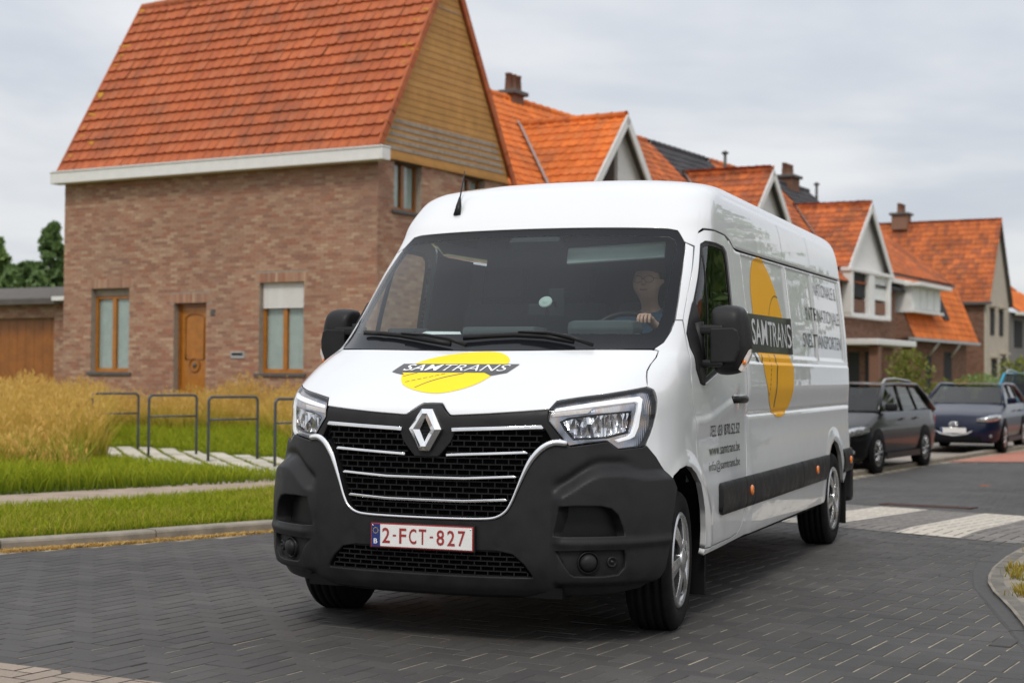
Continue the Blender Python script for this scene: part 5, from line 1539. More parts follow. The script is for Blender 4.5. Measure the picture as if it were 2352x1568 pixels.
# tall straw-coloured grass in front of the brick house and in the wild corner
tall = wild | back
tq = q[tall][:52000]
dd_ = (tq[:, :2] - pad_c) @ PADN
wl_ = tq[:, 0] + .262 * tq[:, 1] < .1
hs = np.where(wl_, np.clip(.35 + (tq[:, 1] - 17.4) * .10, .32, .76), np.clip(.46 + (dd_ - 3.0) * .095, .42, 1.02))
hs = hs * (1 + .25 * np.sin(tq[:, 0] * 2.1 + .7 * tq[:, 1]) * np.sin(tq[:, 1] * 1.3) + .12 * np.sin(tq[:, 0] * 5.3))
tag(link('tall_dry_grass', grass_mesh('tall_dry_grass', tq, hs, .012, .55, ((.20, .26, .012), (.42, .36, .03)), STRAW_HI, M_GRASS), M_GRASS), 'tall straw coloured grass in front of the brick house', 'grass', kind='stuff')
tq2 = q[tall][1::3]; h2 = np.interp(np.arange(len(tq2)) * 1.0, [0, len(tq2)], [.42, .42])
tag(link('tall_green_grass', grass_mesh('tall_green_grass', tq2, h2, .016, .6, GREEN_LO, ((.26, .32, .02), (.46, .42, .05)), M_GRASS), M_GRASS), 'green undergrowth among the tall dry grass', 'grass', kind='stuff')
# feathery seed heads on the tall grass
sd = tq[::7]; sh = hs[::7] * RNG.uniform(.85, 1.2, len(sd))
sp = sd + np.stack([RNG.normal(0, .05, len(sd)), RNG.normal(0, .05, len(sd)), sh - .10], 1)
rep = np.repeat(sp, 5, 0) + RNG.normal(0, .02, (len(sp) * 5, 3)) + np.stack([np.zeros(len(sp) * 5)] * 2 + [np.tile(np.arange(5) * .025, len(sp))], 1)
tag(link('seed_heads', grass_mesh('seed_heads', rep, .06, .022, .6, ((.55, .33, .07), (.66, .44, .13)), ((.70, .46, .12), (.80, .56, .20)), M_GRASS), M_GRASS), 'feathery seed heads of the tall dry grass', 'grass', kind='stuff')
# tufts at the island kerb
ip = np.array(island[4:13]); sg_ = RNG.integers(0, len(ip) - 1, 900); tt = RNG.uniform(0, 1, (900, 1)); g3 = ip[sg_] * (1 - tt) + ip[sg_ + 1] * tt + np.array([.16, -.03]) + RNG.normal(0, .035, (900, 2))
g3 = g3[patchy(g3, 5, -.1, 5)]
g3 = np.concatenate([g3, np.full((len(g3), 1), .03)], 1)
tag(link('island_grass', grass_mesh('island_grass', g3, .055, .008, .8, ((.10, .13, .01), (.35, .22, .04)), ((.30, .30, .05), (.60, .40, .10)), M_GRASS), M_GRASS), 'green and dry tufts along the edge of the paved island', 'grass', kind='stuff')
# ---- slabs with grass joints under the bicycle stands
padg = empty('rack_pad'); padg['kind'] = 'structure'
mb = MB(); mb.bbox((0, 0, 0), (.43, .235, .05), .012); slab = mb.mesh('slab'); slab.materials.append(M_SLAB)
SLA = np.array([-.30, .954]); SLB = np.array([.954, .30])
for i in range(-24, 25):
    for j in range(-14, 15):
        c = pad_c + SLB * (i * .29) + SLA * (j * .45 + (.22 if i % 2 else 0))
        if not inpoly(np.array([c]), pad)[0]: continue
        o = link('slab', slab, None, padg, (c[0], c[1], .058 + random.uniform(-.006, .006)), (0, 0, math.atan2(SLA[1], SLA[0]) + random.uniform(-.04, .04)))
pg = scatter(pad, 16000)
_f = ((pg[:, :2] - pad_c) @ SLB / .29 + 1000.5) % 1
pg = pg[np.abs(_f - .5) > .42]
tag(link('pad_grass', grass_mesh('pad_grass', pg, .05, .010, .8, GREEN_LO, GREEN_HI, M_GRASS), M_GRASS), 'short grass growing between the slabs under the bicycle stands', 'grass', kind='stuff')
# ---- bicycle stands
M_STEEL = simple('painted_steel', (.075, .085, .095, 1), .45, metal=.4, noise=.15, nscale=20)
def rack():
    rt = empty('bicycle_stand')
    w, h_, r_ = .38, .86, .019
    arc = lambda cx_, cz_, a0, a1: [(cx_ + .06 * math.cos(a), 0, cz_ + .06 * math.sin(a)) for a in np.linspace(a0, a1, 6)]
    pts = [(-w, 0, 0)] + [(-w, 0, .3)] + arc(-w + .06, h_ - .06, math.pi, math.pi / 2) + arc(w - .06, h_ - .06, math.pi / 2, 0) + [(w, 0, .3), (w, 0, 0)]
    mb = MB(); mb.tube(pts, r_, 10); mb.build('hoop', M_STEEL, rt)
    mb = MB(); mb.tube([(-w, 0, .56), (w, 0, .56)], .013, 8); mb.build('crossbar', M_STEEL, rt)
    for sg in (-1, 1):
        mb = MB(); mb.lathe([(.06, 0), (.06, .012), (.03, .014)], 14, mat=Matrix.Translation((sg * w, 0, 0))); mb.build('foot_plate', M_STEEL, rt)
    return rt
rk = rack()
rlab = ['bicycle stand furthest from the van, half sunk in tall grass', 'second bicycle stand from the tall grass', 'bicycle stand nearest the van that shows whole', 'bicycle stand half hidden behind the van headlamp']
for k, (d, lab) in enumerate(zip((-3.37, -1.63, 0, 1.62), rlab)):
    o = rk if k == 0 else copy_tree(rk)
    c = pad_c + PADD * d
    o.location = (c[0], c[1], .07); o.rotation_euler = (0, 0, math.atan2(PADN[1], PADN[0]))
    tag(o, lab, 'bicycle stand', 'bicycle stands on the slab strip')
# ------------------------------------------------------------------ houses
# local frame of the terrace: x = towards the street (right), y = along the street, z = up
HO = (-2.68, 32.0, 0); HRZ = math.atan2(-.5018, .8650)
BR = [(.425, .25, .163, 1), (.395, .208, .132, 1), (.46, .292, .195, 1), (.37, .172, .110, 1), (.495, .33, .22, 1), (.41, .228, .150, 1), (.35, .187, .128, 1), (.44, .265, .178, 1), (.40, .234, .160, 1), (.315, .165, .115, 1)]
M_BRICK = varied('handmade_brick', BR, rough=.9, nscale=40, namt=.20, bump=.6, bscale=90, big=.08, stain=((.5, .5, .35), .35, (.26, .17, .13, 1)))
M_MORTAR = simple('mortar', (.34, .29, .235, 1), .95, noise=.15, nscale=12, bump=.4, bscale=120)
M_BRICK2 = varied('brown_brick', [(.22, .115, .075, 1), (.26, .14, .095, 1), (.18, .095, .065, 1), (.24, .13, .09, 1)], rough=.9, nscale=30, namt=.2, bump=.5, bscale=90)
TL = [(.44, .118, .044, 1), (.46, .126, .047, 1), (.42, .108, .042, 1), (.45, .132, .054, 1), (.41, .110, .044, 1), (.455, .120, .042, 1)]
M_TILE = varied('red_clay_tile', TL, rough=.75, nscale=9, namt=.16, bump=.4, bscale=80, big=.10, bigscale=1.1, stain=((1.6, 1.6, .5), .55, (.16, .075, .05, 1)))
M_TILE_O = varied('orange_clay_tile', [(.62, .155, .028, 1), (.67, .175, .032, 1), (.57, .14, .028, 1), (.60, .165, .04, 1)], rough=.75, nscale=7, namt=.20, bump=.4, bscale=60, big=.16, bigscale=.7, stain=((1.2, 1.2, .5), .45, (.22, .085, .04, 1)))
M_TILE_B = varied('weathered_orange_tile', [(.48, .13, .04, 1), (.54, .15, .045, 1), (.40, .11, .04, 1), (.33, .10, .045, 1)], rough=.8, nscale=5, namt=.25, bump=.4, bscale=60, big=.2, bigscale=.8, stain=((1.0, 1.0, .4), .75, (.14, .075, .045, 1)))
M_SLATE = varied('dark_slate', [(.045, .042, .045, 1), (.055, .05, .052, 1), (.038, .036, .04, 1)], rough=.6, nscale=9, namt=.2, bump=.3)
M_WOODC = varied('larch_cladding', [(.46, .235, .068, 1), (.48, .25, .073, 1), (.44, .22, .064, 1), (.47, .242, .076, 1)], rough=.7, nscale=3, namt=.16, bump=.4, bscale=50, big=.12)
M_GREYW = simple('weathered_wood', (.29, .24, .19, 1), .85, noise=.25, nscale=8, bump=.4, bscale=50)
M_OAK = simple('orange_varnish', (.40, .145, .012, 1), .35, noise=.18, nscale=7, coat=.3)
M_OAKD = simple('brown_varnish', (.25, .085, .010, 1), .4, noise=.2, nscale=6, coat=.2)
M_WHITEW = simple('white_trim', (.76, .75, .72, 1), .55, noise=.06, nscale=5)
M_WBRICK = simple('white_painted_brick', (.74, .73, .70, 1), .8, noise=.06, nscale=6, bump=.7, bscale=22)
M_RENDER = simple('beige_render', (.47, .41, .33, 1), .9, noise=.08, nscale=3, bump=.3, bscale=60)
M_GREYR = simple('grey_render_and_shade', (.20, .185, .175, 1), .9, noise=.08, nscale=3)  # render of the far house; also the painted shade on one gable half
M_BSTONE = simple('blue_stone', (.10, .095, .09, 1), .7, noise=.2, nscale=10)
M_NET = simple('net_curtain', (.78, .80, .77, 1), .9, noise=.10, nscale=5)
M_DARKROOM = simple('dark_room', (.02, .02, .021, 1), .9)
M_ZINC = simple('zinc', (.42, .43, .43, 1), .55, metal=.3, noise=.15, nscale=6)
M_PANE = glass('window_glass', tint=(.82, .86, .85), ior=1.5)
M_LICHEN = simple('orange_lichen', (.50, .25, .02, 1), .9, noise=.3, nscale=20)

def quad_boxes(Rc, axis, plane, dep, jit=.002):
    """Rc: (n,4) x0,x1,z0,z1 rectangles standing in a wall plane; each gets a face and four sides"""
    n = len(Rc); V = np.zeros((n, 8, 3), np.float32)
    j = RNG.normal(0, jit, n)
    for k, (a, b, d) in enumerate(((0, 2, 0), (1, 2, 0), (1, 3, 0), (0, 3, 0), (0, 2, 1), (1, 2, 1), (1, 3, 1), (0, 3, 1))):
        h = Rc[:, a]; z = Rc[:, b]
        if axis == 'y': V[:, k] = np.stack([h, plane + (dep if d else 0) + (0 * j if d else j), z], 1)
        else: V[:, k] = np.stack([plane - (dep if d else 0) + (0 * j if d else j), h, z], 1)
    F = [(0, 1, 2, 3), (0, 4, 5, 1), (1, 5, 6, 2), (2, 6, 7, 3), (3, 7, 4, 0)]
    return V.reshape(-1, 3), (np.array(F)[None] + (np.arange(n) * 8)[:, None, None]).reshape(-1, 4)
def brick_rects(x0, x1, z0, z1, openings, bw=.222, bh=.068, gx=.010, gz=.010):
    """running bond with bricks cut at openings (ox0, ox1, oz0, oz1)"""
    out = []
    r_ = 0; z = z0
    while z + bh * .5 < z1:
        zt = min(z + bh - gz, z1)
        segs = [(x0, x1)]
        for a, b, c, d in openings:
            if z + bh > c + .01 and z < d - .01:
                ns = []
                for p, q in segs:
                    if b <= p or a >= q: ns.append((p, q)); continue
                    if a > p: ns.append((p, a))
                    if b < q: ns.append((b, q))
                segs = ns
        ph = (r_ % 2) * bw / 2 + random.uniform(-.02, .02)
        for p, q in segs:
            k = math.floor((p - x0 - ph) / bw)
            while True:
                a = x0 + ph + k * bw; b = a + bw - gx; k += 1
                if a >= q: break
                a2, b2 = max(a, p), min(b, q)
                if b2 - a2 > .03: out.append((a2, b2, z, zt))
        z += bh; r_ += 1
    return np.array(out)
def lintel(a, b, z, h=.21, w=.068):
    n = int(round((b - a + .24) / w)); x = a - .12
    return [(x + k * (b - a + .24) / n, x + (k + 1) * (b - a + .24) / n - .010, z + .004, z + h) for k in range(n)]
# ---- the corner house with the long facade
HOUSE = empty('corner_house', HO, HRZ)
tag(HOUSE, 'corner brick house with steep red tiled roof and timber clad gable behind the meadow', 'house')
X0, X1, YF, YB = -9.36, -.35, .35, 5.62
ZE = 5.72
op_f = [(-8.464, -7.270, 1.255, 3.19), (-5.913, -4.961, .30, 2.81), (-3.464, -2.252, 1.255, 3.213)]
op_g = [(.945, 2.0, 4.72, 5.785), (3.69, 4.63, 4.72, 5.765), (3.6, 4.7, 1.3, 2.9)]
def core_wall(x0, x1, z0, z1, ops):
    """rectangles left of a wall after cutting the openings"""
    xs = sorted({x0, x1, *[o[0] for o in ops], *[o[1] for o in ops]})
    zs = sorted({z0, z1, *[o[2] for o in ops], *[o[3] for o in ops]})
    out = []
    for a, b in zip(xs[:-1], xs[1:]):
        for c, d in zip(zs[:-1], zs[1:]):
            m_ = ((a + b) / 2, (c + d) / 2)
            if any(o[0] < m_[0] < o[1] and o[2] < m_[1] < o[3] for o in ops): continue
            out.append((a, b, c, d))
    return out
mb = MB()
for a, b, c, d in core_wall(X0, X1, -.1, ZE, op_f): mb.box(((a + min(b, X1 - .010)) / 2, YF + .008 + .15, (c + d) / 2), (min(b, X1 - .010) - a, .30, d - c))
wall_f = mb.build('wall', M_MORTAR, HOUSE)
mb = MB()
for a, b, c, d in core_wall(YF + .31, YB, -.1, ZE + .14, op_g): mb.box((X1 - .008 - .15, (a + b) / 2, (c + d) / 2), (.30, b - a, d - c))
wall_g = mb.build('wall', M_MORTAR, HOUSE)
mb = MB(); mb.box(((X0 + X1) / 2, YB + .1, 2.85), (X1 - X0, .2, 5.8)); mb.box((X0 + .10, (YF + YB) / 2 + .15, 2.85), (.2, YB - YF - .35, 5.8)); mb.build('wall', M_BRICK2, HOUSE)
RF = brick_rects(X0, X1 + .002, 0, ZE, op_f + [(o[0] - .12, o[1] + .12, o[3], o[3] + .21) for o in op_f])
RL = np.array(sum([lintel(o[0], o[1], o[3]) for o in op_f], []))
# pick the 300 bricks seen largest: right end of the facade, above the meadow
full = np.where((RF[:, 1] - RF[:, 0] > .205) & (RF[:, 2] > 1.4) & (RF[:, 3] < 5.5))[0]
pick = full[np.argsort(-RF[full, 1] + .0 * RF[full, 2])][:300]
msk = np.ones(len(RF), bool); msk[pick] = False
V, F = quad_boxes(np.array([(-.106, .106, -.029, .029)]), 'y', 0, .03, 0); bmesh_ = mesh_np('brick', V, F); bmesh_.materials.append(M_BRICK)
for i in pick:
    a, b, c, d = RF[i]
    o = link('brick', bmesh_, None, wall_f, ((a + b) / 2, YF + random.gauss(0, .002), (c + d) / 2)); o.scale = ((b - a) / .212, 1, (d - c) / .058)
V, F = quad_boxes(np.concatenate([RF[msk], RL]), 'y', YF, .02)
o = link('brick', mesh_np('brick', V, F), M_BRICK, wall_f); o['kind'] = 'stuff'
RG_ = brick_rects(YF, YB, 0, ZE + .09, op_g)
V, F = quad_boxes(RG_, 'x', X1, .02); o = link('brick', mesh_np('brick', V, F), M_BRICK, wall_g); o['kind'] = 'stuff'
def window(parent, x0, x1, z0, z1, y, ax='y', mat=M_OAK, mull=True, shutter=None, curtain=True, sill=True, deep=.16, fw=.07, box=0):
    """casement: frame, leaves, panes, net curtain, sill; in a facade (ax y) or gable (ax x)"""
    g = empty('window', (0, 0, 0), 0, parent)
    def P(h, d, z): return (h, y + d, z) if ax == 'y' else (y - d, h, z)
    def bx(mb_, h0, h1, d0, d1, za, zb):
        c = P((h0 + h1) / 2, (d0 + d1) / 2, (za + zb) / 2)
        s_ = (h1 - h0, d1 - d0, zb - za) if ax == 'y' else (d1 - d0, h1 - h0, zb - za)
        mb_.box(c, s_)
    zt = z1 - box
    mb = MB()
    bx(mb, x0, x0 + fw, deep, deep + .07, z0, zt); bx(mb, x1 - fw, x1, deep, deep + .07, z0, zt)
    bx(mb, x0 + fw, x1 - fw, deep, deep + .07, z0, z0 + fw * 1.3); bx(mb, x0 + fw, x1 - fw, deep, deep + .07, zt - fw, zt)
    if mull: bx(mb, (x0 + x1) / 2 - fw * .8, (x0 + x1) / 2 + fw * .8, deep - .015, deep + .07, z0 + fw, zt - fw)
    mb.build('frame', mat, g, bevel=.006)
    for a, b in (((x0 + fw, (x0 + x1) / 2 - fw * .8), ((x0 + x1) / 2 + fw * .8, x1 - fw)) if mull else ((x0 + fw, x1 - fw),)):
        mb = MB(); bx(mb, a, b, deep + .035, deep + .040, z0 + fw * 1.3, zt - fw); mb.build('pane', M_PANE, g)
    if curtain:
        mb = MB(); n = 40
        V = []; 
        for k in range(n + 1):
            h = x0 + fw + (x1 - x0 - 2 * fw) * k / n
            dd = deep + .062 + .012 * math.sin(k * 1.9) + .01 * math.sin(k * 4.3)
            V += [P(h, dd, z0 + .06), P(h, dd, zt - .08)]
        mb.add(V, [(2 * k, 2 * k + 2, 2 * k + 3, 2 * k + 1) for k in range(n)], True); mb.build('net_curtain', M_NET, g)
    mb = MB(); bx(mb, x0 + .01, x1 - .01, deep + .29, deep + .31, z0, z1); mb.build('room', M_DARKROOM, g)
    if box:
        mb = MB(); bx(mb, x0 + .01, x1 - .01, deep - .03, deep + .05, zt + .004, z1 - .004); mb.build('shutter_box', M_GREYW, g)
    if shutter:
        n = int((z1 - shutter) / .055)
        mb0 = MB(); bx(mb0, x0 + .03, x1 - .03, 0, .018, 0, .048); me = mb0.mesh('shutter_slat'); me.materials.append(M_WHITEW)
        for k in range(n):
            d = (0, deep - .055, z1 - .055 * (k + 1)) if ax == 'y' else (-(deep - .055), 0, z1 - .055 * (k + 1))
            oo = link('shutter_slat', me, None, g, (d[0], d[1], d[2]))
    if sill:
        mb = MB(); bx(mb, x0 - .09, x1 + .09, -.05, deep + .02, z0 - .07, z0 - .002); mb.build('sill', M_BSTONE, g, bevel=.006)
    return g
window(HOUSE, *op_f[0], YF, shutter=None, box=.17)
window(HOUSE, *op_f[2], YF, shutter=2.655)
window(HOUSE, op_g[0][0], op_g[0][1], op_g[0][2], op_g[0][3], X1, ax='x', mat=M_OAKD, mull=True)
window(HOUSE, op_g[1][0], op_g[1][1], op_g[1][2], op_g[1][3], X1, ax='x', mat=M_OAKD, mull=True)
window(HOUSE, op_g[2][0], op_g[2][1], op_g[2][2], op_g[2][3], X1, ax='x', mat=M_OAKD, mull=True)
# front door
dr = empty('door', (0, 0, 0), 0, HOUSE)
x0, x1, z0, z1 = op_f[1]
mb = MB()
mb.box((x0 + .04, YF + .20, (z0 + z1) / 2), (.08, .08, z1 - z0)); mb.box((x1 - .04, YF + .20, (z0 + z1) / 2), (.08, .08, z1 - z0)); mb.box(((x0 + x1) / 2, YF + .20, z1 - .045), (x1 - x0 - .16, .08, .09))
mb.build('frame', M_OAKD, dr, bevel=.006)
mb = MB(); mb.box(((x0 + x1) / 2, YF + .21, (z0 + z1) / 2 - .04), (x1 - x0 - .16, .05, z1 - z0 - .09)); leaf = mb.build('door_leaf', M_OAK, dr)
cxm = (x0 + x1) / 2
mb = MB()
for (zc_, hh_) in ((2.05, 1.0), (.95, .62)):
    w2 = .27
    mb.tube([(cxm - w2, YF + .182, zc_ - hh_ / 2), (cxm + w2, YF + .182, zc_ - hh_ / 2), (cxm + w2, YF + .182, zc_ + hh_ / 2 - .08)] + [(cxm + w2 * math.cos(t), YF + .182, zc_ + hh_ / 2 - .08 + .10 * math.sin(t)) for t in np.linspace(0, math.pi, 9)] + [(cxm - w2, YF + .182, zc_ + hh_ / 2 - .08)], .018, 6, closed=True)
mb.build('moulding', M_OAKD, dr)
mb = MB(); mb.tube([(cxm + .15 * math.cos(t), YF + .178, 1.42 + .15 * math.sin(t)) for t in np.linspace(0, 2 * math.pi, 20, endpoint=False)], .02, 6, closed=True); mb.build('carved_rosette', M_OAKD, dr)
mb = MB(); mb.lathe([(.045, 0), (.05, -.03), (.03, -.05), (0, -.055)], 14, axis='Y', mat=Matrix.Translation((cxm, YF + .185, 1.42)), close=False); mb.build('knocker', M_BSTONE, dr)
mb = MB(); mb.box((cxm, YF - .15, .15), (1.3, .7, .30)); mb.build('doorstep', M_BSTONE, HOUSE)
# letter box and house number
mb = MB(); mb.bbox((-4.04, YF - .012, 1.645), (.38, .03, .15), .008); lb = mb.build('letter_box', M_ZINC, HOUSE)
mb = MB(); mb.box((-4.04, YF - .030, 1.665), (.30, .012, .05)); mb.build('slot', M_DEEP, lb)
mb = MB(); mb.bbox((-4.766, YF - .010, 2.59), (.12, .02, .14), .004); mb.build('number_plate', M_BSTONE, HOUSE)
# gutter: white box cornice
mb = MB(); mb.box((-4.75, .155, 5.78), (9.48, .31, .25)); mb.box((-4.75, .145, 5.925), (9.50, .33, .036)); gut = mb.build('gutter', M_WHITEW, HOUSE, bevel=.01)
mb = MB(); mb.box((-4.75, .16, 5.952), (9.44, .25, .012)); mb.build('gutter_lining', M_BSTONE, gut)
# roof: timber slope with interlocking clay tiles
RY, RZ_ = 2.98, 10.45; EY, EZ = .22, 5.94
sl = math.hypot(RY - EY, RZ_ - EZ); cs_, sn_ = (RY - EY) / sl, (RZ_ - EZ) / sl
RX0, RX1 = -9.42, -.28
mb = MB()
mb.prism([(EY, EZ - .04), (RY, RZ_ - .06), (2 * RY - EY, EZ - .04), (2 * RY - EY - .2, EZ - .20), (EY + .2, EZ - .20)], RX0 + .03, RX1 - .10, axis='X')
roof_c = mb.build('roof', M_BSTONE, HOUSE)
def tile_mesh(w=.245, ln=.375, th=.062, name='tile'):
    """one interlocking tile: shallow trough and side roll, thick lower edge"""
    xs = [0, .05, .10, .15, .19, .215, .235, w]; hs_ = [.016, .004, 0, .002, .010, .026, .030, .020]
    xs = [x * w / .245 for x in xs]
    V = []
    for yy, dz in ((0, th), (ln, 0)):
        for x, h in zip(xs, hs_): V.append((x, yy, h + dz))
    for x, h in zip(xs, hs_): V.append((x, 0, h + .0))
    n = len(xs); F = []
    for k in range(n - 1): F.append((k, k + 1, n + k + 1, n + k)); F.append((2 * n + k, 2 * n + k + 1, k + 1, k))
    return mesh_py(name, V, F, False)
def tile_arrays(me):
    V = np.array([tuple(v.co) for v in me.vertices]); F = np.array([tuple(p.vertices) for p in me.polygons]); return V, F
TM = tile_mesh(); TM.materials.append(M_TILE)
TV, TF = tile_arrays(TM)
NR, NC = 17, 37
tw = (RX1 - RX0) / NC; ex = sl / NR
Rt = np.array([[1, 0, 0], [0, cs_, -sn_], [0, sn_, cs_]])
solo_t = []; mass = []
for r_ in range(NR):
    for c in range(NC):
        org = np.array([RX0 + c * tw, EY, EZ]) + Rt @ np.array([0, r_ * ex - .02, .0])
        (solo_t if (r_ < 9 and c >= NC - 34 and len(solo_t) < 300) else mass).append(org)
for og in solo_t:
    o = link('tile', TM, None, roof_c, og + np.array([0, 0, random.gauss(0, .003)]), (math.atan2(sn_, cs_), random.gauss(0, .006), random.gauss(0, .004)))
def mass_tiles(name, orgs, Rm, TV_, TF_, mat, parent, jit=.004):
    og = np.array(orgs); n = len(og)
    W0 = TV_ @ Rm.T
    V = W0[None] + og[:, None] + RNG.normal(0, jit, (n, 1, 3))
    F = (TF_[None] + (np.arange(n) * len(TV_))[:, None, None]).reshape(-1, TF_.shape[1])
    o = link(name, mesh_np(name, V.reshape(-1, 3), F), mat, parent); o['kind'] = 'stuff'
    return o
mass_tiles('tile', mass, Rt, TV, TF, M_TILE, roof_c)
# back slope, ridge, verges
mb = MB(); mb.add([(RX0, RY, RZ_), (RX1, RY, RZ_), (RX1, 2 * RY - EY, EZ), (RX0, 2 * RY - EY, EZ)], [(0, 1, 2, 3)]); mb.build('back_slope', M_TILE, HOUSE)
mb0 = MB(); mb0.lathe([(.12, 0), (.125, .40), (.135, .41), (.135, .44)], 14, axis='X', close=False); rm = mb0.mesh('ridge_tile'); rm.materials.append(M_TILE)
k = 0
while RX0 + k * .41 < RX1 - .2:
    link('ridge_tile', rm, None, roof_c, (RX0 + k * .41, RY, RZ_ - .04 + random.uniform(-.008, .008))); k += 1
mb0 = MB(); mb0.bbox((0, .17, .0), (.06, .36, .16), .012); vm = mb0.mesh('verge_tile'); vm.materials.append(M_TILE)
for r_ in range(NR):
    for xx in (RX0 - .02, RX1 + .02):
        og = np.array([xx, EY, EZ]) + Rt @ np.array([0, r_ * ex, -.01]); link('verge_tile', vm, None, roof_c, og, (math.atan2(sn_, cs_), 0, 0))
        og = np.array([xx, 2 * RY - EY, EZ]) + np.array([0, -(r_ * ex) * cs_, r_ * ex * sn_]); link('verge_tile', vm, None, roof_c, og, (-math.atan2(sn_, cs_), 0, math.pi * 0))
for k in range(46):
    r_ = random.randrange(1, NR); c = random.choice([0, 0, 0, NC - 1, NC - 1, random.randrange(NC)])
    og = np.array([RX0 + (c + random.random()) * tw, EY, EZ]) + Rt @ np.array([0, r_ * ex + random.uniform(0, .2), .045])
    if k == 0: lm = MB(); lm.ball((0, 0, 0), (.085, .045, .012), 9, 5); lme = lm.mesh('lichen'); lme.materials.append(M_LICHEN)
    o = link('lichen', lme, None, roof_c, og, (math.atan2(sn_, cs_), 0, random.uniform(-.4, .4))); s_ = random.uniform(.5, 1.4); o.scale = (s_, s_ * random.uniform(.6, 1.2), 1)
# timber cladding of the gable: overlapping boards
clad = empty('cladding', (0, 0, 0), 0, HOUSE)
np_ = 31; bh = (RZ_ - .1 - 5.83) / np_
def gy0(z): return EY + .10 + (z - EZ) / (RZ_ - EZ) * (RY - EY)
for k in range(np_):
    za = 5.83 + k * bh; zb = za + bh + .012
    ya, yb = max(gy0(za), .36), max(gy0(zb), .36); yc, yd = 2 * RY - ya, 2 * RY - yb
    if yc - ya < .12: continue
    if yd - yb < .02: yb = RY - .01; yd = RY + .01
    xo = X1 + .034; xi = X1 + .024
    V = [(xo, ya, za), (xo, yc, za), (xi, yd, zb), (xi, yb, zb), (X1 - .02, ya, za), (X1 - .02, yc, za), (X1 - .02, yd, zb), (X1 - .02, yb, zb)]
    mb = MB(); mb.add(V, [(0, 1, 2, 3), (0, 4, 5, 1), (1, 5, 6, 2), (2, 6, 7, 3), (3, 7, 4, 0)])
    pk = mb.build('plank', M_WOODC, clad)
    if k in (1, 2, 3, 4, 5, 24, 26):
        z2 = za + bh * (.62 if k < 10 else .28)
        mb = MB(); mb.add([(xo + .004, ya + .12, za + .004), (xo + .004, yc - .12, za + .004), (xo - .006, yc - .25, z2), (xo - .006, ya + .25, z2)], [(0, 1, 2, 3)]); mb.build('weathered_edge', M_GREYW, pk)
mb = MB(); mb.box((X1 + .03, RY, 5.80), (.08, 5.3, .07)); mb.build('drip_board', M_WOODC, clad)
# ---- row houses along the street
ORG_ROW = HO
def slope_tiles(name, parent, p0, u, v, nu, nv, mat, wu, wv, keep=None):
    """tile mass on a slope: p0 corner at the eave, u along the eave, v up the slope (unit vectors)"""
    u = np.array(u, float); v = np.array(v, float); w = np.cross(u, v)
    me = tile_mesh(wu, wv * 1.2, .03, 'tmp'); tv, tf = tile_arrays(me)
    Rm = np.stack([u, v, w], 1)
    orgs = []
    for i in range(nv):
        for j in range(nu):
            c = np.array(p0) + u * (j + .5) * wu + v * (i + .5) * wv
            if keep is not None and not keep(c): continue
            orgs.append(np.array(p0) + u * j * wu + v * i * wv)
    return mass_tiles(name, orgs, Rm, tv, tf, mat, parent, .003)
MR_X, MR_Z = -4.0, 9.1; ME_Z = 5.0
def main_roof(parent, y0, y1, mat, ridge=True):
    ln = math.hypot(MR_X, MR_Z - ME_Z); v = np.array([MR_X / ln, 0, (MR_Z - ME_Z) / ln])
    mb = MB(); mb.add([(.25, y0, ME_Z - .3), (.25, y1, ME_Z - .3), (MR_X, y1, MR_Z - .04), (MR_X, y0, MR_Z - .04), (2 * MR_X, y0, ME_Z), (2 * MR_X, y1, ME_Z)], [(0, 1, 2, 3), (3, 2, 5, 4)])
    r_ = mb.build('roof', M_BSTONE, parent)
    wu, wv = .26, .31
    slope_tiles('tile', r_, (.25, y0, ME_Z - .25), (0, 1, 0), v, int((y1 - y0) / wu), int(ln * 1.06 / wv), mat, wu, wv)
    n = int((y1 - y0) / .42)
    mb = MB()
    for k in range(n): mb.lathe([(.12, 0), (.125, .38), (.14, .385), (.14, .43)], 10, axis='Y', mat=Matrix.Translation((MR_X, y0 + k * .42, MR_Z - .03)), close=False)
    o = mb.build('ridge_tile', mat, r_); o['kind'] = 'stuff'
    return r_
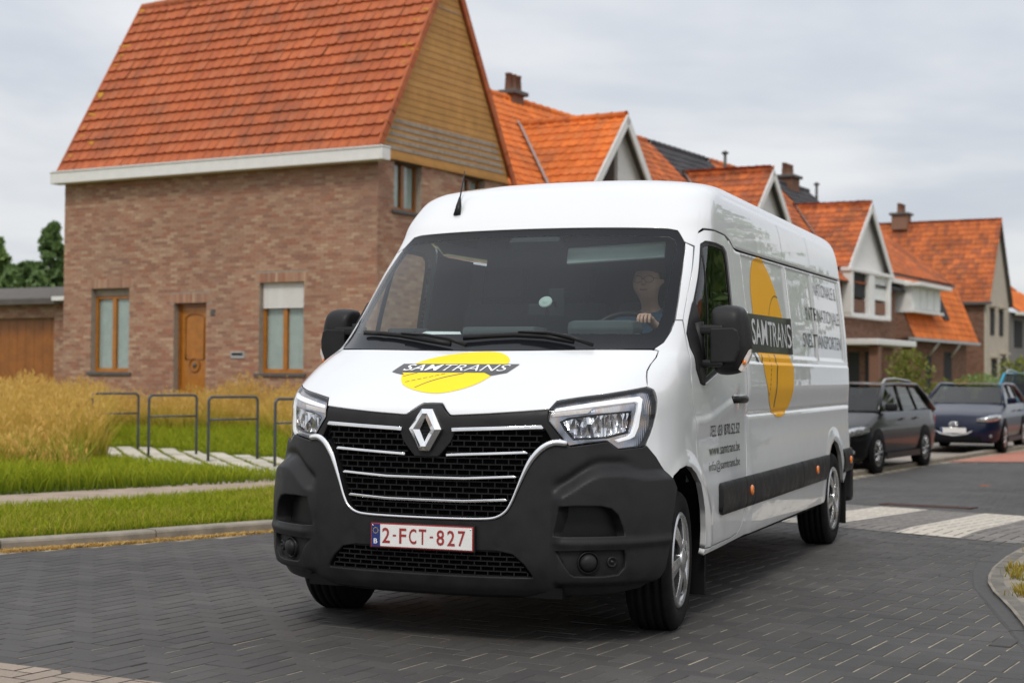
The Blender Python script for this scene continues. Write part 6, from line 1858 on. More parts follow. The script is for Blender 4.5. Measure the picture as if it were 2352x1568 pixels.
def cross_gable(parent, yc, hw, zr, ze, back, mat, proj=.0, face=M_WBRICK, two=False, over=.25, board=M_WHITEW):
    """gabled bay facing the street: two tiled slopes, face wall, bargeboards, lead valleys"""
    fx = proj
    rr = empty('front_gable', (0, 0, 0), 0, parent)
    for sg in (-1, 1):
        v = np.array([0, -sg * hw, zr - ze]); ln = np.linalg.norm(v); v = v / ln
        u = np.array([1, 0, 0.]) if sg < 0 else np.array([-1, 0, 0.])
        wu, wv = .26, .30
        nu, nv = int((back + over) / wu), int(ln / wv) + 1
        p0 = np.array([fx + over, yc + sg * hw, ze]) if sg > 0 else np.array([fx + over - nu * wu, yc + sg * hw, ze])
        slope = (MR_Z - ME_Z) / -MR_X
        def keep(c): return c[2] > ME_Z - .15 - c[0] * slope * 1.0 - .05 and c[2] < zr + .05
        mb = MB(); a = (fx + over, yc + sg * hw, ze - .02); b = (fx + over, yc, zr - .03); c_ = (fx - back, yc, zr - .03); d_ = (fx - back * .25, yc + sg * hw, ze - .02)
        mb.add([a, b, c_, d_], [(0, 1, 2, 3)]); mb.build('slope', M_BSTONE, rr)
        slope_tiles('tile', rr, p0, u, v, nu, nv, mat, wu, wv, keep)
        # lead valley where the bay meets the main roof
        x_hi = -(zr - ME_Z) / slope; x_lo = -(ze - ME_Z) / slope
        A = Vector((x_hi, yc, zr + .02)); B = Vector((x_lo, yc + sg * hw, ze + .02)); d = Vector((0, sg * .16, .03)); e_ = Vector((.05, 0, .06))
        mb = MB(); mb.add([A + d + e_, A - d + e_, B - d + e_, B + d + e_], [(0, 1, 2, 3)]); mb.build('valley_lead', M_ZINC, rr)
        # bargeboard
        mb = MB()
        n_ = Vector((0, sg * (zr - ze), hw)).normalized()
        for (o1, o2, t_) in ((-.20, .02, .05),):
            A = Vector((fx + over, yc, zr)); B = Vector((fx + over, yc + sg * (hw + .12), ze - .12 * (zr - ze) / hw))
            V = [A + n_ * o1, B + n_ * o1, B + n_ * o2, A + n_ * o2]
            V += [q + Vector((.06, 0, 0)) for q in V]
            mb.add(V, [(0, 1, 2, 3), (7, 6, 5, 4), (0, 4, 5, 1), (1, 5, 6, 2), (2, 6, 7, 3), (3, 7, 4, 0)])
        mb.build('bargeboard', board, rr)
    if two:
        mb = MB(); mb.prism([(yc, ze - .6), (yc + hw, ze - .6), (yc + hw, ze), (yc, zr)], fx - .1, fx, axis='X'); mb.build('gable_wall', face, rr)
        mb = MB(); mb.prism([(yc - hw, ze - .6), (yc, ze - .6), (yc, zr), (yc - hw, ze)], fx - .75, fx - .65, axis='X'); mb.box((fx - .36, yc + .03, ze + .6), (.6, .05, 2.4)); mb.build('gable_wall', M_GREYR, rr)  # left half: its shade is put into the wall colour as grey
    else:
        mb = MB(); mb.prism([(yc - hw + .1, ze - .4), (yc + hw - .1, ze - .4), (yc + hw - .1, ze + .1), (yc, zr - .05), (yc - hw + .1, ze + .1)], fx - .1, fx, axis='X'); mb.build('gable_wall', face, rr)
    n = int((back + over) / .42); mb = MB()
    for k in range(n): mb.lathe([(.11, 0), (.115, .38), (.13, .385), (.13, .43)], 10, axis='X', mat=Matrix.Translation((fx + over - (k + 1) * .42, yc, zr + .0)), close=False)
    o = mb.build('ridge_tile', mat, rr); o['kind'] = 'stuff'
    return rr
def chimney(parent, x, y, z, h=.9, w=.7, d=.9, pots=3, mat=M_BRICK2):
    g = empty('chimney', (0, 0, 0), 0, parent)
    mb = MB(); mb.box((x, y, z + h / 2), (w, d, h)); mb.build('stack', mat, g)
    mb = MB(); mb.box((x, y, z + h + .06), (w + .22, d + .22, .12)); mb.build('cap', M_BSTONE, g, bevel=.02)
    for k in range(pots):
        mb = MB(); mb.lathe([(.11, 0), (.085, .42), (.10, .43), (.10, .48)], 12, mat=Matrix.Translation((x, y + (k - (pots - 1) / 2) * .27, z + h + .12)), close=False); mb.build('chimney_pot', M_BRICK2, g)
    return g
def flue(parent, x, y, z):
    mb = MB(); mb.tube([(x, y, z - .3), (x, y, z + .7)], .06, 8); mb.lathe([(.05, .70), (.13, .74), (.13, .78), (0, .86)], 12, mat=Matrix.Translation((x, y, z)), close=False); mb.build('flue', M_BSTONE, parent)
def wall_box(parent, y0, y1, mat=M_BRICK2, x=0, z1=ME_Z):
    mb = MB(); mb.box((x - .15, (y0 + y1) / 2, z1 / 2 - .05), (.3, y1 - y0, z1 + .1)); w = mb.build('wall', mat, parent)
    mb = MB(); mb.box((2 * MR_X + .15, (y0 + y1) / 2, z1 / 2 - .05), (.3, y1 - y0, z1 + .1)); mb.build('wall', mat, parent)
    return w
def brick_mass(wall, y0, y1, z0, z1, x, ops=()):
    Rr_ = brick_rects(y0, y1, z0, z1, list(ops)); V, F = quad_boxes(Rr_, 'x', x, .02, .003)
    o = link('brick', mesh_np('brick', V, F), M_BRICK2, wall); o['kind'] = 'stuff'
def row(name, label):
    g = empty(name, ORG_ROW, HRZ); tag(g, label, 'house', 'terraced houses along the street'); return g
# A: orange roof next to the corner house
ra = row('terraced_house', 'terraced house with bright orange roof and white front gable with shade painted grey on its left half beside the corner house')
wall_box(ra, 5.8, 15.9); main_roof(ra, 5.8, 15.9, M_TILE_O); cross_gable(ra, 10.85, 2.65, 8.12, 5.3, 3.2, M_TILE_O, two=True, face=M_WBRICK)
chimney(ra, -4.0, 12.2, 8.95, .26, .34, .62)
# B: second front gable, slate beyond
rb = row('terraced_house', 'terraced house with white front gable and half slate roof right behind the van roof')
wall_box(rb, 15.92, 26.2); main_roof(rb, 15.92, 21.2, M_TILE_B); main_roof(rb, 21.22, 26.2, M_SLATE)
cross_gable(rb, 21.65, 2.65, 7.93, 5.3, 3.1, M_TILE_B)
flue(rb, -3.2, 26.0, 8.5); mb = MB(); mb.box((-1.9, 26.2, 7.1), (4.2, .25, .12)); 
# C: third front gable with white bay
rc = row('terraced_house', 'terraced house with white front gable above a white bay window beside the mansard house')
wc = wall_box(rc, 26.22, 36.2); main_roof(rc, 26.22, 32.7, M_TILE_B); main_roof(rc, 32.72, 37.1, M_SLATE)
cross_gable(rc, 32.17, 2.75, 7.88, 5.3, 3.1, M_TILE_B)
chimney(rc, -4.0, 34.6, 8.75, .6, pots=4); flue(rc, -3.6, 37.0, 8.6)
brick_mass(wc, 26.3, 36.1, 0, 4.6, .02, [(29.4, 34.3, 3.5, 5.2), (30.2, 31.4, 0, 2.3), (32.2, 34.0, 0, 2.4)])
# white bay: frame, two windows
bw_ = empty('bay_window', (0, 0, 0), 0, rc)
mb = MB(); mb.box((.2, 31.85, 3.55), (.40, 4.9, .16)); mb.box((.2, 31.85, 5.22), (.44, 5.1, .14)); mb.box((.2, 31.85, 4.4), (.38, .7, 1.6)); mb.box((.2, 29.5, 4.4), (.38, .25, 1.6)); mb.box((.2, 34.2, 4.4), (.38, .25, 1.6)); mb.build('bay_frame', M_WHITEW, bw_, bevel=.02)
for a, b in ((29.63, 31.5), (32.2, 34.07)):
    mb = MB(); mb.box((.20, (a + b) / 2, 4.72), (.05, b - a, .95)); mb.build('pane', M_NET if a > 31 else M_DARKROOM, bw_)
    mb = MB(); mb.box((.24, (a + b) / 2, 3.92), (.06, b - a - .3, .45)); mb.build('bay_panel', M_BRICK2, bw_)
mb = MB(); mb.box((.7, 31.6, 2.55), (1.5, 5.0, .22)); mb.build('porch_canopy', M_WHITEW, rc, bevel=.03)
mb = MB(); mb.box((.05, 35.2, 2.55), (.5, 1.6, .20)); mb.build('porch_canopy', M_WHITEW, rc, bevel=.03)
for yy in (29.6, 33.9): mb = MB(); mb.box((1.2, yy, 1.2), (.35, .35, 2.5)); mb.build('porch_pillar', M_BRICK2, rc)
mb = MB(); mb.box((-.02, 33.1, 1.1), (.12, 1.8, 2.3)); mb.build('porch_opening', M_DARKROOM, rc)
mb = MB(); mb.box((-.02, 30.8, 1.1), (.12, 1.2, 2.2)); mb.build('porch_opening', M_DARKROOM, rc)
mb = MB(); mb.box((.12, 36.0, 5.12), (.34, 3.3, .18)); mb.build('gutter', M_WHITEW, rc)
# D: mansard house
rd = row('mansard_house', 'low mansard house with orange tile slope, white dormer and dark brick ground floor')
wd = empty('walls', (0, 0, 0), 0, rd)
mb = MB(); mb.box((-.15, 42.0, 1.4), (.3, 11.4, 3.0)); w_ = mb.build('wall', M_BRICK2, rd)
wops = [(37.6, 38.6, .9, 2.4), (40.6, 41.5, 0, 2.2), (43.6, 44.9, .9, 2.4)]
brick_mass(w_, 36.4, 47.6, 0, 2.85, .02, wops)
for a, b, c, d in wops:
    mb = MB(); mb.box((.0, (a + b) / 2, (c + d) / 2), (.06, b - a, d - c)); mb.build('window', M_DARKROOM, rd)
    mb = MB(); mb.box((.06, (a + b) / 2, c - .04), (.14, b - a + .2, .08)); mb.build('sill', M_ZINC, rd)
p_lo, p_hi = np.array([.55, 0, 2.9]), np.array([-.55, 0, 5.6])
def slope_roof(parent, lo, hi, y0, y1, mat, wu=.26, wv=.30):
    d = np.array(hi, float) - np.array(lo, float); ln = np.linalg.norm(d); v = d / ln
    mb = MB(); mb.add([(lo[0], y0, lo[2] - .03), (lo[0], y1, lo[2] - .03), (hi[0], y1, hi[2] - .03), (hi[0], y0, hi[2] - .03)], [(0, 1, 2, 3)]); r_ = mb.build('roof', M_BSTONE, parent)
    slope_tiles('tile', r_, (lo[0], y0, lo[2]), (0, 1, 0), v, int((y1 - y0) / wu), int(ln / wv), mat, wu, wv); return r_
slope_roof(rd, p_lo, p_hi, 36.9, 47.8, M_TILE_O); slope_roof(rd, (-.5, 0, 5.6), (-4.5, 0, 8.6), 36.9, 47.4, M_TILE_B)
mb = MB(); mb.box((.5, 42.3, 2.84), (.2, 11.2, .12)); mb.build('gutter', M_ZINC, rd)
dm = empty('dormer', (0, 0, 0), 0, rd)
mb = MB(); mb.box((-.15, 38.95, 4.5), (1.3, 4.4, 1.0)); mb.build('dormer_body', M_WHITEW, dm)
mb = MB(); mb.box((.0, 38.95, 5.06), (1.9, 4.9, .14)); mb.build('dormer_roof', M_WHITEW, dm)
mb = MB(); mb.box((.2, 38.95, 3.98), (.9, 4.5, .12)); mb.build('dormer_sill', M_WHITEW, dm)
for k in range(4):
    mb = MB(); mb.box((.51, 37.35 + k * 1.06, 4.52), (.04, .86, .84)); mb.build('pane', M_NET, dm)
mb = MB(); mb.box((0, 0, 0), (.06, 1.0, 1.15), mat=Matrix.Translation((.02, 43.2, 4.35)) @ Matrix.Rotation(-math.atan2(1.1, 2.7), 4, 'Y')); mb.build('roof_window', M_DARKROOM, rd)
for yy in (37.4, 41.0, 44.6): mb = MB(); mb.tube([(.05, yy, 2.2), (.5, yy, 2.78)], .05, 6); mb.build('eave_bracket', M_WHITEW, rd)
# E: tall gable-fronted house
re_ = row('gable_house', 'tall house with weathered orange roof and beige rendered gable facing the street')
rg = empty('front', (0, 0, 0), 0, re_)
GY, GZ, HWE, ZEE = 53.9, 9.15, 2.5, 5.05
mb = MB(); mb.prism([(GY - HWE + .1, 0), (GY + HWE - .1, 0), (GY + HWE - .1, ZEE), (GY, GZ - .1), (GY - HWE + .1, ZEE)], -.1, .0, axis='X'); mb.build('gable_wall', M_RENDER, re_)
mb = MB(); mb.box((-4.3, GY - HWE + .25, 2.4), (8.4, .3, 5.2)); wl = mb.build('wall', M_BRICK2, re_)
Rr_ = brick_rects(-8.4, -.12, 0, 4.9, []); V, F = quad_boxes(Rr_, 'y', GY - HWE + .08, .02, .003); o = link('brick', mesh_np('brick', V, F), M_BRICK2, wl); o['kind'] = 'stuff'
mb = MB(); mb.tube([(-3.2, GY - HWE, 5.0), (-3.2, GY - HWE, .2)], .06, 8); mb.build('downpipe', M_ZINC, re_)
for sg in (-1, 1):
    v = np.array([0, -sg * HWE, GZ - ZEE]); ln = np.linalg.norm(v); v /= ln
    u = np.array([1., 0, 0]) if sg < 0 else np.array([-1., 0, 0])
    p0 = np.array([.2, GY + sg * (HWE + .1), ZEE - .15]) if sg > 0 else np.array([.2 - 33 * .26, GY + sg * (HWE + .1), ZEE - .15])
    mb = MB(); mb.add([(.2, GY + sg * HWE, ZEE - .05), (.2, GY, GZ - .05), (-8.4, GY, GZ - .05), (-8.4, GY + sg * HWE, ZEE - .05)], [(0, 1, 2, 3)]); r_ = mb.build('roof', M_BSTONE, re_)
    slope_tiles('tile', r_, p0, u, v, 33, int(ln / .30) + 1, M_TILE_B, .26, .30)
mb = MB(); mb.box((-4, GY - HWE - .12, ZEE - .12), (8.6, .2, .14)); mb.build('gutter', M_BSTONE, re_)
chimney(re_, -4.9, GY, 8.9, .75, .8, .8, 4)
for a, b, c, d in ((52.3, 53.1, 3.4, 4.7), (54.2, 55.0, 3.4, 4.7), (52.6, 53.6, 0, 2.2), (54.6, 55.4, 1.0, 2.4)):
    mb = MB(); mb.box((.01, (a + b) / 2, (c + d) / 2), (.05, b - a, d - c)); mb.build('window', M_DARKROOM, re_)
    mb = MB(); mb.box((.10, (a + b) / 2, d + .12), (.35, b - a + .4, .10)); mb.build('window_hood', M_RENDER, re_)
# F: last house on the right
rf = row('grey_house', 'grey rendered house with orange hipped roof at the far right edge')
mb = MB(); mb.box((-.15, 62.5, 2.3), (.3, 12, 4.8)); mb.build('wall', M_GREYR, rf)
slope_roof(rf, (.5, 0, 4.7), (-2.2, 0, 6.4), 56.6, 68.5, M_TILE_O); slope_roof(rf, (-2.2, 0, 6.4), (-4.5, 0, 8.2), 56.6, 68.5, M_TILE_B)
for a, b, c, d in ((57.6, 59.4, 2.9, 4.3), (60.4, 62.2, 2.9, 4.3), (57.8, 58.8, .2, 2.2), (60.2, 62.0, .9, 2.2)):
    mb = MB(); mb.box((.01, (a + b) / 2, (c + d) / 2), (.05, b - a, d - c)); mb.build('window', M_DARKROOM, rf)
mb = MB(); mb.box((.45, 62.5, 4.62), (.3, 12, .16)); mb.build('gutter', M_WHITEW, rf)
# ---- low garage left of the corner house
GR = empty('garage', HO, HRZ)
tag(GR, 'low brick garage with brown door and grey felt roof left of the corner house', 'garage')
gops = [(-14.9, -10.65, -.1, 2.58)]
mb = MB()
for a, b, c, d in core_wall(-16, -9.60, -.1, 3.05, gops): mb.box(((a + b) / 2, 1.3 + .16, (c + d) / 2), (b - a, .30, d - c))
gw = mb.build('wall', M_MORTAR, GR)
Rr_ = brick_rects(-16, -9.60, 0, 3.05, gops); V, F = quad_boxes(Rr_, 'y', 1.3, .02); o = link('brick', mesh_np('brick', V, F), M_BRICK, gw); o['kind'] = 'stuff'
M_GDOOR = simple('garage_door_varnish', (.30, .098, .008, 1), .45, noise=.2, nscale=5, coat=.2)
gd_ = empty('garage_door', (0, 0, 0), 0, GR)
for k in range(14):
    mb = MB(); mb.bbox((-14.85 + .30 * k + .15, 1.52, 1.25), (.294, .04, 2.64), .008); mb.build('door_board', M_GDOOR, gd_)
mb = MB(); mb.add([(-16.2, 1.0, 3.02), (-9.6, 1.0, 3.02), (-9.6, 4.2, 3.55), (-16.2, 4.2, 3.55)], [(0, 1, 2, 3)]); mb.box((-12.9, 1.02, 2.97), (6.7, .10, .14)); mb.build('roof', simple('roof_felt', (.10, .088, .076, 1), .9, noise=.25, nscale=3, bump=.4, bscale=20), GR)
mb = MB(); mb.box((-10.0, .92, 3.02), (.6, .12, .10)); mb.build('gutter_end', M_WHITEW, GR)
# ------------------------------------------------------------------ parked cars, trees, shrubs
M_CGLASS = glass('car_window', tint=(.42, .48, .46), ior=1.32)
def car_paint(name, col): return simple(name, col, rough=.3, coat=.38, spec=.2, noise=.03)
M_CBLK = car_paint('black_car_paint', (.004, .004, .0045, 1)); M_CNAVY = car_paint('navy_car_paint', (.004, .008, .028, 1)); M_CBLUE = car_paint('sky_blue_car_paint', (.02, .30, .48, 1)); M_CWHITE = car_paint('white_car_paint', (.7, .7, .7, 1))
M_HEADL = simple('car_headlamp', (.45, .46, .47, 1), .1, metal=.7, noise=.4, nscale=20, coat=1)
def parked_car(name, label, loc, rz, paint, Lc=4.6, Wc=1.80, Hc=1.46, prof=None, rails=False, grille='plain', group='cars parked along the kerb'):
    """prof: dict of side-view stations as fractions of the length; local y runs from the nose to the tail"""
    p = dict(ws0=.25, ws1=.42, rf=.84, rw=.97, bz0=.60, bz1=.98, belt=1.00, fa=.185, ra=.79)
    if prof: p.update(prof)
    g = empty(name, loc, rz); tag(g, label, 'car', group)
    w0 = Wc / 2
    ys = np.concatenate([np.linspace(0, .08, 6), np.linspace(.12, .9, 22), np.linspace(.93, 1, 6)]) * Lc
    V = []; F = []
    rings = []
    for y in ys:
        f = y / Lc
        e1 = max(0, 1 - f / .12); e2 = max(0, (f - .90) / .10)
        w = w0 * (1 - .24 * e1 ** 2.2 - .12 * e2 ** 2.2)
        zs = np.interp(f, [0, .02, .08, p['ws0'], .35, .9, 1], [p['bz0'], p['bz0'] + .10, p['bz0'] + .18, p['bz1'], p['belt'] - .02, p['belt'], p['belt'] - .12])
        z0 = .20 + .06 * e1 + .12 * e2
        rings.append([(w * .90, z0), (w * .97, z0 + .07), (w * 1.0, .52), (w * .992, min(.72, zs - .06)), (w * .965, zs - .03), (w * .90, zs), (w * .55, zs + .03), (0, zs + .045)])
    m_ = len(rings[0])
    for y, rg_ in zip(ys, rings):
        full_ = rg_ + [(-a, z) for a, z in reversed(rg_[:-1])]
        V += [(a, y, z) for a, z in full_]
    n = 2 * m_ - 1
    for i in range(len(ys) - 1):
        for k in range(n - 1): F.append((i * n + k, i * n + k + 1, (i + 1) * n + k + 1, (i + 1) * n + k))
    F.append(tuple(range(n))); F.append(tuple(range((len(ys) - 1) * n, len(ys) * n)))
    mb = MB(); mb.add(V, F, True); mb.box((0, Lc / 2, .24), (Wc * .8, Lc * .86, .08))
    b = mb.build('body', paint, g)
    # glasshouse
    def gh(f, z): return w0 * (.90 - .19 * np.clip((z - p['belt']) / (Hc - p['belt']), 0, 1)) * (1 - .05 * abs(f - .6))
    zb, zt = p['belt'] - .01, Hc - .05
    cb = [(p['ws0'], p['bz1']), (p['ws1'], zt), (p['rf'], zt - .02), (p['rw'], zb + .02)]
    def pt(f, z, sg): return (sg * float(gh(f, z)), f * Lc, z)
    (a0, z0_), (a1, z1_), (a2, z2_), (a3, z3_) = cb
    N_ = 8
    mb = MB(); V = []
    for k in range(N_ + 1):
        t = -1 + 2 * k / N_; bow = .035 * (1 - t * t)
        V += [(t * float(gh(a0, z0_)), (a0 - bow) * Lc, z0_ + .02), (t * float(gh(a1, z1_)), (a1 - bow * .6) * Lc, z1_)]
    mb.add(V, [(2 * k, 2 * k + 2, 2 * k + 3, 2 * k + 1) for k in range(N_)], True); mb.build('windscreen', M_CGLASS, g)
    mb = MB(); V = []
    for k in range(N_ + 1):
        t = -1 + 2 * k / N_; bow = .02 * (1 - t * t)
        V += [(t * float(gh(a3, z3_)), (a3 + bow) * Lc, z3_), (t * float(gh(a2, z2_)), (a2 + bow * .5) * Lc, z2_)]
    mb.add(V, [(2 * k, 2 * k + 2, 2 * k + 3, 2 * k + 1) for k in range(N_)], True); mb.build('rear_window', M_CGLASS, g)
    for sg in (-1, 1):
        mb = MB()
        low = [(a0 + .03, zb), (.5, zb), (.72, zb + .01), (a3 - .02, zb + .03)]; up = [(a1 + .005, zt), (.55, zt + .01), (.70, zt + .005), (a2 - .005, zt - .02)]
        mb.add([pt(f, z, sg) for f, z in low] + [pt(f, z, sg) for f, z in up], [(0, 1, 5, 4), (1, 2, 6, 5), (2, 3, 7, 6)]); mb.build('side_window', M_CGLASS, g)
        mb = MB()
        mb.tube([pt(a0, z0_ - .02, sg * 1.01), pt((a0 + a1) / 2, (z0_ + zt) / 2 + .02, sg * 1.01), pt(a1, zt + .01, sg * 1.01), pt(.58, zt + .025, sg * 1.01), pt(a2, zt, sg * 1.01), pt((a2 + a3) / 2, (zt + z3_) / 2, sg * 1.01), pt(a3, z3_ - .03, sg * 1.01)], [.05, .035, .035, .035, .045, .06, .07], 8)
        mb.build('pillar_frame', paint, g)
        mb = MB(); mb.tube([pt(.54, zb - .02, sg * 1.008), pt(.56, zt, sg * 1.008)], .03, 6); mb.tube([pt(.74, zb - .02, sg * 1.008), pt(.72, zt, sg * 1.008)], .025, 6); mb.build('door_pillar', M_BLACK, g)
        mb = MB(); mb.bbox((sg * (w0 + .05), (a0 + .055) * Lc, p['belt'] + .06), (.20, .12, .13), .04); mb.build('door_mirror', paint if not rails else M_BLACK, g)
        if rails: mb = MB(); mb.tube([pt(a1 + .02, zt + .03, sg * .95), pt(a1 + .06, zt + .10, sg * .95), pt(.6, zt + .115, sg * .95), pt(a2 - .04, zt + .07, sg * .95), pt(a2, zt + .02, sg * .95)], .022, 8); mb.build('roof_rail', M_ZINC, g)
        # head lamp wrapped round the corner
        mb = MB(); zh = p['bz0'] + .045
        def hw_(y): e1_ = max(0, 1 - (y / Lc) / .12); return w0 * (1 - .24 * e1_ ** 2.2)
        st_ = [(.52 * w0, -.014, .028), (hw_(0) * .97, -.014, .05), (hw_(.06) * 1.0, .055, .055), (hw_(.2) * 1.004, .20, .05), (hw_(.40) * 1.004, .40, .022)]
        V = []
        for k, (a_, y_, hh_) in enumerate(st_): V += [(sg * a_, y_, zh + .012 * k - hh_), (sg * a_ * .985, y_ + .015, zh + .022 * k + hh_)]
        mb.add(V, [(2 * k, 2 * k + 2, 2 * k + 3, 2 * k + 1) for k in range(4)], True)
        o = mb.build('headlamp', M_HEADL, g); md = o.modifiers.new('s', 'SOLIDIFY'); md.thickness = .02; md.offset = 0
        mb = MB(); mb.bbox((sg * w0 * .80, Lc - .06, .80), (.22, .10, .16), .03); mb.build('tail_lamp', MATS['tail_lamp_red'], g)
        # door lines, handle, sill
        mb = MB(); mb.box((sg * (w0 * .995), Lc * .54, .26), (.02, Lc * .5, .10)); mb.build('side_skirt', M_BLACK, g)
        for f in (.49, .67): mb = MB(); mb.bbox((sg * (w0 + .006), f * Lc, .86), (.03, .18, .03), .01); mb.build('door_handle', paint, g)
        for f in (p['fa'], p['ra']):
            wr_ = .325
            Mt = Matrix.Translation((sg * (w0 + .004), f * Lc, .34))
            mb = MB(); mb.lathe([(0, 0), (.385, 0), (.39, -sg * .03)], 26, axis='X', mat=Mt, close=False)
            mb.build('wheel_arch', M_DEEP, g)
            wh = empty('wheel', (sg * (w0 - .085), f * Lc, wr_), 0, g)
            mb = MB(); mb.lathe([(.21, -.09), (.30, -.10), (.325, -.08), (.325, .08), (.30, .10), (.21, .09)], 28, axis='X', close=False); mb.build('tyre', M_TYRE, wh)
            mb = MB(); mb.lathe([(.215, sg * .085), (.205, sg * .10), (.19, sg * .085)], 28, axis='X', close=False)
            for k in range(10):
                wv_ = k * math.pi / 5; mb.tube([(sg * .09, .05 * math.cos(wv_), .05 * math.sin(wv_)), (sg * .088, .20 * math.cos(wv_ + .12), .20 * math.sin(wv_ + .12))], .016, 6)
            mb.lathe([(.06, sg * .06), (.055, sg * .10), (0, sg * .105)], 14, axis='X', close=False); mb.build('rim', M_ALLOY, wh)
            mb = MB(); mb.lathe([(.21, sg * .03), (0, sg * .03)], 20, axis='X', close=False); mb.build('brake_disc', M_DEEP, wh)
    # cabin seen through the glass
    mb = MB(); mb.box((0, .60 * Lc, p['belt'] + .045), (Wc * .74, Lc * .62, .02)); mb.build('cabin_floor', M_DEEP, g)
    for fx_ in (.46, .66):
        for sx_ in (-.36, .36): mb = MB(); mb.bbox((sx_, fx_ * Lc, p['belt'] + .12), (.42, .14, .26), .05); mb.bbox((sx_, fx_ * Lc + .02, p['belt'] + .30), (.24, .10, .14), .04); mb.build('car_seat', M_SEAT, g)
    # roof panel
    mb = MB(); V = []; fs = np.linspace(a1 - .005, a2 + .005, 10)
    for f in fs:
        for k in range(9):
            t = -1 + k / 4; V.append((t * float(gh(f, zt)), f * Lc - (.022 * Lc * (1 - t * t) if f == fs[0] else 0), zt + .045 * (1 - t * t * .9) * math.sin(math.pi * (.12 + .76 * (f - fs[0]) / (fs[-1] - fs[0]))) + .012))
    mb.add(V, [(i * 9 + k, i * 9 + k + 1, (i + 1) * 9 + k + 1, (i + 1) * 9 + k) for i in range(9) for k in range(8)], True); mb.build('roof', paint, g)
    # nose: grille, plate, lower intake
    if grille == 'wing':
        mb = MB(); mb.tube([(-.52, .10, .62), (-.42, .03, .50), (-.26, -.005, .40), (0, -.02, .365), (.26, -.005, .40), (.42, .03, .50), (.52, .10, .62)], [.016, .02, .024, .026, .024, .02, .016], 8); mb.build('grille_wing', M_CHROME, g)
        mb = MB(); mb.add([(-.46, .035, .62), (.46, .035, .62), (.38, -.01, .48), (.2, -.02, .40), (-.2, -.02, .40), (-.38, -.01, .48)], [(0, 1, 2, 3, 4, 5)]); mb.build('grille', M_DEEP, g)
        mb = MB(); mb.tube([(.085 * math.cos(t), -.035, .58 + .06 * math.sin(t)) for t in np.linspace(0, 2 * math.pi, 18, endpoint=False)], .014, 6, closed=True); mb.tube([(-.075, -.035, .60), (-.03, -.035, .575), (0, -.035, .60), (.03, -.035, .575), (.075, -.035, .60)], .012, 6); mb.build('badge', M_CHROME, g)
    else:
        mb = MB(); mb.bbox((0, .0, .62), (.75, .05, .16), .03); mb.build('grille', M_DEEP, g)
        mb = MB(); mb.tube([(.05 * math.cos(t), -.03, .62 + .05 * math.sin(t)) for t in np.linspace(0, 2 * math.pi, 16, endpoint=False)], .008, 6, closed=True); mb.build('badge', M_CHROME, g)
    mb = MB(); mb.bbox((0, -.02, .30), (1.1, .06, .10), .02); mb.build('lower_intake', M_DEEP, g)
    for sg in (-1, 1): mb = MB(); mb.bbox((sg * .66, .075, .36), (.20, .05, .06), .02); mb.build('fog_lamp', M_HEADL, g)
    mb = MB(); mb.bbox((0, -.045, .47), (.52, .015, .11), .004); pl_ = mb.build('licence_plate', M_PLATE, g)
    mb = MB(); mb.box((-.235, -.054, .47), (.04, .004, .10)); mb.build('euro_band', M_PBLUE, pl_)
    return g
ds = -.30
parked_car('estate_car', 'black estate car with silver roof rails parked right behind the van', (4.72, 25.05, ds + .010), HRZ, M_CBLK, 4.58, 1.80, 1.46, rails=True)
parked_car('hatchback', 'navy blue hatchback with silver winged grille parked behind the black estate', (9.12, 32.35, ds + .010), -.45, M_CNAVY, 4.46, 1.80, 1.45, prof=dict(ws0=.27, ws1=.46, rf=.80, rw=.97, bz0=.64, bz1=1.0, belt=1.02), grille='wing')
parked_car('compact_van', 'bright sky blue compact van at the far right behind the navy hatchback', (12.55, 38.3, ds + .010), -.42, M_CBLUE, 4.3, 1.85, 1.70, prof=dict(ws0=.20, ws1=.34, rf=.92, rw=.985, bz0=.70, bz1=1.06, belt=1.06), rails=True)
# ---- trees
M_BARK = simple('bark', (.09, .065, .045, 1), .95, noise=.3, nscale=12, bump=.6, bscale=30)
def leafmat(name, a, b):
    m, t, p = nmat(name)
    g = t.nodes.new('ShaderNodeNewGeometry'); rp = t.nodes.new('ShaderNodeValToRGB')
    rp.color_ramp.elements[0].color = a; rp.color_ramp.elements[1].color = b
    t.links.new(g.outputs['Random Per Island'], rp.inputs[0]); t.links.new(rp.outputs[0], p.inputs['Base Color'])
    p.inputs['Roughness'].default_value = .6
    tl = t.nodes.new('ShaderNodeBsdfTranslucent'); t.links.new(rp.outputs[0], tl.inputs[0])
    mx = t.nodes.new('ShaderNodeMixShader'); mx.inputs[0].default_value = .3
    t.links.new(p.outputs[0], mx.inputs[1]); t.links.new(tl.outputs[0], mx.inputs[2]); t.links.new(mx.outputs[0], t.nodes['Material Output'].inputs[0])
    return m
M_LEAF = leafmat('leaf_green', (.15, .235, .065, 1), (.25, .35, .11, 1))
M_LEAFD = leafmat('leaf_dark', (.10, .17, .05, 1), (.17, .26, .085, 1))
M_LEAFY = leafmat('leaf_yellow_green', (.13, .17, .02, 1), (.26, .27, .04, 1))
def leaves(name, C, size, mat, parent):
    n = len(C)
    a = RNG.normal(0, 1, (n, 3)); a /= np.linalg.norm(a, axis=1, keepdims=True)
    b = np.cross(a, RNG.normal(0, 1, (n, 3))); b /= np.linalg.norm(b, axis=1, keepdims=True)
    s_ = size * RNG.uniform(.6, 1.3, (n, 1))
    V = np.stack([C - a * s_, C + b * s_ * .5, C + a * s_, C - b * s_ * .5], 1)
    F = np.arange(n * 4).reshape(-1, 4)
    return link(name, mesh_np(name, V.reshape(-1, 3), F), mat, parent)
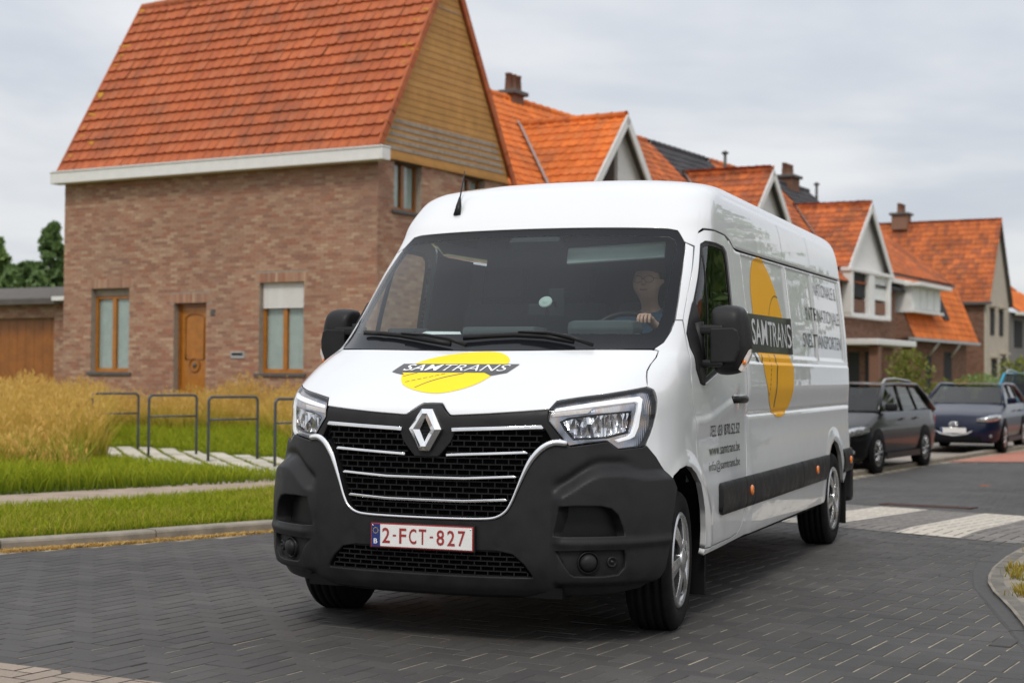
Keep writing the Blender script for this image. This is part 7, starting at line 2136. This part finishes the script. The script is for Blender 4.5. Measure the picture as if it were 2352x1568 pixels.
def tree(name, label, loc, h, rad, mat, conifer=False, n=2600, leaf=.16, trunk=.16, low=.25, group=None, cat='tree'):
    g = empty(name, loc); tag(g, label, cat, group)
    mb = MB(); mb.tube([(0, 0, -.1), (random.uniform(-.1, .1), 0, h * .4), (random.uniform(-.15, .15), random.uniform(-.1, .1), h * .92)], [trunk, trunk * .7, trunk * .15], 9)
    cl = []
    k = 46
    for i in range(k):
        t = (i + .5) / k
        z = h * (low + (1 - low) * t)
        if conifer: r_ = rad * (1 - t) ** .75 * 1.0 + .12
        else: r_ = rad * math.sqrt(max(0, 1 - (2 * (t - .45) / 1.12) ** 2)) + .1
        w = i * 2.4; q = random.uniform(.35, 1.0)
        c = (r_ * q * math.cos(w), r_ * q * math.sin(w), z); cl.append((c, max(.25, r_ * random.uniform(.28, .5))))
        if i % 3 == 0: mb.tube([(0, 0, z - .15 * h * (1 - t) - .1), (c[0] * .6, c[1] * .6, z - .05), c], [trunk * .35, trunk * .2, .01], 5)
    mb.build('trunk', M_BARK, g)
    per = n // k
    P = []
    for c, r_ in cl:
        d = RNG.normal(0, 1, (per, 3)); d /= np.linalg.norm(d, axis=1, keepdims=True)
        P.append(np.array(c) + d * (r_ * RNG.uniform(.25, 1.05, (per, 1)) ** .6) * np.array([1, 1, .75]))
    leaves('crown', np.concatenate(P), leaf, mat, g)
    return g
GT = 'trees beyond the garage'
tree('conifer', 'tall pointed dark conifer directly left of the corner house', (-20.9, 71, 0), 7.9, 1.8, M_LEAFD, True, 6500, .20, .2, .10, GT)
tree('broadleaf_tree', 'broad conical tree at the left edge behind the garage', (-24.2, 73, 0), 7.4, 2.5, M_LEAF, True, 7000, .22, .2, .12, GT)
tree('broadleaf_tree', 'low rounded tree between the two pointed trees behind the garage', (-22.6, 74, 0), 6.2, 2.0, M_LEAF, False, 5000, .2, .2, .12, GT)
tree('broadleaf_tree', 'small dark tree at the foot of the pointed conifer', (-21.6, 69, 0), 6.0, 1.6, M_LEAFD, False, 4500, .18, .15, .08, GT)
tree('broadleaf_tree', 'bushy tree low above the garage roof at the left edge', (-23.4, 68, 0), 5.8, 1.7, M_LEAF, False, 4500, .18, .15, .08, GT)
# front gardens
e3h = lambda t, a: tuple(np.array([-2.68, 32.0]) + MV * a + EV * t)
tree('garden_shrub', 'yellow green young tree in a planter before the brick house', (11.35, 45.0, 0), 2.0, .55, M_LEAFY, False, 1300, .06, .035, .35, None, 'shrub')
c_ = e3h(18.5, -6.2); tree('garden_shrub', 'low yellow green hedge behind the navy hatchback', (c_[0] + .9, c_[1], 0), 1.15, .9, M_LEAFY, False, 1500, .06, .04, .15, None, 'shrub')
c_ = e3h(24.5, -6.2); tree('garden_shrub', 'small round green bush by the brick wall left of the blue van', (c_[0], c_[1], 0), 1.3, .8, M_LEAF, False, 1500, .06, .04, .1, None, 'shrub')
c_ = e3h(30.5, -6.2); tree('garden_shrub', 'dry yellow bush above the roof of the blue van', (c_[0], c_[1], 0), 1.9, 1.1, M_LEAFY, False, 1500, .07, .04, .1, None, 'shrub')
def gwall(label, t0, t1, a, h_, mat, name='garden_wall'):
    p, q = e3h(t0, a), e3h(t1, a)
    mb = MB(); mb.box(((p[0] + q[0]) / 2, (p[1] + q[1]) / 2, h_ / 2 - .1), (t1 - t0, .22, h_ + .2), rz=math.atan2(EV[1], EV[0])); mb.box(((p[0] + q[0]) / 2, (p[1] + q[1]) / 2, h_ + .03), (t1 - t0 + .06, .30, .06), rz=math.atan2(EV[1], EV[0]))
    o = mb.build(name, mat); tag(o, label, 'wall')
gwall('pale low planter wall beside the yellow green young tree', 14.0, 17.4, -6.3, .75, M_CONC)
gwall('dark brick garden wall with coping behind the navy hatchback', 17.6, 28.0, -6.35, .55, M_BRICK2)
# ---- across the street, seen mirrored in the van's flank and door glass
tree('street_tree', 'leafy tree across the street reflected in the van door window', (9.4, 18.6, -.1), 6.6, 2.0, M_LEAFD, False, 6000, .15, .14, .10, 'trees across the street')
tree('street_tree', 'second leafy tree across the street reflected in the van side', (12.8, 23.6, -.2), 7.0, 2.2, M_LEAF, False, 5000, .16, .14, .22, 'trees across the street')
tree('street_tree', 'third leafy tree further along the street opposite the terrace', (20.5, 37.5, -.3), 7.5, 2.3, M_LEAF, False, 4000, .18, .14, .2, 'trees across the street')
parked_car('parked_car', 'white car parked across the street reflected in the van side', (10.8, 20.6, ds), HRZ, M_CWHITE, group='cars parked across the street')
parked_car('parked_car', 'blue car parked further along across the street reflected in the van side', (14.4, 26.6, ds), HRZ, M_CBLUE, group='cars parked across the street')
ro = row('opposite_house', 'pale rendered house across the street reflected in the van side')
ro['group'] = 'houses across the street'
mb = MB(); mb.box((22.5, 6, 2.6), (.3, 34, 5.4)); mb.build('wall', M_RENDER, ro)
slope_roof(ro, (22.2, 0, 5.2), (26.5, 0, 8.8), -11, 23, M_TILE_B, .4, .45)
for k in range(8):
    mb = MB(); mb.box((22.33, -9 + k * 4.2, 1.7), (.05, 1.5, 1.5)); mb.build('window', M_DARKROOM, ro)
    mb = MB(); mb.box((22.33, -9 + k * 4.2, 4.1), (.05, 1.3, 1.3)); mb.build('window', M_DARKROOM, ro)
# litter on the road
mb = MB(); mb.box((0, 0, 0), (.12, .05, .006)); o = mb.build('dry_leaf', M_AMBER); o.location = (6.0, 19.9, -.10); tag(o, 'small orange leaf on the road beyond the crossing', 'leaf')
